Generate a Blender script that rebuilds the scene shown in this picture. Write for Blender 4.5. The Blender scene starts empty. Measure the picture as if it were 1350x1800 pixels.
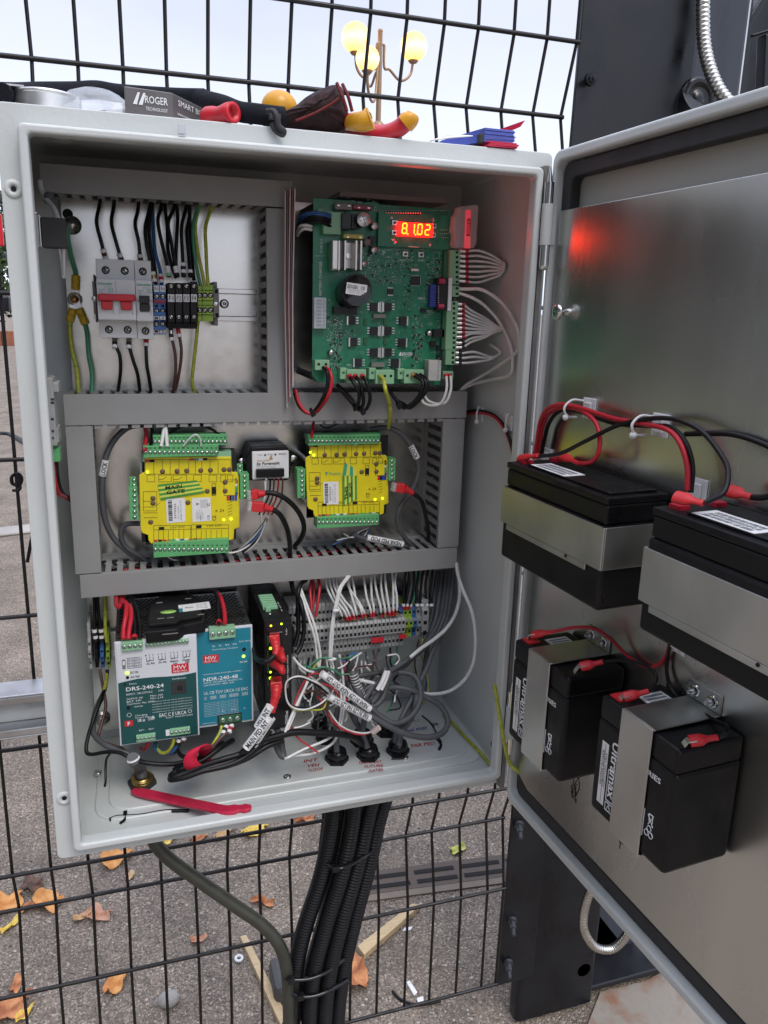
import bpy, bmesh, math, random
from mathutils import Vector, Matrix, Euler
random.seed(7)
S = bpy.context.scene
COL = S.collection

# ------------------------------------------------------------------ camera
FPX, CXP, CYP = 1332.97, 653.17, 862.70
CAMLOC = Vector((0.0786, -0.6901, 0.5222))
CAMROT = Euler((1.3359, -0.0239, -0.2985), 'XYZ')
cd = bpy.data.cameras.new('Camera')
cam = bpy.data.objects.new('Camera', cd)
COL.objects.link(cam)
cam.location = CAMLOC
cam.rotation_euler = CAMROT
cd.sensor_fit = 'HORIZONTAL'
cd.sensor_width = 36
cd.lens = 36 * FPX / 1350
cd.shift_x = (675 - CXP) / 1350
cd.shift_y = -(900 - CYP) / 1350
cd.clip_start = 0.01
cd.clip_end = 3000
S.camera = cam
CR = CAMROT.to_matrix()

# ------------------------------------------------------------------ world
w = bpy.data.worlds.new('World')
S.world = w
w.use_nodes = True
nt = w.node_tree
bgn = nt.nodes['Background']
sky = nt.nodes.new('ShaderNodeTexSky')
sky.sky_type = 'NISHITA'
sky.sun_disc = False
sky.sun_elevation = math.radians(48)
sky.sun_rotation = math.radians(172)
tc = nt.nodes.new('ShaderNodeTexCoord')
cl = nt.nodes.new('ShaderNodeTexNoise')
cl.inputs['Scale'].default_value = 1.6
cl.inputs['Detail'].default_value = 5
mp = nt.nodes.new('ShaderNodeMapping')
mp.inputs['Scale'].default_value = (1, 1, 2.5)
nt.links.new(tc.outputs['Generated'], mp.inputs['Vector'])
nt.links.new(mp.outputs['Vector'], cl.inputs['Vector'])
rmp = nt.nodes.new('ShaderNodeValToRGB')
rmp.color_ramp.elements[0].position = 0.35
rmp.color_ramp.elements[0].color = (5.3, 5.7, 7.3, 1)
rmp.color_ramp.elements[1].position = 0.62
rmp.color_ramp.elements[1].color = (6.6, 6.9, 8.1, 1)
nt.links.new(cl.outputs['Fac'], rmp.inputs['Fac'])
mx = nt.nodes.new('ShaderNodeMix')
mx.data_type = 'RGBA'
mx.inputs['Factor'].default_value = 0.86
nt.links.new(sky.outputs['Color'], mx.inputs['A'])
nt.links.new(rmp.outputs['Color'], mx.inputs['B'])
# evening sky: dimming added left and behind, out of view, to shade the interior
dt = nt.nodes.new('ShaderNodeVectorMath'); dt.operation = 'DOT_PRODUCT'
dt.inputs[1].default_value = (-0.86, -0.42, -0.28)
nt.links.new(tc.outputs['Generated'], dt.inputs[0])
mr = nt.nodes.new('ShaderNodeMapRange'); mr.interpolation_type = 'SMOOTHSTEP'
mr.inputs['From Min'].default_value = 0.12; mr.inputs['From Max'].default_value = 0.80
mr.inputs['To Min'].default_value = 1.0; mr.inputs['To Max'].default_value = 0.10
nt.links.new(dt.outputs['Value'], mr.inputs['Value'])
scl = nt.nodes.new('ShaderNodeVectorMath'); scl.operation = 'SCALE'
sxz = nt.nodes.new('ShaderNodeSeparateXYZ'); nt.links.new(tc.outputs['Generated'], sxz.inputs[0])
zr = nt.nodes.new('ShaderNodeMapRange'); zr.interpolation_type = 'SMOOTHSTEP'      # brighter towards the zenith
zr.inputs['From Min'].default_value = 0.42; zr.inputs['From Max'].default_value = 0.95
zr.inputs['To Min'].default_value = 1.0; zr.inputs['To Max'].default_value = 2.3
nt.links.new(sxz.outputs['Z'], zr.inputs['Value'])
hz = nt.nodes.new('ShaderNodeMapRange'); hz.interpolation_type = 'SMOOTHSTEP'      # paler towards the horizon
hz.inputs['From Min'].default_value = 0.02; hz.inputs['From Max'].default_value = 0.34
hz.inputs['To Min'].default_value = 1.38; hz.inputs['To Max'].default_value = 1.04
nt.links.new(sxz.outputs['Z'], hz.inputs['Value'])
hm = nt.nodes.new('ShaderNodeMath'); hm.operation = 'MULTIPLY'
nt.links.new(zr.outputs['Result'], hm.inputs[0]); nt.links.new(hz.outputs['Result'], hm.inputs[1])
sc0 = nt.nodes.new('ShaderNodeVectorMath'); sc0.operation = 'SCALE'
nt.links.new(mx.outputs['Result'], sc0.inputs[0]); nt.links.new(hm.outputs[0], sc0.inputs['Scale'])
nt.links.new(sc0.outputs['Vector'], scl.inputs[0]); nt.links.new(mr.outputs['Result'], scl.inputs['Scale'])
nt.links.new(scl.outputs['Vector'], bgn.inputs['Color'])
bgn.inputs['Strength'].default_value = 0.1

sl = bpy.data.lights.new('Sun', 'SUN')
sun = bpy.data.objects.new('Sun', sl)
COL.objects.link(sun)
sl.energy = 1.1
sl.angle = math.radians(25)
sl.color = (1, 0.94, 0.85)
# soft daylight from high over the photographer's head
sun.rotation_euler = (math.radians(38), 0, math.radians(14))
S.view_settings.view_transform = 'Standard'
S.view_settings.look = 'None'
S.view_settings.gamma = 1
S.cycles.diffuse_bounces = 2
S.cycles.max_bounces = 8
S.view_settings.exposure = 0.45

# ------------------------------------------------------------------ projection of photo points on real planes
def ray(x, y):
    return CR @ Vector(((x - CXP) / FPX, -(y - CYP) / FPX, -1))
def U(x, y, Y):
    d = ray(x, y)
    return CAMLOC + d * ((Y - CAMLOC.y) / d.y)
def UZ(x, y, Z):
    d = ray(x, y)
    return CAMLOC + d * ((Z - CAMLOC.z) / d.z)
def UX(x, y, X):
    d = ray(x, y)
    return CAMLOC + d * ((X - CAMLOC.x) / d.x)
TH = math.radians(4)
DO = Vector((.490, 0, 0))
DU = Vector((math.sin(TH), -math.cos(TH), 0))
DN = Vector((-math.cos(TH), -math.sin(TH), 0))
def D(u, w_, z):
    return DO + DU * u + DN * w_ + Vector((0, 0, z))
def PD(x, y, w_):
    d = ray(x, y)
    return CAMLOC + d * ((DO + DN * w_ - CAMLOC).dot(DN) / d.dot(DN))
def PDc(x, y, w_):
    q = PD(x, y, w_) - DO
    return q.dot(DU), q.z

# ------------------------------------------------------------------ objects
def props(o, label=None, cat=None, group=None, kind=None):
    if label: o['label'] = label
    if cat: o['category'] = cat
    if group: o['group'] = group
    if kind: o['kind'] = kind
    return o
def T(name, label, cat, pos, group=None):
    o = bpy.data.objects.new(name, None)
    o.empty_display_size = .02
    COL.objects.link(o)
    o.location = pos
    return props(o, label, cat, group)
def wloc(o):
    v = Vector(o.location)
    while o.parent:
        o = o.parent
        v += Vector(o.location)
    return v

class MB:
    def __init__(s):
        s.v = []; s.f = []; s.m = []; s.sm = []
    def add(s, vs, fs, mi=0, smooth=False):
        b = len(s.v)
        s.v += [Vector(p) for p in vs]
        for f in fs:
            s.f.append([b + i for i in f]); s.m.append(mi); s.sm.append(smooth)
        return s
    def box(s, a, b, mi=0, M=None):
        x0, x1 = sorted((a[0], b[0])); y0, y1 = sorted((a[1], b[1])); z0, z1 = sorted((a[2], b[2]))
        vs = [Vector(p) for p in ((x0,y0,z0),(x1,y0,z0),(x1,y1,z0),(x0,y1,z0),(x0,y0,z1),(x1,y0,z1),(x1,y1,z1),(x0,y1,z1))]
        if M: vs = [M @ p for p in vs]
        return s.add(vs, [(0,3,2,1),(4,5,6,7),(0,1,5,4),(1,2,6,5),(2,3,7,6),(3,0,4,7)], mi)
    def dbox(s, u0, u1, w0, w1, z0, z1, mi=0):      # box in the door's own axes
        vs = [D(u, w_, z) for z in (z0, z1) for u, w_ in ((u0,w0),(u1,w0),(u1,w1),(u0,w1))]
        return s.add(vs, [(0,1,2,3),(4,7,6,5),(0,4,5,1),(1,5,6,2),(2,6,7,3),(3,7,4,0)], mi)
    def prism(s, pts, vec, mi=0):                    # planar polygon swept along vec
        n = len(pts); pts = [Vector(p) for p in pts]; vec = Vector(vec)
        return s.add(pts + [p + vec for p in pts],
                     [list(range(n))[::-1], list(range(n, 2*n))] + [(i, (i+1) % n, n + (i+1) % n, n + i) for i in range(n)], mi)
    def quad(s, pts, mi=0):
        return s.add(pts, [list(range(len(pts)))], mi)
    def cyl(s, a, b, r, r2=None, n=16, mi=0, cap=True, smooth=True):
        a = Vector(a); b = Vector(b); r2 = r if r2 is None else r2
        d = (b - a).normalized()
        u = d.orthogonal().normalized(); v = d.cross(u)
        vs = []
        for c, rr in ((a, r), (b, r2)):
            vs += [c + (u*math.cos(2*math.pi*i/n) + v*math.sin(2*math.pi*i/n)) * rr for i in range(n)]
        s.add(vs, [(i, (i+1) % n, n + (i+1) % n, n + i) for i in range(n)], mi, smooth)
        if cap:
            s.add(vs, [list(range(n))[::-1], list(range(n, 2*n))], mi)
        return s
    def ring(s, c, ax, prof, n=24, mi=0):            # lathe: prof = [(radius, height)]
        c = Vector(c); d = Vector(ax).normalized(); u = d.orthogonal().normalized(); v = d.cross(u)
        vs = []
        for r, h in prof:
            vs += [c + d*h + (u*math.cos(2*math.pi*i/n) + v*math.sin(2*math.pi*i/n))*r for i in range(n)]
        fs = []
        for k in range(len(prof)-1):
            fs += [(k*n+i, k*n+(i+1) % n, (k+1)*n+(i+1) % n, (k+1)*n+i) for i in range(n)]
        return s.add(vs, fs, mi, True)
    def tube(s, pts, r, n=8, mi=0, res=5, cap=True, taper=None, flat=1.0, smooth_path=True, rfun=None):
        P = spline(pts, res) if smooth_path else [Vector(p) for p in pts]
        if len(P) < 2: return s
        t = [(P[min(i+1, len(P)-1)] - P[max(i-1, 0)]).normalized() for i in range(len(P))]
        u = t[0].orthogonal().normalized()
        vs = []
        for i, p in enumerate(P):
            u = (u - t[i]*u.dot(t[i]))
            u = u.normalized() if u.length > 1e-9 else t[i].orthogonal().normalized()
            v = t[i].cross(u)
            rr = r * (rfun(i/(len(P)-1)) if rfun else 1)
            vs += [p + (u*math.cos(2*math.pi*k/n) + v*math.sin(2*math.pi*k/n)*flat)*rr for k in range(n)]
        L = len(P)
        s.add(vs, [(i*n+k, i*n+(k+1) % n, (i+1)*n+(k+1) % n, (i+1)*n+k) for i in range(L-1) for k in range(n)], mi, True)
        if cap: s.add([vs[k] for k in range(n)] + [vs[(L-1)*n+k] for k in range(n)], [list(range(n))[::-1], list(range(n, 2*n))], mi)
        return s
    def ball(s, c, r, n=12, mi=0, sc=(1,1,1)):
        c = Vector(c); m = n//2
        vs = [c + Vector((0,0,r*sc[2]))]
        for j in range(1, m):
            a = math.pi*j/m
            vs += [c + Vector((r*sc[0]*math.sin(a)*math.cos(2*math.pi*i/n), r*sc[1]*math.sin(a)*math.sin(2*math.pi*i/n), r*sc[2]*math.cos(a))) for i in range(n)]
        vs.append(c - Vector((0,0,r*sc[2])))
        fs = [(0, 1+i, 1+(i+1) % n) for i in range(n)]
        for j in range(m-2):
            fs += [(1+j*n+i, 1+(j+1)*n+i, 1+(j+1)*n+(i+1) % n, 1+j*n+(i+1) % n) for i in range(n)]
        e = len(vs)-1; b = 1+(m-2)*n
        fs += [(e, b+(i+1) % n, b+i) for i in range(n)]
        return s.add(vs, fs, mi, True)
    def px(s, x0, y0, x1, y1, Yf, Yb, mi=0):         # box whose front face is seen between two photo points
        a = U(x0, y0, Yf); b = U(x1, y1, Yf)
        return s.box((a.x, Yf, a.z), (b.x, Yb, b.z), mi)
    def build(s, name, mats, parent=None, bevel=0, seg=2, label=None, origin=None, weld=False):
        me = bpy.data.meshes.new(name)
        o0 = wloc(parent) if parent else Vector((0,0,0))
        org = origin if origin is not None else (o0 if parent else (sum(s.v, Vector()) / max(1, len(s.v))))
        me.from_pydata([tuple(p - org) for p in s.v], [], s.f)
        if not isinstance(mats, (list, tuple)): mats = [mats]
        for m in mats: me.materials.append(m)
        me.polygons.foreach_set('material_index', s.m)
        me.polygons.foreach_set('use_smooth', s.sm)
        me.update()
        o = bpy.data.objects.new(name, me)
        COL.objects.link(o)
        o.location = org - o0 if parent else org
        if parent: o.parent = parent
        if bevel:
            bm = bmesh.new(); bm.from_mesh(me)
            bmesh.ops.recalc_face_normals(bm, faces=bm.faces); bm.to_mesh(me); bm.free()
            b = o.modifiers.new('Bevel', 'BEVEL'); b.width = bevel; b.segments = seg; b.limit_method = 'ANGLE'; b.angle_limit = .6
            b.harden_normals = False
        if label: o['label'] = label
        return o

def spline(pts, res=5):
    P = [Vector(p) for p in pts]
    if len(P) < 3: 
        return P
    out = []
    for i in range(len(P)-1):
        p0 = P[i-1] if i else P[0]*2 - P[1]
        p1, p2 = P[i], P[i+1]
        p3 = P[i+2] if i+2 < len(P) else P[-1]*2 - P[-2]
        for k in range(res):
            t = k/res
            out.append(.5*((2*p1) + (p2-p0)*t + (2*p0-5*p1+4*p2-p3)*t*t + (3*p1-p0-3*p2+p3)*t**3))
    out.append(P[-1])
    return out

_TC = {}
def text(s, org, ax, ay, h, mat, parent=None, name='lettering', width=None, align='L', depth=0.0, bold=0.0, shear=0.0):
    """Real lettering as a flat mesh: org = middle of the line (or its left end), ax/ay = unit directions, h = cap height."""
    key = (s, bold, shear)
    if key not in _TC:
        c = bpy.data.curves.new('t', 'FONT'); c.body = s; c.size = 1; c.resolution_u = 2; c.offset = bold; c.shear = shear
        o = bpy.data.objects.new('t', c); COL.objects.link(o)
        bpy.context.view_layer.update()
        me = bpy.data.meshes.new_from_object(o.evaluated_get(bpy.context.evaluated_depsgraph_get()))
        _TC[key] = ([v.co.copy() for v in me.vertices], [list(p.vertices) for p in me.polygons])
        bpy.data.objects.remove(o); bpy.data.curves.remove(c); bpy.data.meshes.remove(me)
    vs, fs = _TC[key]
    if not vs: return None
    x0 = min(v.x for v in vs); x1 = max(v.x for v in vs)
    k = h/.7
    kx = width/(x1-x0) if width else k
    off = x0 if align == 'L' else (x0+x1)/2
    ax = Vector(ax); ay = Vector(ay); org = Vector(org)
    mb = MB()
    mb.add([org + ax*((v.x-off)*kx) + ay*((v.y-.35)*k) for v in vs], fs)
    return mb.build(name, mat, parent)
AX, AZ = Vector((1,0,0)), Vector((0,0,1))
def ftext(s, x0, y0, x1, y1, Y, h, mat, parent, name='lettering', bold=0.0, shear=0.0, fit=True):
    """lettering on a plane facing -Y; runs from photo point 0 to photo point 1 (left-middle to right-middle)"""
    a = U(x0, y0, Y); b = U(x1, y1, Y); d = (b-a); L = d.length; d.normalize()
    return text(s, a, d, Vector((-d.z, 0, d.x)), h, mat, parent, name, width=L if fit else None, bold=bold, shear=shear)

# ------------------------------------------------------------------ materials
def M_(name, col, rough=.5, metal=0, **k):
    m = bpy.data.materials.new(name); m.use_nodes = True
    n = m.node_tree.nodes; l = m.node_tree.links
    b = n['Principled BSDF']
    b.inputs['Base Color'].default_value = (*col, 1)
    b.inputs['Roughness'].default_value = rough
    b.inputs['Metallic'].default_value = metal
    if k.get('spec') is not None: b.inputs['Specular IOR Level'].default_value = k['spec']
    if k.get('coat'): b.inputs['Coat Weight'].default_value = k['coat']
    if k.get('emit'):
        b.inputs['Emission Color'].default_value = (*k.get('ecol', col), 1); b.inputs['Emission Strength'].default_value = k['emit']
    if k.get('trans'): b.inputs['Transmission Weight'].default_value = k['trans']
    if k.get('alpha') is not None: b.inputs['Alpha'].default_value = k['alpha']
    if k.get('aniso'): b.inputs['Anisotropic'].default_value = k['aniso']
    # every surface carries a little procedural variation (grime, handling marks)
    var = k.get('var', .12); vs = k.get('vscale', 60)
    tcn = n.new('ShaderNodeTexCoord')
    no = n.new('ShaderNodeTexNoise'); no.inputs['Scale'].default_value = vs; no.inputs['Detail'].default_value = 4
    l.new(tcn.outputs['Object'], no.inputs['Vector'])
    if k.get('stretch'):
        mpn = n.new('ShaderNodeMapping'); mpn.inputs['Scale'].default_value = k['stretch']
        l.new(tcn.outputs['Object'], mpn.inputs['Vector']); l.new(mpn.outputs['Vector'], no.inputs['Vector'])
    if var:
        r = n.new('ShaderNodeMapRange'); r.inputs['From Min'].default_value = .3; r.inputs['From Max'].default_value = .7
        r.inputs['To Min'].default_value = 1-var; r.inputs['To Max'].default_value = 1+var
        l.new(no.outputs['Fac'], r.inputs['Value'])
        mxx = n.new('ShaderNodeVectorMath'); mxx.operation = 'SCALE'; mxx.inputs[0].default_value = col
        l.new(r.outputs['Result'], mxx.inputs['Scale']); l.new(mxx.outputs['Vector'], b.inputs['Base Color'])
        r2 = n.new('ShaderNodeMapRange'); r2.inputs['From Min'].default_value = .3; r2.inputs['From Max'].default_value = .7
        r2.inputs['To Min'].default_value = max(.02, rough*(1-var*1.5)); r2.inputs['To Max'].default_value = min(1, rough*(1+var*1.5))
        l.new(no.outputs['Fac'], r2.inputs['Value']); l.new(r2.outputs['Result'], b.inputs['Roughness'])
    if k.get('bump'):
        nb = n.new('ShaderNodeTexNoise'); nb.inputs['Scale'].default_value = k.get('bscale', 400); nb.inputs['Detail'].default_value = 2
        l.new(tcn.outputs['Object'], nb.inputs['Vector'])
        bp = n.new('ShaderNodeBump'); bp.inputs['Strength'].default_value = k['bump']; bp.inputs['Distance'].default_value = k.get('bdist', .001)
        l.new(nb.outputs['Fac'], bp.inputs['Height']); l.new(bp.outputs['Normal'], b.inputs['Normal'])
    return m
MT = {}
def mk(name, *a, **k):
    MT[name] = M_(name, *a, **k); return MT[name]
mk('paint_grey', (.59, .62, .605), .34, bump=.22, bscale=230, bdist=.0009, var=.055, vscale=7)
mk('door_beige', (.42, .425, .38), .42, bump=.2, bscale=500, bdist=.0005, var=.06, vscale=9)
mk('seal', (.03, .03, .032), .6)
mk('galv', (.66, .655, .62), .24, 1, var=.07, vscale=70, bump=.035, bscale=200, bdist=.0003)
mk('galv_door', (.64, .655, .63), .27, 1, var=.10, vscale=11, stretch=(1, 1, .3), bump=.04, bscale=60, bdist=.0005)
mk('strap', (.56, .57, .55), .36, 1, var=.12, vscale=22, stretch=(1, 1, .5))
mk('steel', (.62, .62, .60), .25, 1, var=.1)
mk('chrome', (.8, .8, .78), .14, 1, var=.05)
mk('duct', (.30, .30, .295), .5, var=.04, vscale=30)
mk('black', (.006, .006, .007), .45, var=.2, spec=.3)
mk('black_gloss', (.010, .010, .012), .25, var=.2)
mk('battery', (.005, .005, .006), .45, var=.3, vscale=30, bump=.1, bscale=900, bdist=.0004, spec=.35)
mk('wire_black', (.005, .005, .006), .42, var=.1, spec=.35)
mk('wire_grey', (.095, .098, .105), .5, var=.12, spec=.4)
mk('wire_white', (.72, .72, .70), .42, var=.06)
mk('wire_red', (.48, .015, .03), .4, var=.08)
mk('wire_blue', (.03, .12, .34), .4)
mk('wire_brown', (.10, .045, .035), .4)
mk('wire_green', (.06, .26, .14), .4)
mk('wire_yg', (.42, .45, .05), .4, var=.3, vscale=200)
mk('wire_olive', (.05, .051, .038), .45, var=.15)
mk('conduit', (.006, .006, .007), .42, spec=.35)
mk('white', (.78, .78, .77), .45, var=.05)
mk('label', (.82, .82, .82), .5, var=.03)
mk('mcb', (.74, .75, .74), .42, var=.03)
mk('red', (.62, .02, .035), .35, var=.06)
mk('red_boot', (.60, .025, .03), .42, var=.1)
mk('ink', (.01, .01, .012), .5, var=0)
mk('ink_red', (.45, .01, .03), .5, var=0)
mk('ink_blue', (.02, .06, .40), .5, var=0)
mk('ink_white', (.8, .82, .82), .5, var=0)
mk('ink_grey', (.22, .24, .25), .5, var=0)
mk('green_ink', (.05, .38, .2), .5, var=0)
mk('yellow', (.80, .67, .012), .38, var=.08, vscale=40)
mk('term', (.12, .42, .16), .42, var=.06)
mk('term_dark', (.03, .14, .06), .5)
mk('term_pale', (.26, .50, .30), .42, var=.05)
mk('pcb', (.018, .20, .105), .32, var=.25, vscale=90)
mk('pcb_black', (.012, .014, .016), .4)
mk('silver', (.75, .75, .74), .3, 1, var=.1)
mk('alu', (.62, .60, .56), .34, 1, var=.08, stretch=(1, 1, 6))
mk('tin', (.75, .75, .73), .35, .9)
mk('blue_term', (.05, .16, .42), .42)
mk('blue_dark', (.03, .07, .16), .42)
mk('lime', (.34, .52, .06), .42)
mk('grey_term', (.38, .385, .375), .45, var=.06)
mk('grey_dark', (.20, .19, .18), .45)
mk('hole', (.004, .004, .004), .8, var=0)
mk('brass', (.62, .42, .14), .28, 1)
mk('copper', (.65, .36, .18), .3, 1)
mk('crimp_yellow', (.62, .40, .02), .4)
mk('teal', (.012, .22, .30), .4, var=.04)
mk('dark_teal', (.008, .075, .075), .4, var=.04)
mk('psu_white', (.68, .70, .73), .4, var=.03)
mk('mesh_metal', (.30, .31, .31), .32, 1, var=.2)
mk('orange', (.75, .20, .015), .45)
mk('fence', (.006, .005, .005), .45, var=.2)
mk('post_face', (.035, .040, .052), .30, var=.45, vscale=9, stretch=(1,1,.25), bump=.12, bscale=30, bdist=.002)
mk('post', (.006, .007, .010), .38, var=.35, vscale=14, bump=.12, bscale=30, bdist=.002)
mk('strut', (.55, .56, .56), .35, .95, var=.18, vscale=25)
mk('led_red', (1, .05, .02), .5, emit=9, ecol=(1, .10, .01), var=0)
mk('led_glow', (.6, .01, .01), .4, emit=2.6, ecol=(1, .01, .01), var=0)
mk('led_yellow', (.6, .9, .02), .4, emit=2.0, ecol=(.62, 1, .02), var=0)
mk('led_green', (.3, .9, .1), .4, emit=2.2, ecol=(.35, 1, .05), var=0)
mk('clear', (.85, .85, .85), .12, alpha=.28, var=0)
mk('bag', (.70, .74, .78), .2, alpha=.45, var=.05, bump=1, bscale=60, bdist=.004)

ORD = ['topmost','second','third','fourth','fifth','sixth','seventh','eighth','ninth','tenth','eleventh','twelfth','thirteenth','fourteenth']
def explode(o, name):
    """one object for every separate piece of a part (pieces whose boxes touch stay together)"""
    me = o.data; n = len(me.vertices); par = list(range(n))
    def fd(i):
        while par[i] != i: par[i] = par[par[i]]; i = par[i]
        return i
    for p in me.polygons:
        v = list(p.vertices); a = fd(v[0])
        for q in v[1:]: par[fd(q)] = a
    isl = {}
    for p in me.polygons: isl.setdefault(fd(p.vertices[0]), []).append(p.index)
    it = []
    for k, ps in isl.items():
        vs = [me.vertices[v].co for p in ps for v in me.polygons[p].vertices]
        it.append([[min(v[a] for v in vs)-.0012 for a in range(3)], [max(v[a] for v in vs)+.0012 for a in range(3)], ps])
    ch = True
    while ch:
        ch = False
        for i in range(len(it)):
            for j in range(i+1, len(it)):
                if all(it[i][0][a] <= it[j][1][a] and it[j][0][a] <= it[i][1][a] for a in range(3)):
                    it[i] = [[min(it[i][0][a],it[j][0][a]) for a in range(3)], [max(it[i][1][a],it[j][1][a]) for a in range(3)], it[i][2]+it[j][2]]
                    it.pop(j); ch = True; break
            if ch: break
    if len(it) < 2: o.name = name; return
    for lo, hi, ps in it:
        m = bpy.data.meshes.new(name); used = sorted({v for p in ps for v in me.polygons[p].vertices}); ix = {v: i for i, v in enumerate(used)}
        c = Vector([(lo[a]+hi[a])/2 for a in range(3)])
        m.from_pydata([tuple(me.vertices[v].co - c) for v in used], [], [[ix[v] for v in me.polygons[p].vertices] for p in ps])
        for mt in me.materials: m.materials.append(mt)
        m.polygons.foreach_set('material_index', [me.polygons[p].material_index for p in ps]); m.polygons.foreach_set('use_smooth', [me.polygons[p].use_smooth for p in ps])
        q = bpy.data.objects.new(name, m); COL.objects.link(q); q.parent = o.parent; q.location = o.location + c
        for md in o.modifiers:
            b = q.modifiers.new(md.name, md.type)
            if md.type == 'BEVEL': b.width = md.width; b.segments = md.segments; b.limit_method = 'ANGLE'; b.angle_limit = .6
    bpy.data.objects.remove(o)
# ================================================================== GROUND, FENCE, POSTS, LAMP
GZ = -.78
def tarmac_mat():
    m = bpy.data.materials.new('tarmac'); m.use_nodes = True
    n = m.node_tree.nodes; l = m.node_tree.links; b = n['Principled BSDF']
    t = n.new('ShaderNodeTexCoord')
    v1 = n.new('ShaderNodeTexVoronoi'); v1.inputs['Scale'].default_value = 290; v1.inputs['Randomness'].default_value = 1
    v2 = n.new('ShaderNodeTexVoronoi'); v2.inputs['Scale'].default_value = 95
    n1 = n.new('ShaderNodeTexNoise'); n1.inputs['Scale'].default_value = 4.5; n1.inputs['Detail'].default_value = 8; n1.inputs['Roughness'].default_value = .65
    n2 = n.new('ShaderNodeTexNoise'); n2.inputs['Scale'].default_value = 260; n2.inputs['Detail'].default_value = 3
    for q in (v1, v2, n1, n2): l.new(t.outputs['Object'], q.inputs['Vector'])
    r1 = n.new('ShaderNodeValToRGB')           # each stone its own shade
    e = r1.color_ramp.elements
    e[0].position = 0; e[0].color = (.15, .128, .108, 1); e[1].position = 1; e[1].color = (.56, .48, .40, 1)
    x = r1.color_ramp.elements.new(.55); x.color = (.275, .235, .195, 1)
    x = r1.color_ramp.elements.new(.85); x.color = (.35, .295, .24, 1)
    sp = n.new('ShaderNodeSeparateColor'); l.new(v1.outputs['Color'], sp.inputs['Color']); l.new(sp.outputs['Red'], r1.inputs['Fac'])
    r2 = n.new('ShaderNodeValToRGB'); e = r2.color_ramp.elements
    e[0].position = .90; e[0].color = (0,0,0,1); e[1].position = .93; e[1].color = (1,1,1,1)
    sp2 = n.new('ShaderNodeSeparateColor'); l.new(v2.outputs['Color'], sp2.inputs['Color']); l.new(sp2.outputs['Green'], r2.inputs['Fac'])
    dd = n.new('ShaderNodeMath'); dd.operation = 'LESS_THAN'; dd.inputs[1].default_value = .28; l.new(v2.outputs['Distance'], dd.inputs[0])
    mm = n.new('ShaderNodeMath'); mm.operation = 'MULTIPLY'; l.new(dd.outputs[0], mm.inputs[0]); l.new(r2.outputs['Color'], mm.inputs[1])
    mx1 = n.new('ShaderNodeMix'); mx1.data_type = 'RGBA'; l.new(mm.outputs[0], mx1.inputs['Factor'])
    l.new(r1.outputs['Color'], mx1.inputs['A']); mx1.inputs['B'].default_value = (.62, .56, .49, 1)
    mx2 = n.new('ShaderNodeMix'); mx2.data_type = 'RGBA'; mx2.blend_type = 'MULTIPLY'; mx2.inputs['Factor'].default_value = 1
    r3 = n.new('ShaderNodeValToRGB'); e = r3.color_ramp.elements
    e[0].position = .3; e[0].color = (.55, .53, .52, 1); e[1].position = .68; e[1].color = (1.12, 1.07, 1.0, 1)
    l.new(n1.outputs['Fac'], r3.inputs['Fac']); l.new(mx1.outputs['Result'], mx2.inputs['A']); l.new(r3.outputs['Color'], mx2.inputs['B'])
    l.new(mx2.outputs['Result'], b.inputs['Base Color']); b.inputs['Roughness'].default_value = .85
    bp = n.new('ShaderNodeBump'); bp.inputs['Strength'].default_value = .9; bp.inputs['Distance'].default_value = .003
    ad = n.new('ShaderNodeMath'); ad.operation = 'SUBTRACT'; l.new(n2.outputs['Fac'], ad.inputs[0]); l.new(v1.outputs['Distance'], ad.inputs[1])
    l.new(ad.outputs[0], bp.inputs['Height']); l.new(bp.outputs['Normal'], b.inputs['Normal'])
    return m
TAR = tarmac_mat()
g = MB(); N = 60
# finely divided close by so the sheet can undulate a little, one face beyond
g.quad([(-400,-300,GZ),(400,-300,GZ),(400,900,GZ),(-400,900,GZ)])
props(g.build('ground', TAR, origin=Vector((0,0,GZ))), kind='structure')

def gp(x, y, z=GZ): return UZ(x, y, z)
mk('kerbstone', (.36, .34, .31), .8, bump=.6, bscale=60, bdist=.004, vscale=4, var=.18)
mk('brick', (.30, .11, .06), .8, bump=.5, bscale=40, var=.25, vscale=8)
a = gp(-40, 949); b_ = gp(110, 932)
kd = (b_ - a).normalized(); kn = Vector((-kd.y, kd.x, 0))
m = MB(); m.prism([a - kd*6, a + kd*9, a + kd*9 + kn*.16, a - kd*6 + kn*.16], (0,0,.018))
props(m.build('kerb', MT['kerbstone'], bevel=.01), 'pale worn flush kerb line crossing the tarmac far left of the cabinet', 'kerb')
m = MB()
for i in range(40):
    m.box((-16+i*.62, 24.2, GZ), (-16+i*.62+.6, 24.5, GZ+.42))
props(m.build('brick_wall', MT['brick'], bevel=.01), 'low red brick edging wall beneath the far hedge', 'wall')
m = MB(); m.tube([gp(-30, 766), gp(12, 764), gp(30, 772), gp(60, 790)], .03)
props(m.build('ground_cable', MT['wire_black'], origin=gp(10,765)), 'dark hose lying across the distant tarmac left of the cabinet', 'hose')

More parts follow.
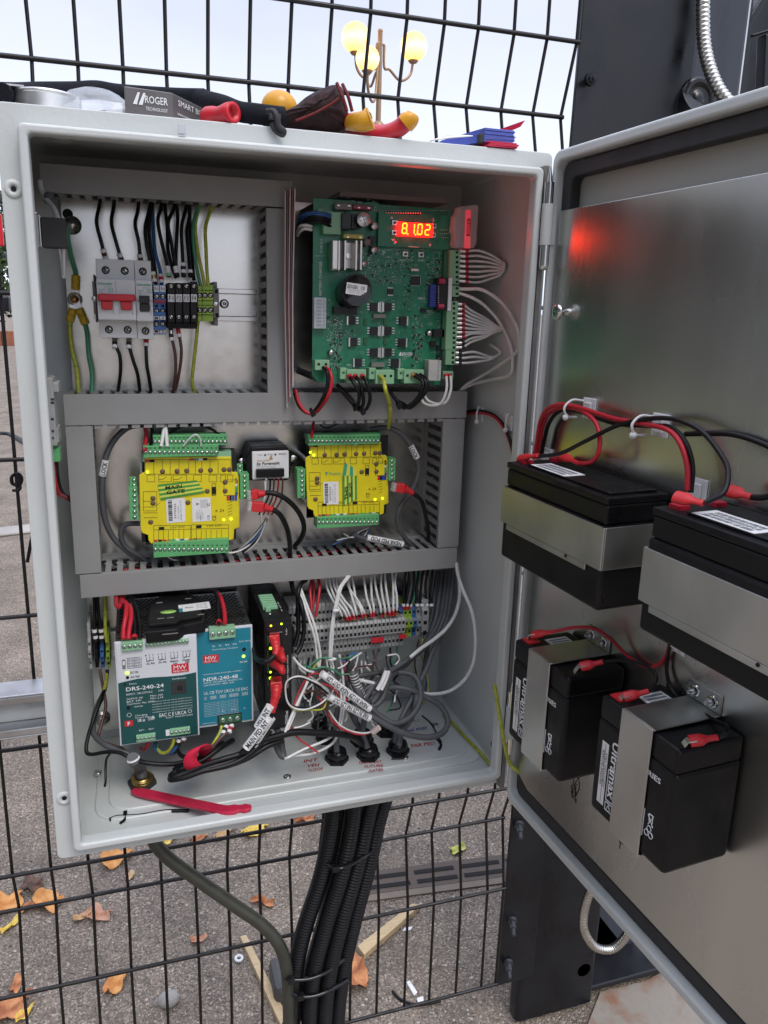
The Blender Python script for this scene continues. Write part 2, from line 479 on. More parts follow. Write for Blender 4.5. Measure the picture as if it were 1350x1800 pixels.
# far hedge, seen through the gap at the left edge
mk('leaf_green', (.05, .085, .022), .6, var=.4, vscale=3)
mk('leaf_dark', (.03, .05, .018), .6, var=.4, vscale=3)
mk('bark', (.10, .075, .055), .9, bump=.6, bscale=20)
def foliage(mb, c, rad, n, size, k=1):
    for i in range(n):
        while 1:
            q = Vector((random.uniform(-1,1), random.uniform(-1,1), random.uniform(-1,1)))
            if q.length < 1 and random.random() < .35 + q.length*.65: break
        q = Vector((q.x*rad[0], q.y*rad[1], q.z*rad[2])) * (1 + .25*math.sin(q.x*3.1+q.z*2.3)) + Vector(c)
        u = Vector((random.gauss(0,1), random.gauss(0,1), random.gauss(0,1))).normalized(); v = u.orthogonal().normalized()
        s_ = size*random.uniform(.6, 1.4)
        mb.add([q-u*s_, q+v*s_*.45, q+u*s_, q-v*s_*.45], [(0,1,2,3)], random.randint(0, k))
m = MB()
for i in range(9):
    foliage(m, (-12+i*2.1, 26.2+.3*math.sin(i*2), GZ+1.6+.35*math.sin(i*1.7)), (1.6, .9, 1.5+.3*math.cos(i*2.2)), 1300, .13)
props(m.build('hedge', [MT['leaf_green'], MT['leaf_dark']], origin=Vector((-4,26,GZ))), 'distant leafy green hedge behind the low brick wall at the left edge', 'hedge')
def tree(x, y, h, lab, seed):
    random.seed(seed)
    t = T('tree', lab, 'tree', (x, y, GZ), 'distant trees beyond the fence')
    m = MB(); m.cyl((x,y,GZ), (x+.1,y,GZ+h*.6), .16, .08, n=10)
    for i in range(7):
        a = i*2.4; z = h*(.35+.04*i)
        m.cyl((x,y,GZ+z), (x+math.cos(a)*h*.22, y+math.sin(a)*h*.22, GZ+z+h*.22), .06, .02, n=6)
    m.build('trunk', MT['bark'], t)
    m = MB()
    for i in range(9):
        a = i*2.4; r = h*.2*(.4+.6*random.random())
        foliage(m, (x+math.cos(a)*r, y+math.sin(a)*r, GZ+h*(.55+.04*i)), (h*.13, h*.13, h*.1), 420, .12)
    m.build('crown', [MT['leaf_green'], MT['leaf_dark']], t)
tree(-5.3, 30, 5.2, 'small bushy tree far behind the left edge of the cabinet', 3)
tree(9.6, 36, 5.0, 'far treetop just showing above the tools beside the red grips', 5)
random.seed(11)
# red board and bracket on a post, half hidden at the left edge
t = T('sign_post', 'dark post with a red board half hidden at the left edge', 'sign post', (U(-12,600,2.0).x, 2.0, GZ))
p1 = U(-14, 400, 2.0)
m = MB(); m.box((p1.x-.45, 1.97, GZ), (p1.x-.39, 2.03, U(0,520,2).z+.5)); m.build('post', MT['post'], t)
m = MB(); q0 = U(-260, 362, 1.95); q1 = U(7, 433, 1.95); m.box((q0.x, 1.95, q0.z), (q1.x, 1.965, q1.z)); m.build('board', MT['red'], t, bevel=.004)
m = MB(); q0 = U(-260, 512, 1.95); q1 = U(19, 548, 1.95); m.box((q0.x, 1.93, q0.z), (q1.x, 1.99, q1.z)); m.build('bracket', MT['post'], t, bevel=.008)

# ------------------------------------------------------------------ mesh fence panel
YF = .30
HZ = [1.26, 1.06, .861+.011, .775+.011, .70, .53, .335, .133, -.052, -.243, -.318, -.44, -.64]
fold = {.872: 0, .786: .026, .70: 0, -.243: 0, -.318: .024, -.44: 0}
def fy(z):
    ks = sorted(fold)
    for a, b in zip(ks, ks[1:]):
        if a <= z <= b and not (a == -.243 and b == .70): return fold[a] + (fold[b]-fold[a])*(z-a)/(b-a)
    return 0
t = T('fence_panel', 'black welded wire mesh fence panel standing behind the cabinet', 'fence', (.2, YF, GZ))
m = MB()
x0 = U(48, 50, YF).x + .0
xs = [x0 + (i-14)*.0485 for i in range(40)]
xs = [x for x in xs if -.85 < x < .645] + [.6535]
zz = [1.4, .872, .786, .70, .2, -.243, -.318, -.44, -.64]
for i, x in enumerate(xs):
    if x == .6535: m.tube([(.6435 + .0104*(z+.64), YF + fy(z), z) for z in zz], .0023, n=6, smooth_path=False); continue
    wob = random.uniform(-.0012, .0012)
    m.tube([(x + wob + random.uniform(-.0006,.0006), YF + fy(z), z) for z in zz], .0023, n=6, smooth_path=False)
m.build('vertical_wires', MT['fence'], t)
m = MB()
for z in HZ:
    y = YF + (.026 if abs(z-.786) < .002 else .024 if abs(z+.318) < .002 else 0) - .0045
    m.tube([(-.95, y, z + .001), (-.3, y+.0005, z), (.25, y, z+.0008), (.6455 + .0104*(z+.64), y, z)], .0029, n=6)
m.build('horizontal_wires', MT['fence'], t)

# cable ties knotted on the fence, left of the cabinet
t = T('cable_tie', 'black cable tie knotted round the mesh left of the cabinet', 'cable tie', U(30, 850, YF-.008))
m = MB()
def up(l): return [U(*q) for q in l]
m.tube(up([(20,838,YF-.012),(30,832,YF-.012),(38,840,YF-.012),(34,852,YF-.012),(22,850,YF-.012),(20,838,YF-.012)]), .0022, n=6)
m.tube(up([(30,845,YF-.012),(36,856,YF-.014),(32,862,YF-.015),(22,862,YF-.014)]), .0018, n=6)
m.box(U(28,838,YF-.016), U(38,848,YF-.008)); m.build('band', MT['black'], t)
m = MB(); m.tube(up([(58,935,YF-.02),(54,955,YF-.02),(48,988,YF-.02)]), .0022, n=6)
props(m.build('cable_tie_tail', MT['black']), 'thin black tie tail pointing down beside the cabinet flange', 'cable tie')

# strut rail behind the cabinet, showing at the lower left
t = T('strut_rail', 'galvanised strut rail fixing the cabinet to the fence at lower left', 'rail', (-.3, .262, .02))
def rail(zt, zb, x0=-.75, x1=.42):
    m = MB(); y0, y1 = .238, .279
    h = zt-zb; c = .0025
    m.box((x0,y0,zt-c),(x1,y1,zt)); m.box((x0,y0,zb),(x1,y1,zb+c)); m.box((x0,y1-c,zb+c),(x1,y1,zt-c))
    m.box((x0,y0,zt-.012),(x1,y0+c,zt-c)); m.box((x0,y0,zb+c),(x1,y0+c,zb+.012))
    return m
rail(U(0,1226,.238).z, U(0,1302,.238).z).build('channel', MT['strut'], t, bevel=.0012)
m = MB()
for i in range(12):
    x = -.72 + i*.05
    m.box((x, .2765, .012), (x+.028, .2763, .024))
m.build('slots', MT['hole'], t)
t = T('strut_rail', 'galvanised strut rail hidden behind the top of the cabinet', 'rail', (-.3, .262, .56))
rail(.60, .56, -.01, .44).build('channel', MT['strut'], t, bevel=.0012)

# ------------------------------------------------------------------ black gate post with its fixing plate
t = T('gate_post', 'tall black steel gate post to the right, behind the open door', 'gate post', (.8, .42, GZ))
pl = MB()
xl = .653
pl.prism([(.6715,.304,1.35),(.708,.304,1.35),(.7225,.304,-.655),(.6505,.304,-.655)], (0,.006,0))
pl.build('fixing_plate', MT['post'], t, bevel=.001)
def hexbolt(mb, c, ax, r=.008, L=.012, mi=0):
    c = Vector(c); ax = Vector(ax).normalized()
    mb.cyl(c, c+ax*L*.25, r*1.45, n=20, mi=mi); mb.cyl(c+ax*L*.25, c+ax*L*.8, r, n=6, mi=mi, smooth=False); mb.cyl(c+ax*L*.8, c+ax*L*1.35, r*.55, n=12, mi=mi)
mk('bolt_black', (.06,.065,.075), .35, .3)
m = MB()
for q in ((1040,138),(912,1448),(900,1616),(893,1690)):
    hexbolt(m, U(*q,.304), (-.35,-1,-.25), .0058, .022)
m.build('bolts', MT['bolt_black'], t)
# box column with rounded corners
def rrect(x0, x1, y0, y1, r, n=5):
    pts = []
    for cx, cy, a0 in ((x1-r,y1-r,0),(x0+r,y1-r,90),(x0+r,y0+r,180),(x1-r,y0+r,270)):
        for k in range(n+1):
            a = math.radians(a0+90*k/n); pts.append((cx+r*math.cos(a), cy+r*math.sin(a)))
    return pts
def column(x0, x1, y0, y1, z0, z1, r, name, mat, par):
    m = MB(); pts = rrect(x0, x1, y0, y1, r); n = len(pts)
    vs = [(x,y,z0) for x,y in pts] + [(x,y,z1) for x,y in pts]
    m.add(vs, [(i,(i+1)%n,n+(i+1)%n,n+i) for i in range(n)], 0, True); m.add(vs, [list(range(n,2*n))], 0)
    return m.build(name, mat, par)
column(.703, .868, .318, .352, GZ+.012, 1.5, .010, 'front_flange', MT['post'], t)
column(.770, .868, .353, .475, GZ+.012, 1.5, .02, 'column', MT['post'], t)
column(.872, 1.02, .40, .50, GZ+.012, 1.5, .010, 'guide_column', MT['post_face'], t)
m = MB(); m.box((1.021,.41,-.6),(1.026,.425,1.5)); m.build('edge_strip', MT['galv'], t)
m = MB(); m.box((.858,.33,GZ+.02),(1.10,.52,GZ+.032)); m.build('base_plate', MT['post'], t, bevel=.003)
m = MB(); m.prism([(.853,.40,GZ+.034),(.99,.40,GZ+.034),(.853,.40,GZ+.22)], (0,.012,0)); m.build('gusset', MT['post'], t)
# hinge boss on the column and its end cap
m = MB(); c = U(1205, 178, .33); m.cyl((c.x, .37, c.z-.03), (c.x+.01, .315, c.z), .034, .030, n=28); m.ring((c.x+.01,.315,c.z),(0,-1,0),[(.03,0),(.028,.002),(.02,.002),(.019,.0),(.012,0),(.011,.002),(.0,.002)], n=24)
m.cyl((c.x,.345,c.z-.02),(c.x,.345,c.z-.16), .034, .03, n=24)
m.build('hinge_boss', MT['post'], t, bevel=0)
m = MB(); c = U(1023, 1700, .325); m.cyl((c.x,.3255,c.z),(c.x,.318,c.z), .014, n=20); m.build('plug', MT['post'], t)
# gate leaf frame at far right
t = T('gate_leaf', 'black steel gate frame bars at the top right corner', 'gate', (1.15, .45, GZ))
m = MB()
for (xa, ya, xb, yb, wd) in ((1318,0,1304,170,.016),(1350,-12,1316,42,.013),(1352,60,1346,200,.012),(1322,62,1360,50,.010)):
    A, B = U(xa,ya,.42), U(xb,yb,.42)
    m.prism([A+Vector((-wd/2,0,0)), A+Vector((wd/2,0,0)), B+Vector((wd/2,0,0)), B+Vector((-wd/2,0,0))], (0,.02,0))
m.box((1.10,.44,-.70),(1.16,.50,1.4)); m.build('bars', MT['post'], t, bevel=.002)
m = MB(); m.box((1.17,.47,-.55),(2.2,.475,1.4)); m.build('infill_panel', MT['post_face'], t)

# ribbed metal conduit, upper and lower
mk('flex', (.62,.61,.56), .28, 1, var=.1)
def ribbed(path, r, pitch, amp=.12, n=14, res=26):
    P = spline(path, res); L = sum((b-a).length for a, b in zip(P, P[1:])); m = MB()
    # resample evenly, four rings to a rib
    step = pitch/4; out = [P[0]]; acc = 0; need = step
    for a, b in zip(P, P[1:]):
        d = (b-a).length
        while acc + d >= need:
            out.append(a + (b-a)*((need-acc)/d)); need += step
        acc += d
    k = [0]
    t_ = [(out[min(i+1,len(out)-1)]-out[max(i-1,0)]).normalized() for i in range(len(out))]
    u = t_[0].orthogonal().normalized(); vs = []
    for i, p in enumerate(out):
        u = (u - t_[i]*u.dot(t_[i])).normalized(); v = t_[i].cross(u)
        rr = r*(1 - amp*(0,0,1,1)[i % 4])
        vs += [p + (u*math.cos(2*math.pi*j/n) + v*math.sin(2*math.pi*j/n))*rr for j in range(n)]
    m.add(vs, [(i*n+j, i*n+(j+1)%n, (i+1)*n+(j+1)%n, (i+1)*n+j) for i in range(len(out)-1) for j in range(n)], 0, True)
    return m
m = ribbed(up([(1238,-40,.30),(1236,20,.30),(1240,90,.29),(1262,155,.27),(1300,200,.25)]), .0095, .0062)
props(m.build('metal_conduit', MT['flex']), 'ribbed silver metal conduit dropping behind the top of the open door', 'conduit')
m = ribbed(up([(1060,1520,.24),(1040,1560,.235),(1027,1600,.235),(1027,1636,.23),(1046,1664,.225),(1075,1668,.22),(1098,1648,.215),(1112,1620,.21),(1125,1590,.21)]), .0075, .0052, amp=.06)
props(m.build('metal_conduit', MT['flex']), 'ribbed silver conduit hanging in a U under the door bottom', 'conduit')

# concrete pad with rust marks
def rusty():
    m = M_('concrete_rust', (.5,.47,.42), .85, bump=.5, bscale=60, bdist=.003, vscale=20, var=.15)
    n = m.node_tree.nodes; l = m.node_tree.links; b = n['Principled BSDF']
    t = n.new('ShaderNodeTexCoord'); no = n.new('ShaderNodeTexNoise'); no.inputs['Scale'].default_value = 16; no.inputs['Detail'].default_value = 6
    l.new(t.outputs['Object'], no.inputs['Vector']); r = n.new('ShaderNodeValToRGB')
    r.color_ramp.elements[0].position = .5; r.color_ramp.elements[0].color = (.30,.27,.23,1); r.color_ramp.elements[1].position = .74; r.color_ramp.elements[1].color = (.25,.09,.03,1)
    l.new(no.outputs['Fac'], r.inputs['Fac']); l.new(r.outputs['Color'], b.inputs['Base Color']); return m
m = MB(); a, b_, c, d = gp(1030,1812), gp(1055,1748), gp(1135,1728), gp(1240,1812)
m.prism([a, d, d + Vector((.3,.1,0)), c+Vector((.25,.05,0)), c, b_], (0,0,.006))
o = m.build('concrete_pad', rusty()); props(o, 'pale concrete pad stained with rust at the foot of the post', 'pad')

# drain channel
t = T('drain_channel', 'slotted grey drain channel let into the tarmac behind the fence', 'drain', gp(770,1545))
a, b_ = gp(640,1566), gp(900,1532); dr = (b_-a).normalized(); dn = Vector((-dr.y, dr.x, 0)); wd = .055
mk('drain', (.11,.085,.068), .8, 0, bump=.3)
m = MB(); m.prism([a-dr*.05-dn*wd*.3, b_+dr*.5-dn*wd*.3, b_+dr*.5+dn*wd, a-dr*.05+dn*wd], (0,0,.004)); m.build('channel_cover', MT['drain'], t)
m = MB()
L = (b_-a).length
for i in range(8):
    for k in (0, 1):
        s0 = a + dr*(.012+i*.115) + dn*(-.004+k*.03) + Vector((0,0,.0055)); s1 = s0 + dr*.098
        m.quad([s0, s1, s1+dn*.012, s0+dn*.012])
m.build('slots', MT['hole'], t)
m = MB(); m.prism([a-dr*.02-dn*wd*.65, b_+dr*.5-dn*wd*.65, b_+dr*.5-dn*wd*.32, a-dr*.02-dn*wd*.32], (0,0,.004)); m.build('edge_strip', M_('drain_edge',(.20,.165,.13),.9), t)

# ------------------------------------------------------------------ street lamp with four lit globes
YL = 10.0
c = U(667, 120, YL)
t = T('street_lamp', 'tall post lamp with lit yellow globes on curved arms beyond the fence', 'street lamp', (c.x, YL, GZ))
mk('lamp_metal', (.36,.24,.15), .4, .3)
globe = bpy.data.materials.new('globe'); globe.use_nodes = True
gb = globe.node_tree.nodes['Principled BSDF']; gb.inputs['Base Color'].default_value = (.9,.62,.2,1)
lw = globe.node_tree.nodes.new('ShaderNodeTexCoord'); sx = globe.node_tree.nodes.new('ShaderNodeSeparateXYZ')
rr = globe.node_tree.nodes.new('ShaderNodeValToRGB')
rr.color_ramp.elements[0].position = .0; rr.color_ramp.elements[0].color = (1,.50,.09,1)
rr.color_ramp.elements[1].position = 1; rr.color_ramp.elements[1].color = (.90,.34,.02,1)
q = rr.color_ramp.elements.new(.45); q.color = (1,.80,.42,1)
q = rr.color_ramp.elements.new(.7); q.color = (1,.56,.12,1)
globe.node_tree.links.new(lw.outputs['Generated'], sx.inputs[0]); globe.node_tree.links.new(sx.outputs['Z'], rr.inputs['Fac'])
globe.node_tree.links.new(rr.outputs['Color'], gb.inputs['Emission Color']); gb.inputs['Emission Strength'].default_value = 1.5
x = c.x
zt = U(667,55,YL).z
m = MB(); m.cyl((x,YL,GZ),(x,YL,.9),.07,.055,n=16); m.cyl((x,YL,.9),(x,YL,zt),.045,.032,n=16); m.ball((x,YL,zt),.036)
m.ring((x,YL,U(667,214,YL).z-.55),(0,0,1),[(.05,0),(.11,.02),(.11,.12),(.09,.14),(.11,.16),(.11,.28),(.09,.30),(.1,.32),(.1,.50),(.05,.55)],n=24)
m.build('pole', MT['lamp_metal'], t)
zc = U(667,80,YL).z
for (gx, gy, r, dy) in ((625,66,.185,.0),(727,82,.185,.2),(646,103,.15,-.55),(645,100,.15,.6)):
    G = U(gx, gy, YL+dy)
    ax_ = Vector((G.x-x, G.y-YL, 0)); 
    m = MB(); z0 = U(667,80,YL).z; low = G.z - r - .28
    pth = [Vector((x,YL,z0)) + ax_*.12, Vector((x,YL,z0-.25))+ax_*.14, Vector((x,YL,low+.1))+ax_*.30, Vector((x,YL,low))+ax_*.62, Vector((x,YL,low+.1))+ax_*.92, Vector((G.x,G.y,G.z-r+.01))]
    m.tube(pth, .018, n=8)
    m.tube([Vector((x,YL,z0)), Vector((x,YL,z0+.02))+ax_*.12, Vector((x,YL,z0-.06))+ax_*.13], .016, n=6)
    m.ring((G.x,G.y,G.z-r-.02),(0,0,1),[(.01,-.01),(.05,0),(.075,.03),(.05,.045)],n=16)
    arm = m.build('arm', MT['lamp_metal'], t)
    m = MB(); m.ball(G, r, n=32); g_ = m.build('globe', globe, arm)
    pl_ = None

# ------------------------------------------------------------------ leaves and scraps on the tarmac
def leafmat(name, c1, c2):
    m = M_(name, c1, .6, var=0); n = m.node_tree.nodes; l = m.node_tree.links; b = n['Principled BSDF']
    t = n.new('ShaderNodeTexCoord'); no = n.new('ShaderNodeTexNoise'); no.inputs['Scale'].default_value = 45; no.inputs['Detail'].default_value = 5
    r = n.new('ShaderNodeValToRGB'); r.color_ramp.elements[0].position = .38; r.color_ramp.elements[0].color = (*c1,1); r.color_ramp.elements[1].position = .62; r.color_ramp.elements[1].color = (*c2,1)
    l.new(t.outputs['Object'], no.inputs['Vector']); l.new(no.outputs['Fac'], r.inputs['Fac']); l.new(r.outputs['Color'], b.inputs['Base Color']); return m
LM = {'orange': leafmat('leaf_orange', (.58,.22,.05), (.72,.36,.11)), 'brown': leafmat('leaf_brown', (.34,.11,.04), (.62,.27,.11)),
      'dark': leafmat('leaf_darkbrown', (.06,.03,.02), (.16,.08,.05)), 'yellow': leafmat('leaf_yellow', (.75,.50,.06), (.80,.60,.16)),
      'tan': leafmat('leaf_tan', (.55,.33,.14), (.70,.50,.28)), 'pink': leafmat('leaf_pink', (.50,.22,.12), (.62,.34,.22)), 'lime': leafmat('leaf_lime', (.50,.52,.08), (.62,.62,.2))}
def leaf(px, py, size, kind, lab, rot, squash=1.0, lobes=5):
    c = gp(px, py); m = MB()
    n = 40; pts = []
    for i in range(n):
        a = 2*math.pi*i/n
        r = size*1.28*(.55 + .30*abs(math.cos(lobes*a/2))**1.5 + .10*math.cos(a) + random.uniform(-.05,.05))
        pts.append((a, r))
    rings = 5; vs = [c + Vector((0,0,.004))]
    ca, sa = math.cos(rot), math.sin(rot); ph = random.uniform(0,6)
    for k in range(1, rings+1):
        f = k/rings
        for a, r in pts:
            x = r*f*math.cos(a); y = r*f*math.sin(a)*squash
            curl = size*(.30*f*f*abs(math.sin(a*1.5+ph)) + .18*f*math.sin(a*3+ph*2)*f + .06*math.sin(a*7+f*5))
            vs.append(c + Vector((x*ca-y*sa, x*sa+y*ca, .004+max(0,curl))))
    fs = [(0,1+i,1+(i+1)%n) for i in range(n)]
    for k in range(rings-1):
        fs += [(1+k*n+i, 1+(k+1)*n+i, 1+(k+1)*n+(i+1)%n, 1+k*n+(i+1)%n) for i in range(n)]
    m.add(vs, fs, 0, True)
    o = m.build('fallen_leaf', LM[kind], origin=c); so = o.modifiers.new('Solidify','SOLIDIFY'); so.thickness = .0006
    props(o, lab, 'leaf', 'dry leaves fallen on the tarmac')
LV = [
 (200,1513,.040,'orange','large orange leaf on the tarmac just below the cabinet left corner',.3,.8,3),
 (228,1543,.014,'tan','tiny tan curled leaf below the large orange leaf',1,.7,3),
 (12,1593,.036,'orange','broad orange-brown leaf at the left edge of the tarmac',.9,.9,5),
 (59,1559,.032,'dark','dark brown crumpled leaf beside the broad orange-brown one',2,.7,5),
 (86,1590,.038,'orange','lobed orange leaf right of the dark crumpled leaf',2.4,.8,5),
 (42,1600,.018,'brown','small rusty leaf between the two orange-brown leaves',.2,.8,3),
 (174,1612,.034,'pink','pinkish brown curled leaf in the middle of the left tarmac',2.8,.6,5),
 (140,1617,.020,'tan','small pale tan leaf beside the pinkish brown one',.3,.4,3),
 (14,1634,.026,'yellow','narrow yellow leaf near the left edge',.8,.35,3),
 (28,1737,.022,'brown','small brown leaf standing by the lower left fence wires',1.4,.5,3),
 (202,1735,.030,'orange','pointed orange leaf lying alone low on the tarmac',.9,.6,3),
 (14,1782,.042,'brown','big russet leaf in the bottom left corner',.6,.7,5),
 (42,1788,.022,'yellow','yellow leaf tucked against the big russet leaf',.9,.4,3),
 (346,1655,.018,'pink','small pink-brown leaf near the wooden strip',.1,.6,3),
 (466,1589,.030,'brown','reddish folded leaf between cable and conduits',2.7,.4,3),
 (347,1478,.024,'brown','brown broken leaf under the cabinet bottom edge',.4,.6,5),
 (391,1471,.032,'tan','long beige leaf under the middle of the cabinet',.5,.4,3),
 (445,1463,.036,'yellow','large bright yellow leaf under the cabinet',.3,.7,5),
 (296,1480,.020,'yellow','small yellow leaf left of the cable under the cabinet',.5,.6,3),
 (536,1443,.034,'brown','curled brown leaf just left of the black conduits',.2,.5,5),
 (802,1497,.024,'lime','yellow-green leaf on the tarmac above the drain channel',.2,.6,3),
 (620,1714,.046,'brown','large tan crumpled leaf beside the black conduits',1.7,.8,2),
]
for L_ in LV: leaf(*L_)
def scrap(name, lab, cat, pts, th, mat, z=0.0):
    m = MB(); m.prism([gp(*q) + Vector((0,0,z)) for q in pts], (0,0,th)); props(m.build(name, MT[mat] if isinstance(mat,str) else mat, bevel=.001), lab, cat)
mk('wood', (.56,.42,.24), .7, bump=.4, bscale=80, bdist=.001, stretch=(1,4,1), var=.15)
scrap('wood_strip','splintered pale plank beside the black conduits','wood',[(628,1672),(640,1688),(728,1610),(738,1599),(724,1597)],.014,'wood')
scrap('wood_strip','thin pale timber strip crossing behind the olive cable','wood',[(422,1654),(433,1651),(512,1808),(494,1812)],.012,'wood')
scrap('paper_scrap','small white paper scrap right of the plank','paper',[(707,1638),(711,1632),(726,1630),(722,1636)],.003,'white')
scrap('paper_scrap','narrow white strip of paper low behind the fence','paper',[(714,1728),(720,1725),(734,1746),(728,1752)],.003,'white')
scrap('paper_scrap','white scrap beside the curved black wire offcut','paper',[(732,1757),(744,1753),(745,1763),(735,1767)],.004,'white')
m = MB(); m.tube([gp(690,1742,GZ+.004),gp(706,1758,GZ+.004),gp(735,1766,GZ+.004),gp(775,1759,GZ+.004)],.0028)
props(m.build('wire_offcut', MT['wire_black']), 'curved black wire offcut on the tarmac below the fence', 'wire')
m = MB(); m.ring(gp(420,1686,GZ+.003),(0,0,1),[(.0045,0),(.009,0),(.0095,.002),(.009,.004),(.0045,.004),(.0045,0)],n=20)
props(m.build('washer', MT['white']), 'small white washer on the tarmac left of the timber strip', 'washer')
m = MB(); m.ring(gp(600,1690,GZ+.003),(.2,-.4,1),[(.004,0),(.009,0),(.0095,.003),(.009,.006),(.004,.006),(.004,0)],n=20)
mk('pinkp',(.7,.05,.3),.5)
props(m.build('washer', MT['pinkp']), 'bright pink ring half hidden beside the tan leaf', 'washer')
def pebble(px, py, r, lab, mat='kerbstone'):
    m = MB(); c = gp(px,py); m.ball(c+Vector((0,0,r*.5)), r, n=14, sc=(1.1,.8,.75)); o = m.build('pebble', MT[mat], origin=c)
    for v in o.data.vertices: v.co *= 1+random.uniform(-.08,.08)
    props(o, lab, 'stone')
pebble(296,1764,.020,'pale rounded stone low on the left tarmac')
pebble(281,1765,.010,'little stone touching the pale rounded stone')
pebble(638,1573,.013,'white pebble at the left end of the drain channel','white')
pebble(612,1733,.007,'small grey pebble by the tan leaf')
m = MB()
for i in range(900):
    px_ = random.uniform(-60,1200); py_ = random.uniform(1380,1850); c = gp(px_,py_); r = random.uniform(.0012,.0038)
    m.ball(c+Vector((0,0,r*.4)), r, n=6, sc=(1,random.uniform(.6,1),.7), mi=random.randint(0,2))
mk('grit1',(.42,.37,.31),.8); mk('grit2',(.20,.17,.15),.8)
props(m.build('loose_gravel', [MT['grit1'],MT['grit2'],MT['kerbstone']]), kind='stuff', label='loose light grit scattered over the tarmac under the fence', cat='gravel')
# ================================================================== CABINET
b, W, H, DD, FL = .0168, .46, .6571, .2326, .0163
cab = T('electrical_cabinet', 'open light grey steel control cabinet with its door swung out to the right', 'cabinet', (W/2, DD, -b))
def ringframe(mb, o, i, Y0, Y1, mi=0, rc=0, n=5):
    """hollow rectangle in the XZ plane, o/i = (x0,z0,x1,z1)"""
    def loop(q, r):
        if r <= 0: return [(q[0],q[1]),(q[2],q[1]),(q[2],q[3]),(q[0],q[3])]
        pts = []
        for cx, cz, a0 in ((q[0]+r,q[1]+r,180),(q[2]-r,q[1]+r,270),(q[2]-r,q[3]-r,0),(q[0]+r,q[3]-r,90)):
            for k in range(n+1):
                a = math.radians(a0+90*k/n); pts.append((cx+r*math.cos(a), cz+r*math.sin(a)))
        return pts
    A = loop(o, rc); B = loop(i, max(rc*.8, .0001) if rc else 0); N = len(A)
    vs = [(x,Y0,z) for x,z in A] + [(x,Y0,z) for x,z in B] + [(x,Y1,z) for x,z in B] + [(x,Y1,z) for x,z in A]
    fs = []
    for k in range(4):
        for j in range(N):
            fs.append((k*N+j, k*N+(j+1)%N, ((k+1)%4)*N+(j+1)%N, ((k+1)%4)*N+j))
    return mb.add(vs, fs, mi)
m = MB()
ringframe(m, (-b,-b,W+b,H+b), (-b+.0018,-b+.0018,W+b-.0018,H+b-.0018), FL+.0015, DD, rc=.006)
m.box((-b,DD-.0002,-b),(W+b,DD+.0018,H+b))
m.build('shell', MT['paint_grey'], cab, bevel=.001)
m = MB(); ringframe(m, (-b,-b,W+b,H+b), (.002,.002,W-.002,H-.002), FL, FL+.0022, rc=.006)
m.build('front_flange', MT['paint_grey'], cab, bevel=.001)
m = MB(); ringframe(m, (.0,.0,W,H), (.0075,.0075,W-.0075,H-.0075), 0, FL-.0002, rc=.005)
m.build('raised_lip', MT['paint_grey'], cab, bevel=.0028, seg=3)
m = MB()
for q in ((24,332),(113,1403)):
    c = U(*q, FL); m.ring(c,(0,-1,0),[(.0075,-.0002),(.0068,.0012),(.0045,.0020),(.0030,.0012),(.0024,-.0012),(0,-.0014)],n=24)
m.build('dimples', MT['paint_grey'], cab)
m = MB()
for q in ((24,332),(113,1403)):
    c = U(*q, FL); m.cyl(c+Vector((0,.0006,0)), c+Vector((0,-.0004,0)), .0022, n=14)
c = UX(866,1309,W+b-.0018); m.ring((W+b-.0019, c.y, c.z),(-1,0,0),[(.0045,0),(.004,.0006),(0,.0006)],n=16)
m.build('bolt_holes', MT['hole'], cab)
c = UZ(108, 240, H+b-.0018)
m = MB(); m.cyl((c.x,c.y,H+b-.002),(c.x,c.y,H+b-.006),.009,n=20); m.build('earth_boss', MT['paint_grey'], cab)
c = UZ(320, 230, H); c = U(320, 228, -.0005)
m = MB(); m.box((c.x-.003,-.0012,c.z-.003),(c.x+.003,.006,c.z+.004)); m.build('clip', MT['steel'], cab)

# gland plates pressed into the cabinet floor
FZ = -b+.0018
def rr_plate(mb, x0, x1, y0, y1, r, z0, z1, n=8):
    pts = rrect(x0, x1, y0, y1, r, n); N = len(pts)
    mb.add([(x,y,z0) for x,y in pts]+[(x,y,z1) for x,y in pts], [(i,(i+1)%N,N+(i+1)%N,N+i) for i in range(N)]+[list(range(N,2*N))])
c0 = UZ(160,1420,FZ); c1 = UZ(838,1330,FZ)
m = MB(); rr_plate(m, c0.x+.004, c1.x+.012, .058, .212, .03, FZ-.001, FZ+.0028)
rr_plate(m, c0.x+.004+.014, c1.x-.004, .070, .200, .025, FZ, FZ+.0050)
m.build('gland_plate', MT['paint_grey'], cab, bevel=.0022, seg=3)
FP = FZ+.0050
m = MB()
for q in ((172,1359),(505,1367),(766,1276),(712,1333)):
    c = UZ(*q,FP); m.ring(c,(0,0,1),[(.0042,-.001),(.0044,.0022),(.0030,.0026),(.0026,-.0002)],n=14); m.cyl(c,c+Vector((0,0,.004)),.0012,n=8)
m.build('floor_studs', MT['steel'], cab)

# mounting plate
m = MB(); PX0, PX1, PZ0, PZ1, PY = .012, .447, .004, .640, .215
m.box((PX0,PY,PZ0),(PX1,PY+.0022,PZ1))
m.build('mounting_plate', MT['galv'], cab, bevel=.0006)
m = MB()
c = U(119,376,PY-.0003); m.cyl(c,c+Vector((0,-.0004,0)),.0052,n=20)
c = U(175,1262,PY-.0003)
m.build('plate_hole', MT['hole'], cab)
m = MB()
for q in ((180,1262),(127,396)):
    c = U(*q,PY-.0005); m.ring(c,(0,-1,0),[(.0095,0),(.0095,.0012),(.0055,.0014),(.0055,.003),(.005,.0085),(0,.009)],n=22)
m.build('plate_studs', MT['steel'], cab)

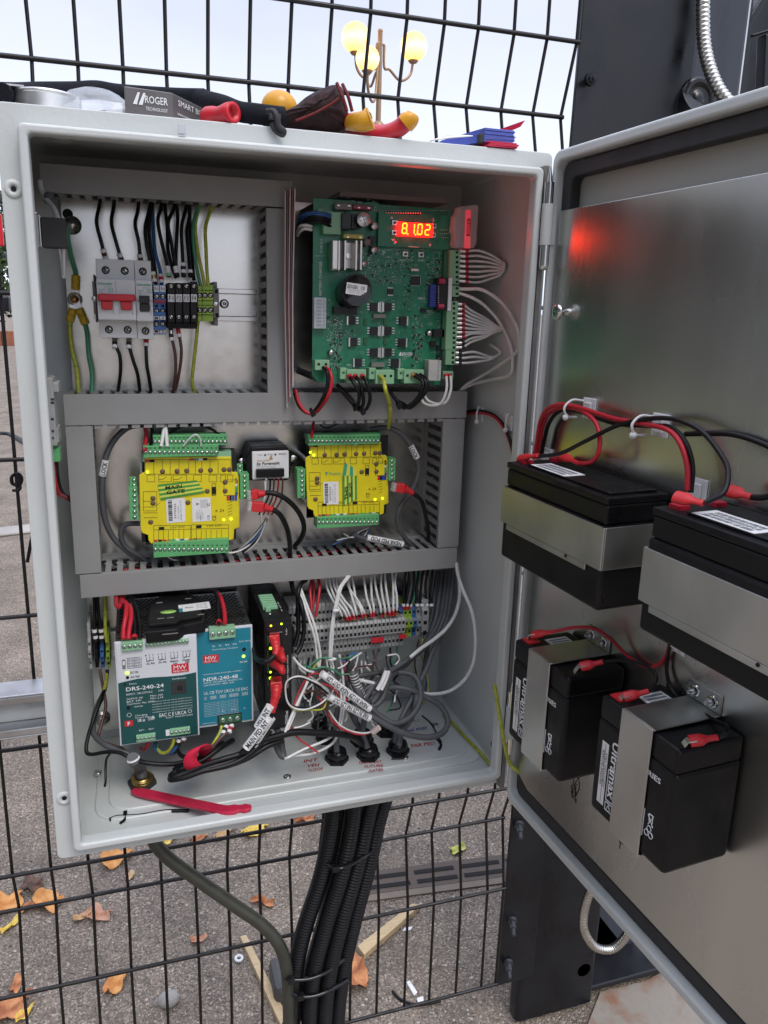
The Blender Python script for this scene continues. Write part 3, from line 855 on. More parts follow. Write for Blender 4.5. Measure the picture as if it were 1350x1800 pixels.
# ------------------------------------------------------------------ door
door = T('door', 'door', 'x', (0,0,0)); del door['label']; del door['category']; door.parent = cab; door.location = D(0,0,0) - Vector(cab.location)
ZB, ZT, UL = -.028, .672, .487
m = MB()
m.dbox(-.003, UL, -.0016, 0, ZB, ZT)
m.build('door_sheet', MT['door_beige'], door, bevel=.0006)
def dframe(mb, o, i, w0, w1, mi=0, rc=.012, n=5):
    def loop(q, r):
        pts = []
        for cx, cz, a0 in ((q[0]+r,q[1]+r,180),(q[2]-r,q[1]+r,270),(q[2]-r,q[3]-r,0),(q[0]+r,q[3]-r,90)):
            for k in range(n+1):
                a = math.radians(a0+90*k/n); pts.append((cx+r*math.cos(a), cz+r*math.sin(a)))
        return pts
    A = loop(o, rc); B = loop(i, rc*.8); N = len(A)
    vs = [D(x,w0,z) for x,z in A]+[D(x,w0,z) for x,z in B]+[D(x,w1,z) for x,z in B]+[D(x,w1,z) for x,z in A]
    mb.add(vs, [(k*N+j, k*N+(j+1)%N, ((k+1)%4)*N+(j+1)%N, ((k+1)%4)*N+j) for k in range(4) for j in range(N)], mi)
m = MB(); dframe(m, (-.0035,ZB-.0005,UL+.0005,ZT+.0005), (.0022,ZB+.0095,UL-.0095,ZT-.0095), -.002, .021, rc=.010)
m.build('door_rim', MT['paint_grey'], door, bevel=.003, seg=3)
m = MB(); dframe(m, (.0030,ZB+.0105,UL-.0105,ZT-.0105), (.0160,ZB+.027,UL-.025,ZT-.025), .0005, .0125, rc=.010)
m.build('door_seal', MT['seal'], door, bevel=.002)
# galvanised plate fixed inside the door
m = MB(); w0, w1 = .0145, .016
pts = [(.0075,.618),(.0075,.014),(.030,.004),(.455,.004),(.455,.618)]
m.prism([D(u,w0,z) for u,z in pts], DN*(w1-w0))
m.build('door_plate', MT['galv_door'], door, bevel=.0005)
m = MB()
u_, z_ = PDc(968,548,.03)
for q, w_ in (((968,548),.024),):
    c = D(u_+.004, .016, z_); m.ring(c, DN, [(.0035,0),(.0035,.008),(.0075,.008),(.0078,.010),(.006,.012),(.002,.012),(0,.0115)], n=20)
m.build('plate_screw', MT['chrome'], door)
# dark strip added to hide the bright line between lip and door
m = MB(); m.box((.4618,.003,ZB+.012),(.4668,.0145,ZT-.012)); m.build('gap_strip', MT['grey_dark'], door, bevel=.001)
# hinges
for zz in (U(961,395,-.005).z, .075):
    hc = Vector((U(961,395,-.005).x, -.005, zz))
    k = MB(); k.cyl(hc+Vector((0,0,-.0188)), hc+Vector((0,0,.0188)), .0056, n=18); k.box(hc+Vector((.002,0,-.018)), hc+Vector((.010,.006,.018))); ho = k.build('hinge', MT['paint_grey'], door)
    h = MB(); h.cyl(hc+Vector((0,0,.019)), hc+Vector((0,0,.038)), .0046, n=16); h.cyl(hc+Vector((0,0,.038)), hc+Vector((0,0,.052)), .0030, .0008, n=12); h.build('hinge_pin', MT['chrome'], ho)
    h = MB(); h.cyl(hc+Vector((0,0,-.038)), hc+Vector((0,0,-.019)), .0046, n=16); h.ball(hc+Vector((0,0,-.038)), .0046); h.build('hinge_pin', MT['chrome'], ho)
# hand marks scribbled on the door plate
m = MB(); random.seed(4)
for (cx, cz) in (PDc(1010,1385,.0163), PDc(1095,1470,.0163)):
    for i in range(7):
        a = random.uniform(0,6); r = random.uniform(.002,.006); p = [(cx+random.uniform(-.006,.006)+math.cos(a+k)*r*.4, cz+random.uniform(-.013,.013)+math.sin(a+k)*r) for k in (0,1.2,2.4)]
        m.tube([D(q[0],.0163,q[1]) for q in p], .00035, n=4, res=3)
m.build('ink_scribble', MT['ink'], door)

# ------------------------------------------------------------------ batteries held on the door
recyc = None
def battery_flat(u0, z0, lab, strap_px, lab2, termlab):
    L, Dp, Ht = .151, .062, .094
    u1, wb, wf, z1 = u0+L, .0175, .0795, z0+Ht
    t = T('battery', lab, 'battery', D((u0+u1)/2,(wb+wf)/2,z0), 'black sealed batteries strapped inside the door')
    m = MB(); m.dbox(u0,u1,wb,wf,z0,z0+Ht*.76); m.build('case', MT['battery'], t, bevel=.003)
    m = MB(); m.dbox(u0+.0012,u1-.0012,wb+.001,wf-.0012,z0+Ht*.762,z1-.006); m.build('case_top', MT['battery'], t, bevel=.002)
    m = MB(); m.dbox(u0+.0005,u1-.0005,wb+.0005,wf-.0005,z1-.0058,z1); 
    m.dbox(u0+.025,u1-.008,wb+.006,wf-.008,z1,z1+.0022); m.build('lid', MT['battery'], t, bevel=.0015)
    # barcode sticker on the lid
    m = MB(); su, sw = u0+.030, wf-.030
    m.dbox(su,su+.052,sw,sw+.022,z1+.0022,z1+.0026); st = m.build('sticker', MT['label'], t)
    m = MB(); k = su+.006
    random.seed(3)
    for i in range(3):
        ww = sw+.004+i*.0058; uu = su+.006
        while uu < su+.046:
            d = random.uniform(.0008,.0032); m.dbox(uu,uu+d,ww,ww+.0042,z1+.0026,z1+.0028); uu += d+random.uniform(.0005,.0014)
    m.build('barcode', MT['ink_grey'], st)
    m = MB(); m.dbox(u0+.006,u0+.016,wf-.020,wf-.010,z1-.001,z1+.003); m.dbox(u0+.006,u0+.016,wb+.008,wb+.018,z1-.001,z1+.003); m.build('terminal', MT['ink_red'], t)
    # strap
    (zt, zb) = strap_px
    s_ = T('battery_strap', lab2, 'bracket', D((u0+u1)/2,wf,zb), 'galvanised straps holding the batteries')
    e = .0015; m = MB()
    m.dbox(u0-.0016,u1+.0016,wf+.0002,wf+.0002+e,zb,zt); m.dbox(u1+.0002,u1+.0002+e,.0165,wf+.0001,zb,zt); m.dbox(u0-.0002-e,u0-.0002,.0165,wf+.0001,zb,zt)
    m.dbox(u0+.010,u1-.018,wf+.0002,wf+.0002+e,zb-.0055,zb-.0001)
    m.dbox(u1+.0018,u1+.018,.0162,.0177,zb,zt); m.dbox(u0-.018,u0-.0018,.0162,.0177,zb,zt)
    m.build('strap_sheet', MT['strap'], s_, bevel=.0006)
    m = MB(); cc = D(u1-.044, wf+.0018, zb-.0015); m.cyl(cc, cc+DN*.0006, .0014, n=10); m.build('slot', MT['hole'], s_)
    return t, (u0,u1,wb,wf,z0,z1)
zA = .290
A, Ab = battery_flat(.044, zA, 'black battery lying on its side of the door nearest the hinge, upper one', (PDc(1065,930,.081)[1], PDc(1062,1008,.081)[1]), 'wide strap round the upper battery nearest the hinge', '')
A['label'] = 'upper black battery nearest the hinge, flat with a white barcode sticker'
Bz = .296
B, Bb = battery_flat(.243, Bz, 'upper black battery cut off by the right edge of the photo', (PDc(1130,960,.081)[1]-.0, PDc(1128,1057,.081)[1]), 'wide strap round the upper battery at the right edge', '')

def battery_tall(u0, z0, lab, lab2):
    L, Ht = .087, .102
    u1, wb, wf, z1 = u0+L, .0175, .0795, z0+Ht
    t = T('battery', lab, 'battery', D((u0+u1)/2,(wb+wf)/2,z0), 'black sealed batteries strapped inside the door')
    m = MB(); ch = .010
    m.dbox(u0,u1,wb,wf,z0,z0+Ht*.815); m.build('case', MT['battery'], t, bevel=.0035)
    m = MB(); m.dbox(u0+.0006,u1-.0006,wb+.0006,wf-.0006,z0+Ht*.806,z1); m.build('lid', MT['battery'], t, bevel=.0025)
    # label strip, lettering and marks on the face
    wF = wf+.0003; zv = Vector((0,0,1))
    lb = MB(); lb.dbox(u0+.0085,u0+.0165,wf+.0001,wF,z0+.011,z0+.066); st = lb.build('white_stripe', MT['white'], t)
    text('MOTIVE POWER', D(u0+.0113,wF+.0002,z0+.028), zv, -DU, .0030, MT['ink'], st, width=.031)
    text('AGM CYCLIC VRLA', D(u0+.0148,wF+.0002,z0+.027), zv, -DU, .0022, MT['ink'], st, width=.031)
    m2 = MB(); m2.dbox(u0+.01285,u0+.01315,wF+.0001,wF+.0002,z0+.012,z0+.065); m2.build('rule', MT['ink'], st)
    text('Ultramax', D(u0+.0245,wF,z0+.072), -zv, DU, .0078, MT['ink_white'], t, name='logo', width=.050, bold=.02)
    text('RIES', D(u1-.026,wF,z0+.070), DU, zv, .0042, MT['ink_white'], t, name='series_lettering', width=.013, bold=.02)
    fr = MB()
    def line(p, q, r=.00035): fr.tube([D(p[0],wF,p[1]), D(q[0],wF,q[1])], r, n=4)
    def outline(a, bb, c, d):
        line((a,bb),(c,bb)); line((c,bb),(c,d)); line((c,d),(a,d)); line((a,d),(a,bb))
    outline(u0+.019,z0+.010,u0+.027,z0+.017); line((u0+.021,z0+.011),(u0+.023,z0+.016)); line((u0+.023,z0+.016),(u0+.025,z0+.011))
    outline(u0+.019,z0+.019,u0+.031,z0+.046)
    cu, cz = u1-.0185, z0+.034
    for i in range(3):       # recycling arrows drawn as rounded loops
        a = math.radians(90+120*i); x, z = cu+.0026*math.cos(a), cz-.010+.0030*math.sin(a)
        fr.tube([D(x+.0022*math.cos(q*1.0472), wF, z+.0026*math.sin(q*1.0472)) for q in range(7)], .00035, n=4, smooth_path=False)
    line((cu-.0025,cz+.004),(cu+.0035,cz-.004)); line((cu+.003,cz+.005),(cu-.0015,cz-.004)); line((cu-.0015,cz+.005),(cu+.0025,cz+.005)); line((cu-.0015,cz+.005),(cu-.0005,cz-.002)); line((cu+.0025,cz+.005),(cu+.0025,cz-.001))
    line((cu-.0065,cz-.017),(cu-.0065,cz+.006)); line((cu-.0065,cz-.017),(cu-.0090,cz-.017))
    fr.build('printed_marks', MT['ink_white'], t)
    m = MB(); m.dbox(u0+.004,u0+.016,wf-.020,wf-.006,z1,z1+.0012); m.build('red_pad', MT['red_boot'], t)
    m = MB(); m.dbox(u0+.012,u0+.034,wb+.012,wb+.036,z1,z1+.0006); st = m.build('sticker', MT['label'], t)
    m = MB()
    for i in range(4): m.dbox(u0+.015+i*.0045,u0+.0175+i*.0045,wb+.014,wb+.033,z1+.0006,z1+.0008)
    m.build('barcode', MT['ink_grey'], st)
    m = MB(); m.cyl(D(u1-.02,wF,z0+.009),D(u1-.02,wF+.0002,z0+.009),.001); 
    e = .0015; s0, s1 = u0+.028, u1-.025
    s_ = T('battery_strap', lab2, 'bracket', D((s0+s1)/2,wf,z0), 'galvanised straps holding the batteries')
    m = MB()
    m.dbox(s0,s1,wf+.0006,wf+.0006+e,z0-.003,z1+.0032); m.dbox(s0,s1,.0165,wf+.0004,z1+.0016,z1+.0032); m.dbox(s0,s1,.0165,wf+.0004,z0-.003,z0-.0014)
    m.dbox(s0,s1+.0,.0162,.0177,z1+.0034,z1+.019); m.dbox(s0,s1,.0162,.0177,z0-.020,z0-.0032)
    m.build('strap_sheet', MT['strap'], s_, bevel=.0012)
    m = MB()
    for uu in (s0+.008, s1-.008):
        c = D(uu,.0178,z1+.011); m.ring(c,DN,[(.0052,0),(.0052,.001),(.003,.001)],n=16); m.cyl(c+DN*.0008,c+DN*.004,.0036,n=6,smooth=False); m.cyl(c+DN*.004,c+DN*.0075,.0017,n=10)
    m.build('bolts', MT['chrome'], s_)
    return (u0,u1,wb,wf,z0,z1)
Cb = battery_tall(.080, .115, 'lower upright black battery nearest the hinge', 'narrow strap round the lower battery nearest the hinge')
Db = battery_tall(.210, .123, 'lower upright black battery furthest from the hinge', 'narrow strap round the lower battery furthest from the hinge')

# red insulated push-on terminals and the battery leads
def boot(tip, tail, lab, r=.0048, blade=True):
    tip = Vector(tip); tail = Vector(tail); d = (tail-tip); L = d.length; d.normalize()
    t = T('terminal_boot', lab, 'connector', tip, 'red insulated connectors on the batteries')
    m = MB(); m.tube([tip + d*L*f for f in (0,.15,.35,.5,.65,.8,1)], r, n=14, res=2, flat=.6,
        rfun=lambda f: .92 if f < .4 else (.92-.45*min(1,(f-.4)/.25)))
    m.build('boot', MT['red_boot'], t)
    if blade:
        m = MB(); s = d.cross(Vector((0,0,1))).normalized(); p = tip - d*.002
        m.prism([p+s*.0032+Vector((0,0,.0004)), p-s*.0032+Vector((0,0,.0004)), p-s*.0032-d*.003-Vector((0,0,.004)), p+s*.0032-d*.003-Vector((0,0,.004))], -d*.0006)
        m.prism([p+s*.0032+Vector((0,0,.0014)), p-s*.0032+Vector((0,0,.0014)), p-s*.0032+d*.006+Vector((0,0,.0014)), p+s*.0032+d*.006+Vector((0,0,.0014))], (0,0,-.0008))
        m.build('blade', MT['tin'], t)
    return t
def dpts(l): return [PD(x,y,w_) for x,y,w_ in l]
zt = Ab[5]+.004
# A : left terminal near the face, right one nearer the plate
boot(PD(913,806,.066), PD(945,800,.066), 'red connector at the hinge corner of the upper inner battery', blade=False)
boot(PD(985,800,.040), PD(1018,815,.042), 'red connector on top of the upper inner battery, by its sticker', blade=False)
boot(PD(1187,873,.074), PD(1237,885,.070), 'red connector at the near corner of the battery cut by the photo edge', blade=False, r=.0055)
boot(PD(1280,862,.035), PD(1322,874,.035), 'red connector at the back of the battery cut by the photo edge', blade=False, r=.0055)
boot(PD(936,1116,.066), PD(975,1110,.055), 'red connector at the left of the lower inner battery top')
boot(PD(1020,1172,.062), PD(1060,1163,.045), 'red connector at the near end of the lower inner battery top')
boot(PD(1096,1226,.068), PD(1140,1215,.050), 'red connector at the left of the lower outer battery top')
boot(PD(1212,1303,.066), PD(1262,1296,.048), 'red connector at the near end of the lower outer battery top')
def wire(name, pts, r, mat, lab, group=None, cat='wire', n=8, par=None, res=5, two=None):
    m = MB(); m.tube(pts, r, n=n, res=res)
    o = m.build(name, MT[mat], origin=Vector(pts[0]))
    props(o, lab, cat, group); return o
GB = 'battery leads on the door'
wire('wire', dpts([(938,806,.03),(944,775,.03),(950,740,.032),(964,718,.034),(990,711,.034),(1030,720,.032),(1080,736,.030),(1130,745,.030),(1172,755,.032),(1195,778,.034),(1208,820,.034),(1208,862,.036)]), .0021, 'wire_red', 'thick red lead arching from the cabinet across both upper batteries', GB)
wire('wire', dpts([(944,805,.026),(949,775,.027),(956,742,.028),(972,722,.028),(995,716,.030),(1022,722,.032),(1045,740,.034),(1054,765,.036),(1052,795,.038),(1040,812,.040),(1018,815,.042)]), .0021, 'wire_red', 'red lead curling down to the sticker side of the upper inner battery', GB)
wire('wire', dpts([(951,804,.022),(956,776,.022),(965,744,.022),(985,722,.023),(1020,724,.024),(1080,744,.025),(1140,748,.026),(1180,752,.028),(1205,778,.030),(1217,820,.030),(1214,866,.032)]), .0021, 'wire_black', 'black lead running beside the thick red lead', GB)
wire('wire', dpts([(948,802,.064),(985,797,.055),(1030,775,.045),(1085,748,.034),(1140,736,.030),(1190,738,.030),(1235,760,.032),(1268,800,.040),(1280,830,.05),(1272,865,.06),(1240,884,.070)]), .0019, 'wire_black', 'black link lead looping between the two upper batteries', GB)
wire('wire', dpts([(1205,763,.020),(1240,762,.020),(1290,764,.020),(1345,782,.020),(1400,812,.020)]), .0021, 'wire_black', 'black lead running off the right edge of the photo', GB)
wire('wire', dpts([(1322,874,.035),(1345,874,.035),(1385,862,.035)]), .0021, 'wire_black', 'short black lead from the rear connector at the photo edge', GB)
wire('wire', dpts([(975,1110,.055),(1010,1103,.045),(1045,1105,.035),(1075,1125,.026),(1100,1150,.022),(1130,1170,.020),(1150,1172,.02),(1170,1155,.02),(1178,1125,.02),(1184,1095,.02)]), .0016, 'wire_red', 'red lead sweeping over the lower inner battery', GB)
wire('wire', dpts([(1060,1163,.045),(1100,1161,.040),(1135,1170,.034),(1153,1188,.034),(1148,1208,.040),(1140,1214,.05)]), .0015, 'wire_black', 'black link lead between the two lower batteries', GB)
wire('wire', dpts([(1187,1095,.02),(1176,1140,.02),(1172,1180,.020),(1182,1215,.022),(1210,1240,.024),(1245,1260,.026),(1276,1276,.03),(1275,1290,.036),(1262,1296,.048)]), .0016, 'wire_black', 'black lead dropping to the lower outer battery', GB)
def tiebase(x, y, lab, w=.0175, s=.0095):
    u, z = PDc(x, y, w)
    t = T('tie_mount', lab, 'tie mount', D(u,.0162,z), 'white adhesive cable tie bases')
    m = MB(); m.dbox(u-s,u+s,.0162,.0178,z-s,z+s); m.dbox(u-s*.55,u+s*.55,.0178,.0205,z-s*.6,z+s*.6); m.build('pad', MT['white'], t, bevel=.0008)
    return t, u, z
for (x,y,l,tie) in ((1035,718,'white tie base on the door nearest the hinge',1),(1160,748,'white tie base on the door right of the first',1),(960,804,'white tie base behind the corner of the upper inner battery',0),(1225,862,'white tie base behind the battery cut by the photo edge',0),(1190,1128,'white tie base under the battery cut by the photo edge',0)):
    t, u, z = tiebase(x,y,l)
    if tie:
        m = MB(); c = D(u-.006,.026,z-.004)
        m.tube([D(u-.008,.018,z+.006),D(u-.009,.030,z+.007),D(u-.009,.038,z),D(u-.009,.034,z-.008),D(u-.008,.024,z-.009)],.0012,n=6)
        m.ball(D(u-.010,.035,z-.009),.0032); m.build('tie', MT['white'], t)
wire('wire', [PD(918,1362,.012), PD(903,1350,.020), U(893,1335,-.006), U(886,1302,-.012), U(879,1262,-.012), U(874,1230,-.009), U(869,1203,-.004)], .0022, 'wire_yg', 'green and yellow earth wire looping up over the cabinet lip by the hinge', None)
wire('wire', [UZ(864,1346,FZ+.006), UZ(845,1324,FZ+.005), UZ(820,1298,FZ+.005), UZ(795,1270,FZ+.006), UZ(778,1256,FZ+.010)], .0022, 'wire_yg', 'green and yellow earth wire along the cabinet floor towards the hinge', None)

# ------------------------------------------------------------------ tools and bits lying on the cabinet roof (z = TOP)
TOP = H+b
# solder / tape tin
c = U(80,165,.07); t = T('metal_tin', 'shallow round metal tin at the left end of the cabinet roof', 'tin', (c.x,.07,TOP))
r = abs(U(140,165,.07).x-U(22,165,.07).x)/2; zt_ = U(80,146,.03).z
m = MB(); m.cyl((c.x,.07,TOP+.0005),(c.x,.07,zt_-.0035), r*.985, n=48, cap=False); m.ring((c.x,.07,zt_-.0035),(0,0,1),[(r*.985,0),(r*1.015,.0008),(r*1.015,.003),(r*.96,.0035)],n=48); m.ring((c.x,.07,zt_-.0035),(0,0,1),[(r*.96,.0035),(r*.95,.001),(0,.001)],n=48); m.build('tin_body', MT['tin'], t)
m = MB(); q = U(26,146,.06); m.box((c.x-r-.004,.05,zt_+.0002),(c.x-r+.012,.062,zt_+.0016)); m.build('tab', MT['tin'], t)
m = MB(); m.tube([Vector((c.x+r-.004,.05,TOP+.003)),Vector((c.x+r+.01,.04,TOP+.002)),Vector((c.x+r+.022,.035,TOP+.002))],.0025); m.build('lever', MT['black'], t)
# crumpled clear bag with coiled black hose behind
def blob(c, sc, seed, amp=.25, n=28, flat=True):
    random.seed(seed); m = MB(); m.ball((0,0,0), 1, n=n)
    ph = [(Vector((random.gauss(0,1),random.gauss(0,1),random.gauss(0,1)))*2.2, random.uniform(0,6)) for _ in range(7)]
    vs = []
    for v in m.v:
        k = 1 + amp*sum(math.sin(v.dot(a)+p) for a,p in ph)/4
        q = Vector((v.x*sc[0]*k, v.y*sc[1]*k, v.z*sc[2]*k)) + Vector(c)
        if flat and q.z < TOP+.0005: q.z = TOP+.0005
        vs.append(q)
    m.v = vs; return m
c = U(195,170,.07)
m = blob((c.x,.075,TOP+.008),(.052,.03,.022),5,.35); props(m.build('plastic_bag', MT['bag']), 'crumpled clear plastic bag behind the small dark box', 'bag')
c = U(335,175,.09)
m = blob((c.x,.09,TOP+.004),(.045,.02,.016),9,.3); props(m.build('plastic_bag', MT['bag']), 'crumpled clear plastic wrap between the dark box and the strap', 'bag')
mk('cloth_black', (.012,.013,.018), .9, bump=.8, bscale=300, bdist=.001, spec=.2)
P = lambda l: [U(x,y,Y_) for x,y,Y_ in l]
wire('tool_strap', P([(2,164,.045),(30,163,.10),(70,161,.13),(130,160,.15),(170,158,.16),(210,164,.17),(300,170,.17),(360,172,.15)]), .0085, 'cloth_black', 'dark padded strap lying along the back of the cabinet roof', cat='strap', n=10)
# small carton
c = U(262,188,.03)
t = T('small_carton', 'small dark grey carton with white lettering on the cabinet roof', 'box', (c.x,.03,TOP))
yf = .022; a0 = U(220,152,yf); a1 = U(306,188,yf); 
gd = .055; sk = Vector((.022, gd, 0))
mk('carton', (.12,.112,.112), .35, var=.1); 
fl, fr_ = Vector((U(219,185,yf).x, yf, TOP+.0008)), Vector((U(304,185,yf).x, yf+.006, TOP+.0008))
hh = U(260,157,yf).z - TOP
m = MB(); m.prism([fl, fr_, fr_+Vector((.034,.048,0)), fl+Vector((.030,.048,0))], (0,0,hh*1.0)); m.build('carton_body', MT['carton'], t, bevel=.0008)
fd = (fr_-fl).normalized(); fn = Vector((fd.y,-fd.x,0)); L = (fr_-fl).length
m = MB(); m.prism([fl+Vector((0,-.0004,0)), fr_+Vector((0,-.0004,0)), fr_+Vector((0,.03,0)), fl+Vector((0,.03,0))], (0,0,-.0006)); m.build('red_base', MT['red'], t)
o_ = fl + fn*.0006 + Vector((0,0,hh*.62))
text('ROGER', o_+fd*L*.42, fd, AZ, hh*.27, MT['ink_white'], t, width=L*.48, bold=.01)
text('TECHNOLOGY', o_+fd*L*.43+Vector((0,0,-hh*.34)), fd, AZ, hh*.13, MT['ink_white'], t, width=L*.46)
m = MB(); q = o_ + fd*L*.17; e = hh*.24
for dx in (0, .0045):
    m.quad([q+fd*dx+Vector((0,0,-e)), q+fd*(dx+.0032)+Vector((0,0,-e)), q+fd*(dx+.0060)+Vector((0,0,e*.9)), q+fd*(dx+.0042)+Vector((0,0,e*.9))])
m.build('emblem', MT['ink_white'], t)
sd = Vector((.034,.048,0)).normalized(); sn = Vector((sd.y,-sd.x,0)); so_ = fr_ + sn*.0007
text('SMART BOX', so_+sd*.008+Vector((0,0,hh*.72)), sd, AZ, hh*.22, MT['ink_white'], t, width=.045)
text('www.rogertechnology.com', so_+sd*.006+Vector((0,0,hh*.30)), sd, AZ, hh*.12, MT['ink_white'], t, width=.048)
# red plastic plug / handle end
c = U(385,196,.03); t = T('red_grip', 'bright red hollow plastic grip end on the cabinet roof', 'grip', (c.x,.03,TOP))
m = MB(); p0, p1 = U(362,194,.045), U(410,199,.018); d_ = (p1-p0); ln = d_.length; d_.normalize()
p0.z = TOP+.0085; p1.z = TOP+.0085
m.ring(p0,(p1-p0),[(0,0),(.0075,0),(.0085,.003),(.0080,ln*.3),(.0068,ln*.45),(.0072,ln*.6),(.0086,ln*.8),(.0086,ln),(.0050,ln),(.0050,ln*.8),(0,ln*.8)],n=22); m.build('grip_sleeve', MT['red'], t)
# black strap with buckle
wire('tool_strap', P([(352,174,.10),(390,184,.06),(420,196,.035),(450,200,.03),(480,204,.028),(500,206,.028)]), .0085, 'cloth_black', 'black webbing strap hanging over the front edge of the roof', cat='strap', n=10)
t = T('strap_buckle', 'dark metal buckle hooked over the roof edge below the glove', 'buckle', U(486,215,.012))
m = MB(); m.tube(P([(470,196,.014),(480,196,.010),(486,205,.008),(490,222,.008),(498,230,.008),(496,236,.010),(484,228,.012),(478,216,.012)]), .0028, n=8); m.box(U(474,198,.008),U(492,212,.014)); m.build('hook', MT['seal'], t, bevel=.0008)
# dark knitted glove
mk('glove', (.040,.022,.022), .9, bump=.9, bscale=260, bdist=.0012, spec=.15, var=.35, vscale=120)
mk('glove_red', (.16,.02,.02), .9, bump=.9, bscale=260)
c = U(560,200,.06)
def sheetblob(outline, y0, y1, seed=1):
    """closed pillow whose silhouette follows the given outline in its own plane"""
    P_ = spline([Vector((U(x,y,y0).x,0,U(x,y,y0).z)) for x,y in outline]+[Vector((U(*outline[0],y0).x,0,U(*outline[0],y0).z))], 5)[:-1]
    cen = sum(P_, Vector())/len(P_); N = len(P_); m = MB(); random.seed(seed)
    vs = []; ks = [(-1,.25),(-.8,.62),(-.4,.90),(0,1),(.4,.92),(.8,.66),(1,.28)]
    ym = (y0+y1)/2; hy = (y1-y0)/2
    for a, s in ks:
        for i, p in enumerate(P_):
            q = cen + (p-cen)*s; q.y = ym + a*hy + .0015*math.sin(i*.9+a*5)
            vs.append(q)
    fs = [(k*N+i,k*N+(i+1)%N,(k+1)*N+(i+1)%N,(k+1)*N+i) for k in range(len(ks)-1) for i in range(N)] + [list(range(N))[::-1], list(range((len(ks)-1)*N, len(ks)*N))]
    m.add(vs, fs, 0, True); return m
t = T('work_glove', 'dark maroon knitted glove slumped on the middle of the roof', 'glove', (c.x,.06,TOP))
sheetblob([(470,196),(500,186),(530,172),(555,152),(580,140),(608,133),(620,150),(627,180),(628,205),(618,224),(590,226),(540,222),(500,218),(476,212)], .035, .10).build('glove_body', MT['glove'], t)
m = MB()
for i, (x0_,x1_) in enumerate(((596,604),(606,613))):
    m.tube(P([(x0_-4,146+i*2,.036),(x0_+6,170,.030),(x1_+6,196,.032)]), .0016, n=6)
m.tube(P([(520,212,.034),(550,200,.031),(580,184,.030),(596,172,.030)]), .0011, n=5)
m.build('stitching', MT['glove_red'], t)
# orange-yellow ball handle
c = U(491,182,.11); t = T('yellow_handle', 'rounded amber tool handle peeping out behind the strap', 'handle', (c.x,.11,TOP))
mk('amber', (.75,.36,.02), .35)
m = MB(); m.ball((c.x,.11,c.z-.004),.0178,n=24,sc=(1,.9,.9)); m.cyl((c.x,.11,c.z-.006),(c.x+.03,.14,TOP+.007),.009,n=14); m.build('handle_body', MT['amber'], t)
# pliers : red handles with amber ends
t = T('pliers', 'insulated pliers with red and amber handles pointing at the viewer', 'pliers', (U(670,225,.05).x,.05,TOP))
def grip(pts, r, name, mat, rf=None, flat=.8): 
    m = MB(); m.tube(pts, r, n=14, res=6, flat=flat, rfun=rf); return m.build(name, MT[mat], t)
mk('plier_red', (.60,.03,.05), .32)
grip(P([(598,222,.09),(640,230,.055),(675,234,.035),(700,226,.022),(716,212,.016)]), .0092, 'lower_grip', 'plier_red', lambda f: .75+.35*f)
grip(P([(712,218,.016),(722,208,.013),(726,200,.012)]), .0100, 'lower_grip_end', 'amber', lambda f: 1-.35*f*f)
grip(P([(592,214,.10),(612,214,.06),(634,212,.03)]), .0085, 'upper_grip', 'plier_red')
grip(P([(620,214,.045),(640,213,.022),(652,208,.018)]), .0112, 'upper_grip_end', 'amber', lambda f: .8+.25*f)
m = MB(); m.cyl(U(716,214,.012),U(716,214,.0115)+Vector((.0005,-.001,0)),.0022); m.build('hang_hole', MT['seal'], t)
# thick black stub (coil of tape) behind the pliers
c = U(668,208,.12); t = T('spring_coil', 'short black ribbed coil standing behind the pliers', 'coil', (c.x,.12,TOP))
m = MB()
for i in range(6): m.ring((c.x,.12,TOP+.001+i*.0042),(0,0,1),[(.006,0),(.0115,.0004),(.0115,.0036),(.006,.004)],n=20)
m.build('coil_body', MT['black'], t)
# bundles of blue and red strips
mk('strip_blue', (.10,.15,.55), .45); mk('strip_red', (.62,.02,.07), .45)
def fan(name, lab, cat, mat, x0, y0, x1, y1, ya, yb, n, th, rise):
    t = T(name, lab, cat, (U(x0,y0,ya).x,(ya+yb)/2,TOP))
    m = MB()
    for i in range(n):
        A_ = U(x0+i*1.5, y0, yb); B_ = U(x1+random.uniform(-3,3), y1, ya)
        zz = TOP+.0006+i*th
        m.prism([Vector((A_.x,yb,zz+rise*0)),Vector((B_.x-.03,ya+.003,zz)),Vector((B_.x,ya+random.uniform(0,.003),zz)),Vector((B_.x+random.uniform(-.002,.001),ya+.036,zz)),Vector((A_.x+.006,yb+.02,zz))], (0,0,th*.8))
    m.build('strips', MT[mat], t); return t
fan('cable_tie_pack', 'bundle of bright red plastic cable ties under the blue ones', 'cable ties', 'strip_red', 800,250,914,250,.012,.09,4,.0012,0)
t = fan('cable_tie_pack', 'bundle of blue plastic cable ties at the right end of the roof', 'cable ties', 'strip_blue', 750,244,908,244,.018,.08,0,.0016,0)
m = MB()
random.seed(2)
for i in range(11):
    zz = TOP+.0056+i*.0011
    xa, xm, xb = U(752,243,.06).x, U(852,244,.02).x, U(905,246,.02).x + random.uniform(-.0015,.0015)
    m.prism([Vector((xa+.002*i,.075,zz-.003)),Vector((xm,.020+random.uniform(0,.001),zz)),Vector((xb,.020+random.uniform(0,.0015),zz)),Vector((xb-.002,.05,zz)),Vector((xm,.055,zz)),Vector((xa+.012+.002*i,.085,zz-.003))], (0,0,.0009))
m.build('tie_bodies', MT['strip_blue'], t, bevel=.0002)
m = MB(); q = U(806,238,.03); m.box((q.x+.018,.0215,TOP+.004),(q.x+.023,.05,TOP+.0125)); m.build('rubber_band', MT['seal'], t, bevel=.001)
m = MB()
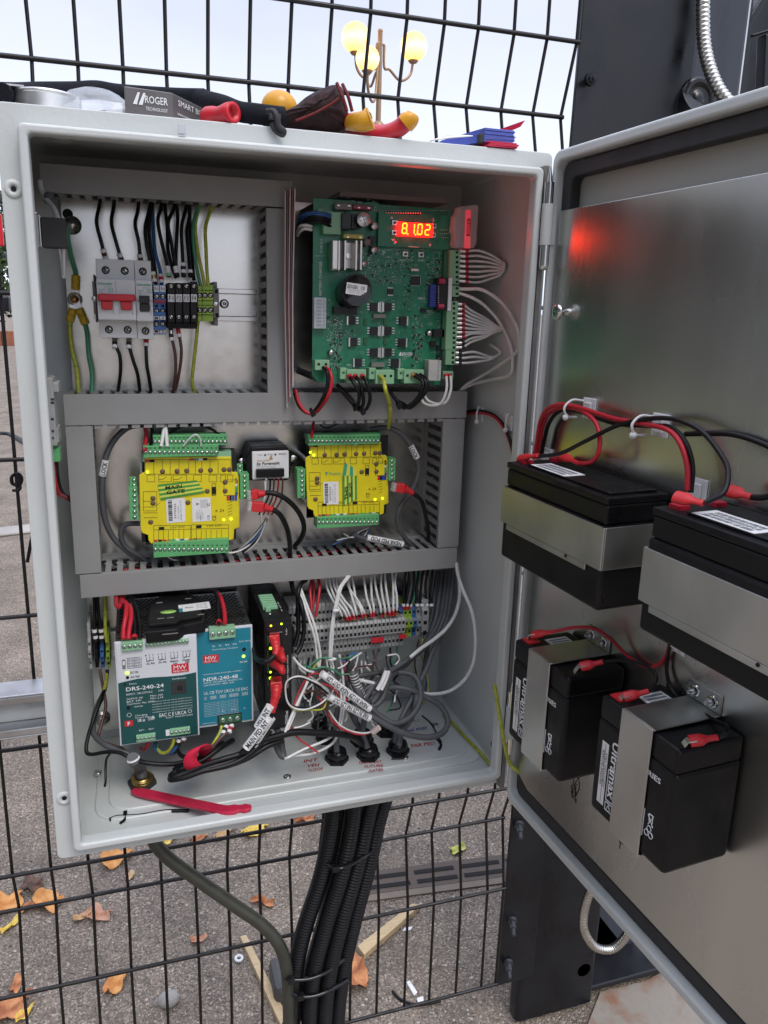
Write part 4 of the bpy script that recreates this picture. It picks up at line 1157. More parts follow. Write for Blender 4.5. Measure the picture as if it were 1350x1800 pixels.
for i in range(5): m.tube([Vector((q.x-.03,.025+i*.004,TOP+.003)),Vector((q.x-.01,.02+i*.003,TOP+.006+.001*i)),Vector((q.x+.01,.02,TOP+.009))],.0006,n=5)
m.build('loose_strands', MT['white'], t)
m = MB(); q0, q1 = U(862,222,.07), U(912,213,.05)
for i in range(5): m.prism([Vector((q0.x-.01,.08,TOP+.016+i*.0012)),Vector((q1.x+.001*i,.045,q1.z-.006+i*.0013)),Vector((q1.x+.001*i,.060,q1.z-.006+i*.0013)),Vector((q0.x-.01,.095,TOP+.016+i*.0012))], (0,0,.0009))
props(m.build('cable_tie_pack', MT['strip_red']), 'fan of red cable tie ends rising behind the blue bundle', 'cable ties')

# ------------------------------------------------------------------ conduits and cable under the cabinet
GC = 'black corrugated conduits dropping from the cabinet'
cond = [
 [(585,1405,.10),(583,1450,.10),(565,1540,.10),(533,1640,.10),(518,1720,.10),(512,1830,.10),(505,1960,.10)],
 [(622,1405,.095),(618,1450,.095),(602,1530,.09),(575,1620,.09),(550,1720,.09),(543,1830,.09),(540,1960,.09)],
 [(655,1400,.10),(645,1440,.10),(628,1520,.095),(600,1620,.09),(577,1720,.09),(568,1830,.09),(566,1960,.09)],
 [(678,1398,.11),(664,1445,.11),(648,1520,.105),(622,1620,.10),(600,1720,.10),(590,1830,.10),(588,1960,.10)],
 [(602,1405,.125),(600,1460,.125),(585,1560,.125),(560,1660,.12),(530,1760,.12),(500,1830,.13),(480,1960,.13)],
]
lb_ = ['leftmost of the front black corrugated conduits','second front black corrugated conduit from the left','third front black corrugated conduit from the left','rightmost black corrugated conduit of the bundle','black corrugated conduit behind the bundle, leaning left at the bottom']
for pts, l_ in zip(cond, lb_):
    m = ribbed(P(pts), .0108, .0040, amp=.14, n=16, res=20)
    props(m.build('corrugated_conduit', MT['conduit']), l_, 'conduit', GC)
def wrap(pts, lab):
    t = T('cable_tie', lab, 'cable tie', pts[len(pts)//2]); m = MB(); m.tube(pts, .0026, n=6, flat=.5)
    c = pts[1]; m.box(c+Vector((-.004,-.003,-.004)), c+Vector((.004,.003,.004))); m.build('band', MT['black_gloss'], t)
wrap(P([(566,1512,.10),(590,1526,.075),(615,1520,.075),(640,1506,.085),(656,1495,.10)]), 'black tie round the conduits just below the cabinet')
wrap(P([(500,1718,.085),(512,1722,.078),(545,1720,.075),(575,1708,.078),(605,1686,.09)]), 'black tie round conduits and olive cable, upper of the lower pair')
wrap(P([(512,1745,.085),(528,1752,.078),(555,1750,.075),(585,1738,.078),(612,1722,.09)]), 'black tie round the conduits, lowest of all')
m = MB(); m.tube(P([(262,1455,.14),(272,1482,.14),(300,1512,.13),(350,1548,.12),(410,1590,.11),(460,1625,.10),(490,1660,.092),(503,1700,.09),(507,1760,.09),(508,1850,.09),(508,1960,.09)]), .0078, n=16, res=8)
props(m.build('armoured_cable', MT['wire_olive']), 'thick olive cable curving from under the cabinet to the conduits', 'cable')
t = T('junction_box', 'grey box half hidden behind the conduits at the bottom', 'box', gp(505,1770))
m = MB(); q = gp(487,1790); m.box((q.x+.0,q.y+.02,GZ),(q.x+.10,q.y+.1,GZ+.045)); m.build('box_body', M_('box_dark',(.07,.07,.068),.6), t, bevel=.012)
# ================================================================== TRUNKING
YT = .150                       # front of trunking covers
GT = 'grey slotted cable trunking round the mounting plate'
def duct(lab, x0, x1, z0, z1, slots, horiz, pitch=.0125, cover_over=0):
    """slots: which walls show fingers. Interior is hollow."""
    t = T('cable_trunking', lab, 'trunking', ((x0+x1)/2, PY, (z0+z1)/2), GT)
    m = MB(); th = .0014
    m.box((x0,PY-.0016,z0),(x1,PY-.0002,z1))
    if horiz:
        for s, z in (('b', z0), ('t', z1-th)):
            m.box((x0,PY-.012,z),(x1,PY-.0017,z+th)); m.box((x0,YT+.004,z),(x1,YT+.009,z+th)) if s in slots else None
            n = int((x1-x0)/pitch)
            if s in slots:
                for i in range(n+1):
                    a = x0+i*pitch; e = min(a+pitch*.5, x1)
                    if e > a:
                        m.box((a,YT+.0091,z),(e,PY-.0121,z+th))
                        ym = (YT+PY)/2
                        m.box((e,ym-.001,z),(min(e+.0016,x1),ym+.001,z+th)); m.box((a-.0016,ym+.006,z),(a,ym+.008,z+th)) if i else None
            else: m.box((x0,YT+.002,z),(x1,PY-.0121,z+th))
    else:
        for s, x in (('l', x0), ('r', x1-th)):
            m.box((x,PY-.012,z0),(x+th,PY-.0017,z1)); m.box((x,YT+.004,z0),(x+th,YT+.009,z1)) if s in slots else None
            n = int((z1-z0)/pitch)
            if s in slots:
                for i in range(n+1):
                    a = z0+i*pitch; e = min(a+pitch*.5, z1)
                    if e > a:
                        m.box((x,YT+.0091,a),(x+th,PY-.0121,e)); ym = (YT+PY)/2
                        m.box((x,ym-.001,e),(x+th,ym+.001,min(e+.0016,z1))); m.box((x,ym+.006,a-.0016),(x+th,ym+.008,a)) if i else None
            else: m.box((x,YT+.002,z0),(x+th,PY-.0121,z1))
    m.build('slotted_base', MT['duct'], t)
    m = MB(); o = .0012
    m.box((x0-o,YT,z0-o),(x1+o,YT+.0013,z1+o))
    if horiz: m.box((x0-o,YT+.0014,z0-o),(x1+o,YT+.006,z0-o+.0009)); m.box((x0-o,YT+.0014,z1+o-.0009),(x1+o,YT+.006,z1+o))
    else: m.box((x0-o,YT+.0014,z0-o),(x0-o+.0009,YT+.006,z1+o)); m.box((x1+o-.0009,YT+.0014,z0-o),(x1+o,YT+.006,z1+o))
    m.build('cover', MT['duct'], t, bevel=.0006)
    return t
zt1, zb1 = U(200,298,YT).z, U(200,343,YT).z
xv0, xv1 = U(471,500,YT).x, U(512,500,YT).x
duct('top horizontal trunking under the cabinet roof', U(73,320,YT).x, xv1, zb1, zt1, 'b', True)
zm1, zm0 = U(112,692,YT).z, U(118,738,YT).z
zmr1 = U(820,697,YT).z
duct('short vertical trunking between switchgear and circuit board', xv0, xv1, (zm1+zmr1)/2+.0035, zb1-.004, 'l', False)
zmA, zmB = (U(118,738,YT).z+U(815,740,YT).z)/2, (U(112,692,YT).z+U(820,693,YT).z)/2
duct('middle horizontal trunking below the switchgear', U(114,715,YT).x, U(819,715,YT).x, zmA, zmB, 'bt', True)
zlA, zlB = (U(144,1046,YT).z+U(800,1000,YT).z)/2, (U(143,1012,YT).z+U(802,965,YT).z)/2
mid_ = COL.objects[[o.name for o in COL.objects if o.name.startswith('cable_trunking')][-1]]
m = MB(); i_ = 0
while .0105+i_*.0125 < .455:
    m.box((.0105+i_*.0125, YT+.0015, zmA-.0052), (.0105+i_*.0125+.0085, YT+.0028, zmA-.0013)); i_ += 1
m.build('comb_edge', MT['duct'], mid_)
duct('lower horizontal trunking above the power supplies', U(143,1030,YT).x, U(801,985,YT).x, zlA, zlB, 't', True)
duct('left vertical trunking beside the yellow controllers', U(120,800,YT).x, U(160,800,YT).x+.002, zlB+.0035, zmA-.0035, 'r', False)
duct('right vertical trunking beside the yellow controllers', U(776,850,YT).x, U(810,850,YT).x, zlB+.0035, zmA-.0035, 'l', False)

# tangle inside the lower trunking, seen through its slots
random.seed(21)
for k, (mat, nn, lab) in enumerate((('wire_black',9,'black'),('wire_grey',7,'grey'),('wire_red',5,'red'),('wire_white',3,'white'))):
    m = MB()
    for i in range(nn):
        z = random.uniform(zlA+.005, zlB-.005); y = random.uniform(YT+.014, PY-.010)
        m.tube([(.04+j*.058, y+random.uniform(-.007,.007), min(zlB-.004, max(zlA+.004, z+random.uniform(-.007,.007)))) for j in range(7)], .0017 if mat != 'wire_grey' else .0026, n=6, res=4)
    props(m.build('trunking_wires', MT[mat], origin=Vector((.2,.18,zlA))), 'bunch of %s wires lying inside the lower trunking' % lab, 'wires', 'bunches of wires inside the lower trunking')

# ================================================================== DIN RAILS
def dinrail(lab, x0, x1, zc):
    t = T('din_rail', lab, 'rail', ((x0+x1)/2, PY, zc), 'metal mounting rails on the plate'); m = MB()
    prof = [(.0175,0),(.0175,-.0010),(.0130,-.0010),(.0130,-.0068),(-.0130,-.0068),(-.0130,-.0010),(-.0175,-.0010),(-.0175,0)]
    y = PY-.0006
    # hat section: base against the plate, flanges forward
    m.box((x0,y-.0010,zc-.0125),(x1,y,zc+.0125))
    m.box((x0,y-.0068,zc+.0125),(x1,y-.0002,zc+.0136)); m.box((x0,y-.0068,zc-.0136),(x1,y-.0002,zc-.0125))
    m.box((x0,y-.0079,zc+.0126),(x1,y-.0069,zc+.0178)); m.box((x0,y-.0079,zc-.0178),(x1,y-.0069,zc-.0126))
    m.build('rail_section', MT['steel'], t, bevel=.0004); return t
YR = PY-.0085
zr = (U(420,506,YR).z+U(420,567,YR).z)/2
r1 = dinrail('short metal rail carrying the switches and fuses', U(164,530,YR).x, U(452,540,YR).x, zr)
m = MB(); c = U(394,534,PY-.002); m.ring(c,(0,-1,0),[(.0052,0),(.0052,.0015),(.004,.003),(.0015,.0034),(.0012,.0022),(0,.0022)],n=20); m.build('rail_screw', MT['steel'], r1)

def screw(mb, c, r=.0030, mi=0, slot=1):
    mb.ring(c,(0,-1,0),[(r,-.0002),(r,.0003),(r*.82,.0006),(0,.0006)],n=16,mi=mi)
def sslot(mb, c, r=.0030, a=.7, mi=0):
    d = Vector((math.cos(a),0,math.sin(a))); e = Vector((-d.z,0,d.x)); c = Vector(c)+Vector((0,-.00075,0))
    mb.quad([c-d*r*.8-e*r*.16, c+d*r*.8-e*r*.16, c+d*r*.8+e*r*.16, c-d*r*.8+e*r*.16], mi)

# ---- circuit breakers
YM = .150
def breaker(lab, x0, x1, y_top, y_bot, poles, logo, red):
    t = T('circuit_breaker', lab, 'circuit breaker', (U((x0+x1)/2,530,YM).x, PY-.01, U(x0,530,YM).z), 'grey switches on the top rail')
    xa, xb = U(x0,530,YM).x, U(x1,530,YM).x
    zT, zB = U((x0+x1)/2,y_top,YM+.014).z, U((x0+x1)/2,y_bot,YM+.014).z
    z1, z2 = zT-.020, zB+.017
    zm_ = (z1+z2)/2
    prof = [(PY-.0085,zT),(YM+.014,zT),(YM+.014,z1),(YM+.0002,z1),(YM+.0002,zm_+.001),(YM-.003,zm_+.001-.001),(YM-.003,z2+.002),(YM+.002,z2),(YM+.014,z2),(YM+.014,zB),(PY-.0085,zB)]
    m = MB(); m.prism([(xa,y,z) for y,z in prof], (xb-xa,0,0)); m.build('housing', MT['mcb'], t, bevel=.0007)
    m = MB(); pw = (xb-xa)/poles
    for i in range(1,poles): m.box((xa+pw*i-.00015,YM+.0001,z1-.001),(xa+pw*i+.00015,YM-.00005,zm_+.006))
    m.build('seam', MT['grey_dark'], t)
    sc = MB(); hl = MB()
    for i in range(poles):
        for z in ((zT+z1)/2-.001,(zB+z2)/2):
            c = Vector((xa+pw*(i+.5), YM+.0138, z)); hl.ring(c,(0,-1,0),[(.0040,-.0001),(.0040,.0003),(0,.0003)],n=20)
            c2 = c+Vector((0,-.0004,0)); sc.ring(c2,(0,-1,0),[(.0030,0),(.0028,.0006),(0,.0006)],n=16)
            sslot(hl, c2+Vector((0,-.0001,0)), .0030, random.uniform(.3,2.6)); sslot(hl, c2+Vector((0,-.0001,0)), .0030, random.uniform(.3,2.6))
    hl.build('screw_wells', MT['hole'], t); sc.build('screws', MT['steel'], t)
    # print
    yp = YM-.0001
    z = z1-.0045; 
    text('Schneider', (xa+.0012,yp,z), AX, AZ, .0024, MT['green_ink'], t, width=.0145, bold=.025)
    text('Electric', (xa+.0075,yp,z-.0030), AX, AZ, .0011, MT['green_ink'], t, width=.007)
    for k, s in enumerate(logo): text(s, (xa+.0022,yp,z-.0058-k*.0024), AX, AZ, .0013, MT['ink_grey'], t, width=.0012*len(s))
    m = MB(); bx = xa+.0112; bz = z-.0082
    for q in ((bx,bz,bx+.0044,bz+.0003),(bx,bz+.0035,bx+.0044,bz+.0038),(bx,bz,bx+.0003,bz+.0038),(bx+.0041,bz,bx+.0044,bz+.0038)): m.box((q[0],yp,q[1]),(q[2],yp+.0002,q[3]))
    m.build('badge', MT['green_ink'], t); text('9', (bx+.0014,yp,bz+.0019), AX, AZ, .0022, MT['green_ink'], t)
    # toggles
    if red:
        m = MB(); m.box((xa+.001,YM-.0105,zm_-.0005),(xb-.0004,YM-.0032,zm_+.0065)); m.build('red_tie_bar', MT['red'], t, bevel=.0015)
        for i in range(poles):
            m = MB(); cx = xa+pw*(i+.5); m.box((cx-.0052,YM-.008,zm_-.0092),(cx+.0052,YM-.0032,zm_-.0008)); m.build('lever', MT['red'], t, bevel=.001)
    else:
        m = MB(); cx = (xa+xb)/2; m.box((cx-.0052,YM-.0085,zm_-.0016),(cx+.0052,YM-.0032,zm_+.006)); m.box((cx-.0050,YM-.0055,zm_-.0100),(cx+.0050,YM-.0032,zm_-.0018)); m.build('lever', MT['seal'], t, bevel=.001)
    m = MB()
    for i in range(poles):
        cx = xa+pw*(i+.5)
        for s in (-1,1): m.box((cx+s*.0060,YM-.0052,zm_-.0125),(cx+s*.0070,YM-.0032,zm_-.001))
    m.build('guard', MT['mcb'], t, bevel=.0004)
    return xa, xb, zT, zB
br1 = breaker('wide two pole switch with a red toggle bar', 171, 238.6, 456, 594, 2, ('Acti9','iSW','63A','415V'), True)
br2 = breaker('narrow single pole breaker with a black toggle', 239.2, 268.5, 458, 596, 1, ('Easy9','MCB','C6'), False)

# end brackets
def endclamp(lab, x0, x1, y0, y1):
    t = T('end_bracket', lab, 'bracket', U((x0+x1)/2,(y0+y1)/2,.172), 'grey clamps at the ends of the rail')
    a, b__ = U(x0,y0,.168), U(x1,y1,.168)
    m = MB(); h = a.z-b__.z
    m.box((a.x,.168,b__.z+h*.18),(b__.x,PY-.008,b__.z+h*.86)); m.box((a.x+.001,.176,b__.z),(b__.x-.0008,PY-.008,b__.z+h*.179)); m.box((a.x+.001,.176,b__.z+h*.861),(b__.x-.0008,PY-.008,a.z))
    m.build('clamp', MT['grey_dark'], t, bevel=.0006)
    m = MB(); m.box((a.x+.002,.1678,b__.z+h*.20),(b__.x-.001,.1684,b__.z+h*.29)); m.box((a.x+.002,.1678,b__.z+h*.74),(b__.x-.001,.1684,b__.z+h*.83)); m.build('slots', MT['hole'], t)
    m = MB(); screw(m, ((a.x+b__.x)/2-.0005,.1678,b__.z+h*.5), .0027); m.build('screw', MT['steel'], t)
endclamp('grey end clamp left of the wide switch', 161, 172, 482, 567)
endclamp('grey end clamp right of the green and yellow terminals', 374, 386, 495, 573)

# small terminal blocks, generic: one slim block with wells and screws
def tblock(name, lab, cat, grp, x0, x1, rows, Y, mat, screws=(), wells=(), tags=(), tagmat='label', tagtext=None, ncol=1, bars=()):
    ymid = (rows[0][0]+rows[-1][1])/2; xm = (x0+x1)/2
    t = T(name, lab, cat, U(xm,ymid,PY-.02), grp)
    m = MB()
    for (ya, yb, dy) in rows: 
        a, b__ = U(x0,ya,Y+dy), U(x1,yb,Y+dy); m.box((a.x,Y+dy,b__.z),(b__.x,PY-.009,a.z))
    m.build('block_body', MT[mat] if isinstance(mat,str) else mat, t, bevel=.0004)
    if wells or screws:
        hm = MB(); sm_ = MB()
        cols = [x0+(x1-x0)*(i+.5)/ncol for i in range(ncol)]
        for cx in cols:
            for y, dy in screws:
                c = U(cx,y,Y+dy); hm.ring(c,(0,-1,0),[(.0030,-.0001),(.0030,.0003),(0,.0003)],n=16); sm_.ring(c+Vector((0,-.0004,0)),(0,-1,0),[(.0023,0),(.0021,.0004),(0,.0004)],n=14); sslot(hm,c+Vector((0,-.0001,0)),.0023,random.uniform(.2,2.8))
            for y, dy in wells:
                c = U(cx,y,Y+dy); hm.box((c.x-.0016,c.y-.0003,c.z-.0012),(c.x+.0016,c.y+.0002,c.z+.0012))
        hm.build('screw_wells', MT['hole'], t)
        if sm_.v: sm_.build('screws', MT['steel'], t)
    for k, (ya, yb, dy) in enumerate(tags):
        for i in range(ncol):
            xa_, xb_ = x0+(x1-x0)*(i+.06)/ncol, x0+(x1-x0)*(i+.94)/ncol
            m = MB(); a, b__ = U(xa_,ya,Y+dy), U(xb_,yb,Y+dy); m.box((a.x,Y+dy-.0008,b__.z),(b__.x,Y+dy+.0004,a.z)); g_ = m.build('marker', MT[tagmat], t)
            if tagtext and tagtext[k]: 
                tt = tagtext[k][i] if isinstance(tagtext[k], (list,tuple)) else tagtext[k]
                w_ = b__.x-a.x; text(tt, ((a.x+b__.x)/2,Y+dy-.0010,(a.z+b__.z)/2), AX, AZ, min((a.z-b__.z)*.62,.0055), MT['ink'], g_, width=w_*.66, align='C')
    for (xa_,ya,xb_,yb,dy,mt) in bars:
        m = MB(); m.px(xa_,ya,xb_,yb,Y+dy-.0006,Y+dy+.001); m.build('jumper', MT[mt], t)
    return t
tblock('terminal_block','pair of blue terminals right of the single pole breaker','terminal block',None,269.5,291.5,[(500,530,.0),(530.2,548,.003),(548.2,562,0),(562.2,580,.006),(580.2,588,.010)],.163,'blue_term',
       screws=((521,0),(547,.003),(569,.006)), wells=((538,.003),), tags=((502,513,0),(556,562,0),(579,586,.010)), tagtext=(('N','N'),('1','2'),('1','2')), ncol=2, bars=((270.5,527.5,290,532.5,0,'ink_red'),))
for i,(nm, xa_, xb_) in enumerate((('F1',294,307.5),('F2',307.8,321),('F3',321.3,334),('F4',334.8,347))):
    d = .002 if i == 3 else 0
    tblock('fuse_terminal','slim black fuse terminal with a white %s marker' % nm,'fuse holder','black fuse terminals on the top rail',xa_,xb_,[(497-(2 if i==3 else 0),516,0),(516.2,532,.002),(532.2,567,-.001),(567.2,573,.006)],.160+d,'black',
       screws=((502.5,0),(557,-.001)), tags=((517,531,.002),), tagtext=(nm,), ncol=1)
m = MB(); m.px(293.5,567,346.5,578,.170,.20); props(m.build('rail_base_strip', MT['black'], bevel=.0005), 'thin dark carrier strip under the black fuse terminals', 'carrier')
for i,(xa_, xb_, l_) in enumerate(((347.3,355,'narrow green and yellow earth terminal next to the fuses'),(355.4,375,'wider green and yellow earth terminal by the end clamp'))):
    tblock('earth_terminal', l_, 'terminal block','green and yellow earth terminals',xa_,xb_,[(500,511,.004),(511.2,528,.0),(528.2,537,.003),(537.2,553,.0),(553.2,565,.004)],.166,'lime' if i else 'yellow_lime' if 'yellow_lime' in MT else 'lime', screws=((519,0),(545,0)), ncol=1+i)

# ================================================================== WIRES AROUND THE SWITCHGEAR
def pw(l):
    out = []
    for x, y, Y_ in l:
        p = U(x, y, Y_)
        if p.x > .4705 and Y_ > .02: p = UX(x, y, .4705)      # wires rest against the right wall, not inside it
        out.append(p)
    return out
def W_(l, r, mat, lab, grp=None, cat='wire', ferr=None, n=8, end=True):
    pts = pw(l); js = random.getstate(); random.seed(int(l[0][0]*31+l[-1][1]*17+l[1][0]*7)); jq = .0009 if r < .0022 else .0006
    for k in range(1, len(pts)-1): pts[k] = pts[k] + Vector((random.uniform(-jq,jq), random.uniform(-jq,jq)*.6, random.uniform(-jq,jq)))
    random.setstate(js); m = MB(); m.tube(pts, r, n=n)
    o = m.build('wire', MT[mat], origin=pts[0]); props(o, lab, cat, grp)
    if ferr:
        # numbered ferrule sleeve at one end: (index of end, list of materials)
        e, mats = ferr; a, b__ = (pts[-1], pts[-2]) if e else (pts[0], pts[1]); d = (b__-a).normalized()
        f = MB()
        for k, mm_ in enumerate(mats): f.cyl(a+d*(.0005+k*.0036), a+d*(.0005+k*.0036+.0034), r*1.45, n=10, mi=k)
        f.build('ferrule_sleeve', [MT[q] for q in mats], o)
    return o
gb = 'black wires rising to the top trunking'
F1 = ['wire_brown','white']; F2 = ['label','ink','label']
W_([(178,340,.190),(176,362,.188),(171,390,.180),(177,425,.176),(186,452,.176),(188,462,.178)],.0019,'wire_black','black wire into the left pole of the wide switch',gb,ferr=(1,['ink','label','wire_brown','label']))
W_([(202,342,.190),(199,365,.188),(197,392,.180),(203,425,.176),(213,455,.176),(216,463,.178)],.0019,'wire_black','black wire into the right pole of the wide switch',gb,ferr=(1,['ink','wire_brown','label']))
W_([(245,345,.190),(242,370,.188),(239,395,.180),(243,425,.176),(248,452,.176),(249,465,.178)],.0019,'wire_black','black wire into the top of the single pole breaker',gb,ferr=(1,['ink','wire_brown','label']))
W_([(267,347,.190),(262,370,.184),(255,400,.176),(260,435,.170),(268,470,.170),(272,497,.166)],.0019,'wire_black','outer black wire curving to the blue terminals',gb,ferr=(1,['label','brass','label']))
W_([(268,347,.192),(266,370,.186),(262,400,.182),(266,435,.178),(273,470,.174),(274,499,.166)],.0019,'wire_black','inner black wire curving to the blue terminals',gb)
W_([(268,349,.194),(268,400,.190),(273,440,.182),(281,475,.176),(284,499,.166)],.0019,'wire_blue','blue wire into the right blue terminal',gb,ferr=(1,['label','wire_red','label']))
W_([(286,349,.190),(284,365,.186),(278,390,.178),(284,425,.172),(293,460,.168),(297,487,.164)],.0019,'wire_black','black wire bowing left before the F1 fuse',gb,ferr=(1,['term_pale','label','label']))
W_([(290,350,.192),(292,372,.190),(295,400,.186),(296,440,.176),(304,470,.170),(309,488,.164)],.0019,'wire_black','straight black wire behind the F1 wire',gb)
W_([(309,350,.190),(305,368,.186),(297,392,.178),(300,425,.174),(308,462,.168),(312,487,.164)],.0019,'wire_black','black wire bowing left before the F2 fuse',gb,ferr=(1,['ink','label','label']))
W_([(309,351,.192),(311,380,.190),(310,410,.184),(308,450,.178),(310,480,.168)],.0019,'wire_black','straight black wire into the F2 fuse',gb)
W_([(331,351,.190),(326,370,.186),(319,400,.178),(320,440,.172),(323,487,.164)],.0019,'wire_black','black wire into the F3 fuse',gb,ferr=(1,['ink','label','ink','label']))
W_([(333,352,.192),(332,380,.190),(328,410,.182),(331,450,.174),(335,487,.164)],.0019,'wire_black','black wire into the F4 fuse',gb,ferr=(1,['ink','label']))
W_([(334,352,.194),(335,380,.192),(334,420,.188),(337,460,.182),(341,492,.172)],.0018,'wire_black','dark wire behind the F4 wire',gb)
gg = 'earth wires rising to the top trunking'
W_([(352,353,.190),(344,378,.186),(339,400,.182),(342,440,.176),(349,480,.172),(353,503,.170)],.0019,'wire_green','dark green earth wire nearest the fuses',gg)
W_([(354,354,.191),(348,376,.187),(342,402,.184),(348,445,.178),(355,480,.172),(360,503,.170)],.0019,'wire_yg','green and yellow earth wire crossing behind the dark green one',gg)
W_([(376,356,.190),(370,375,.188),(360,400,.182),(361,440,.176),(364,475,.172),(366,503,.170)],.0019,'wire_yg','green and yellow earth wire furthest right on the top rail',gg)
gl = 'black wires dropping to the middle trunking'
W_([(202,590,.178),(203,603,.174),(209,625,.172),(212,650,.176),(209,675,.186),(206,695,.190)],.0019,'wire_black','black wire below the left pole of the wide switch',gl,ferr=(0,['ink','grey_dark','ink','label']))
W_([(227,590,.178),(228,605,.174),(233,635,.172),(241,660,.176),(247,697,.190)],.0019,'wire_black','black wire below the right pole of the wide switch',gl,ferr=(0,['ink','grey_dark','ink','label']))
W_([(257,592,.178),(257,607,.174),(259,640,.172),(262,665,.176),(267,698,.190)],.0019,'wire_black','black wire below the single pole breaker',gl,ferr=(0,['ink','wire_red','label']))
W_([(300,575,.176),(302,590,.174),(307,625,.174),(309,660,.178),(303,697,.190)],.0017,'wire_brown','brown wire below the F1 fuse',None,ferr=(0,['ink','steel','ink','label']))
W_([(312,575,.176),(314,590,.174),(318,620,.174),(315,655,.178),(306,697,.190)],.0017,'wire_brown','brown wire below the F2 fuse',None,ferr=(0,['wire_red','wire_red','label']))
W_([(348,562,.178),(346,595,.180),(340,640,.182),(339,670,.186),(344,697,.190)],.0019,'wire_yg','green and yellow wire dropping from the narrow earth terminal')
W_([(117,398,.195),(119,420,.195),(124,448,.200),(131,475,.204),(133,486,.206)],.0024,'wire_green','thick green earth wire above the earth stud')
W_([(123,565,.206),(122,585,.204),(127,615,.200),(135,650,.196),(139,697,.190)],.0024,'wire_yg','thick yellow and green earth wire below the earth stud')
W_([(149,568,.206),(153,590,.204),(157,625,.200),(161,660,.196),(161,697,.190)],.0024,'wire_green','thick green earth wire below the earth stud')
# earth stud
c = U(132,526,PY-.002); t = T('earth_stud', 'copper earth stud with yellow crimp lugs left of the switches', 'earth stud', c)
m = MB(); m.ring(c,(0,-1,0),[(.0075,.004),(.0075,.0052),(.0046,.0054),(.0046,.0085),(.0042,.009),(.0026,.009),(.0026,.013),(0,.0132)],n=24); m.build('nut', MT['copper'], t)
for k,(x0_,y0_,x1_,y1_) in enumerate(((132,526,133,487),(132,526,123,562),(132,526,149,567))):
    a, b__ = U(x0_,y0_,.208-.0006*k), U(x1_,y1_,.206-.0006*k); d = (b__-a).normalized(); L = (b__-a).length
    m = MB(); n_ = Vector((-d.z,0,d.x)); m.ring(a,(0,-1,0),[(.0028,.0),(.0072,0),(.0072,.0008),(.0028,.0008)],n=20); m.prism([a+n_*.004,a-n_*.004,a+d*.010-n_*.0032,a+d*.010+n_*.0032],(0,-.0008,0))
    lg = m.build('lug', MT['tin'], t)
    m = MB(); m.ring(a+d*.010, d, [(0,0),(.0042,.0002),(.0044,.006),(.0038,.0065),(.0044,.007),(.0044,L-.009),(.0040,L-.008),(0,L-.008)], n=16); m.build('crimp_sleeve', MT['crimp_yellow'], lg)

# door contact / taped box on the left wall
t = T('door_switch', 'square black taped box held on a bracket at the upper left', 'switch', U(92,408,.075))
m = MB(); m.px(70,381,118,437,.070,.082); m.build('tape_box', MT['seal'], t, bevel=.0012)
m = MB(); a, b__ = U(56,376,.064), U(70,434,.064); m.box((-.015,.064,b__.z),(a.x+.006,.0655,a.z)); m.box((a.x+.004,.064,b__.z),(a.x+.0055,.086,a.z)); m.build('bracket', MT['tin'], t, bevel=.0004)
m = MB()
for q in ((60,374),(62,436)): m.ball(U(*q,.062), .0035, n=8, sc=(1,.8,.6))
m.build('clip_ends', MT['tin'], t)
W_([(70,318,.13),(73,335,.125),(82,352,.115),(94,365,.10),(102,384,.078)],.0023,'wire_white','white lead entering the top of the taped box')
W_([(104,434,.078),(106,455,.085),(112,488,.095)],.0014,'wire_white','short cut white lead hanging under the taped box, right one')
W_([(112,434,.078),(112,460,.085),(113,487,.095)],.0014,'wire_white','short cut white lead hanging under the taped box, left one')
t = T('cable_clip', 'pale round cable clip beside the taped box lead', 'clip', U(85,345,.12)); m = MB(); m.ball(U(85,345,.115),.0042,n=16,sc=(1,.6,1)); m.tube([U(85,345,.118),U(78,352,.12),U(84,358,.12)],.001,n=6); m.build('clip_body', MT['wire_grey'], t)
# plug strip on the left wall
t = T('wall_connector', 'tall pale grey connector strip on the left cabinet wall', 'connector', U(92,720,.10))
m = MB(); m.px(80,664,101,784,.085,.112); m.px(80,672,104,690,.088,.112); m.px(80,752,104,778,.088,.112); m.build('strip_body', MT['grey_term'], t, bevel=.0012)
m = MB()
for y in (700,706,735,756,768): m.px(89,y,95,y+4,.0848,.0855)
m.build('slots', MT['seal'], t)
t = T('terminal_plug', 'small green terminal plug below the pale connector strip', 'connector', U(97,800,.10)); m = MB(); m.px(90,789,106,812,.090,.108); m.build('plug_body', MT['term'], t, bevel=.0008)
g_ = 'red and black leads at the left wall'
W_([(94,812,.10),(96,840,.095),(101,868,.105),(114,874,.14),(124,880,.18)],.0021,'wire_red','red lead looping from the green plug into the left trunking',g_)
W_([(99,812,.10),(104,845,.10),(113,868,.13),(126,878,.18)],.0019,'wire_black','black lead beside the red one at the left wall',g_)
W_([(97,812,.104),(100,830,.104),(108,856,.12),(124,882,.18)],.0010,'wire_white','thin white lead between the red and black ones',g_)
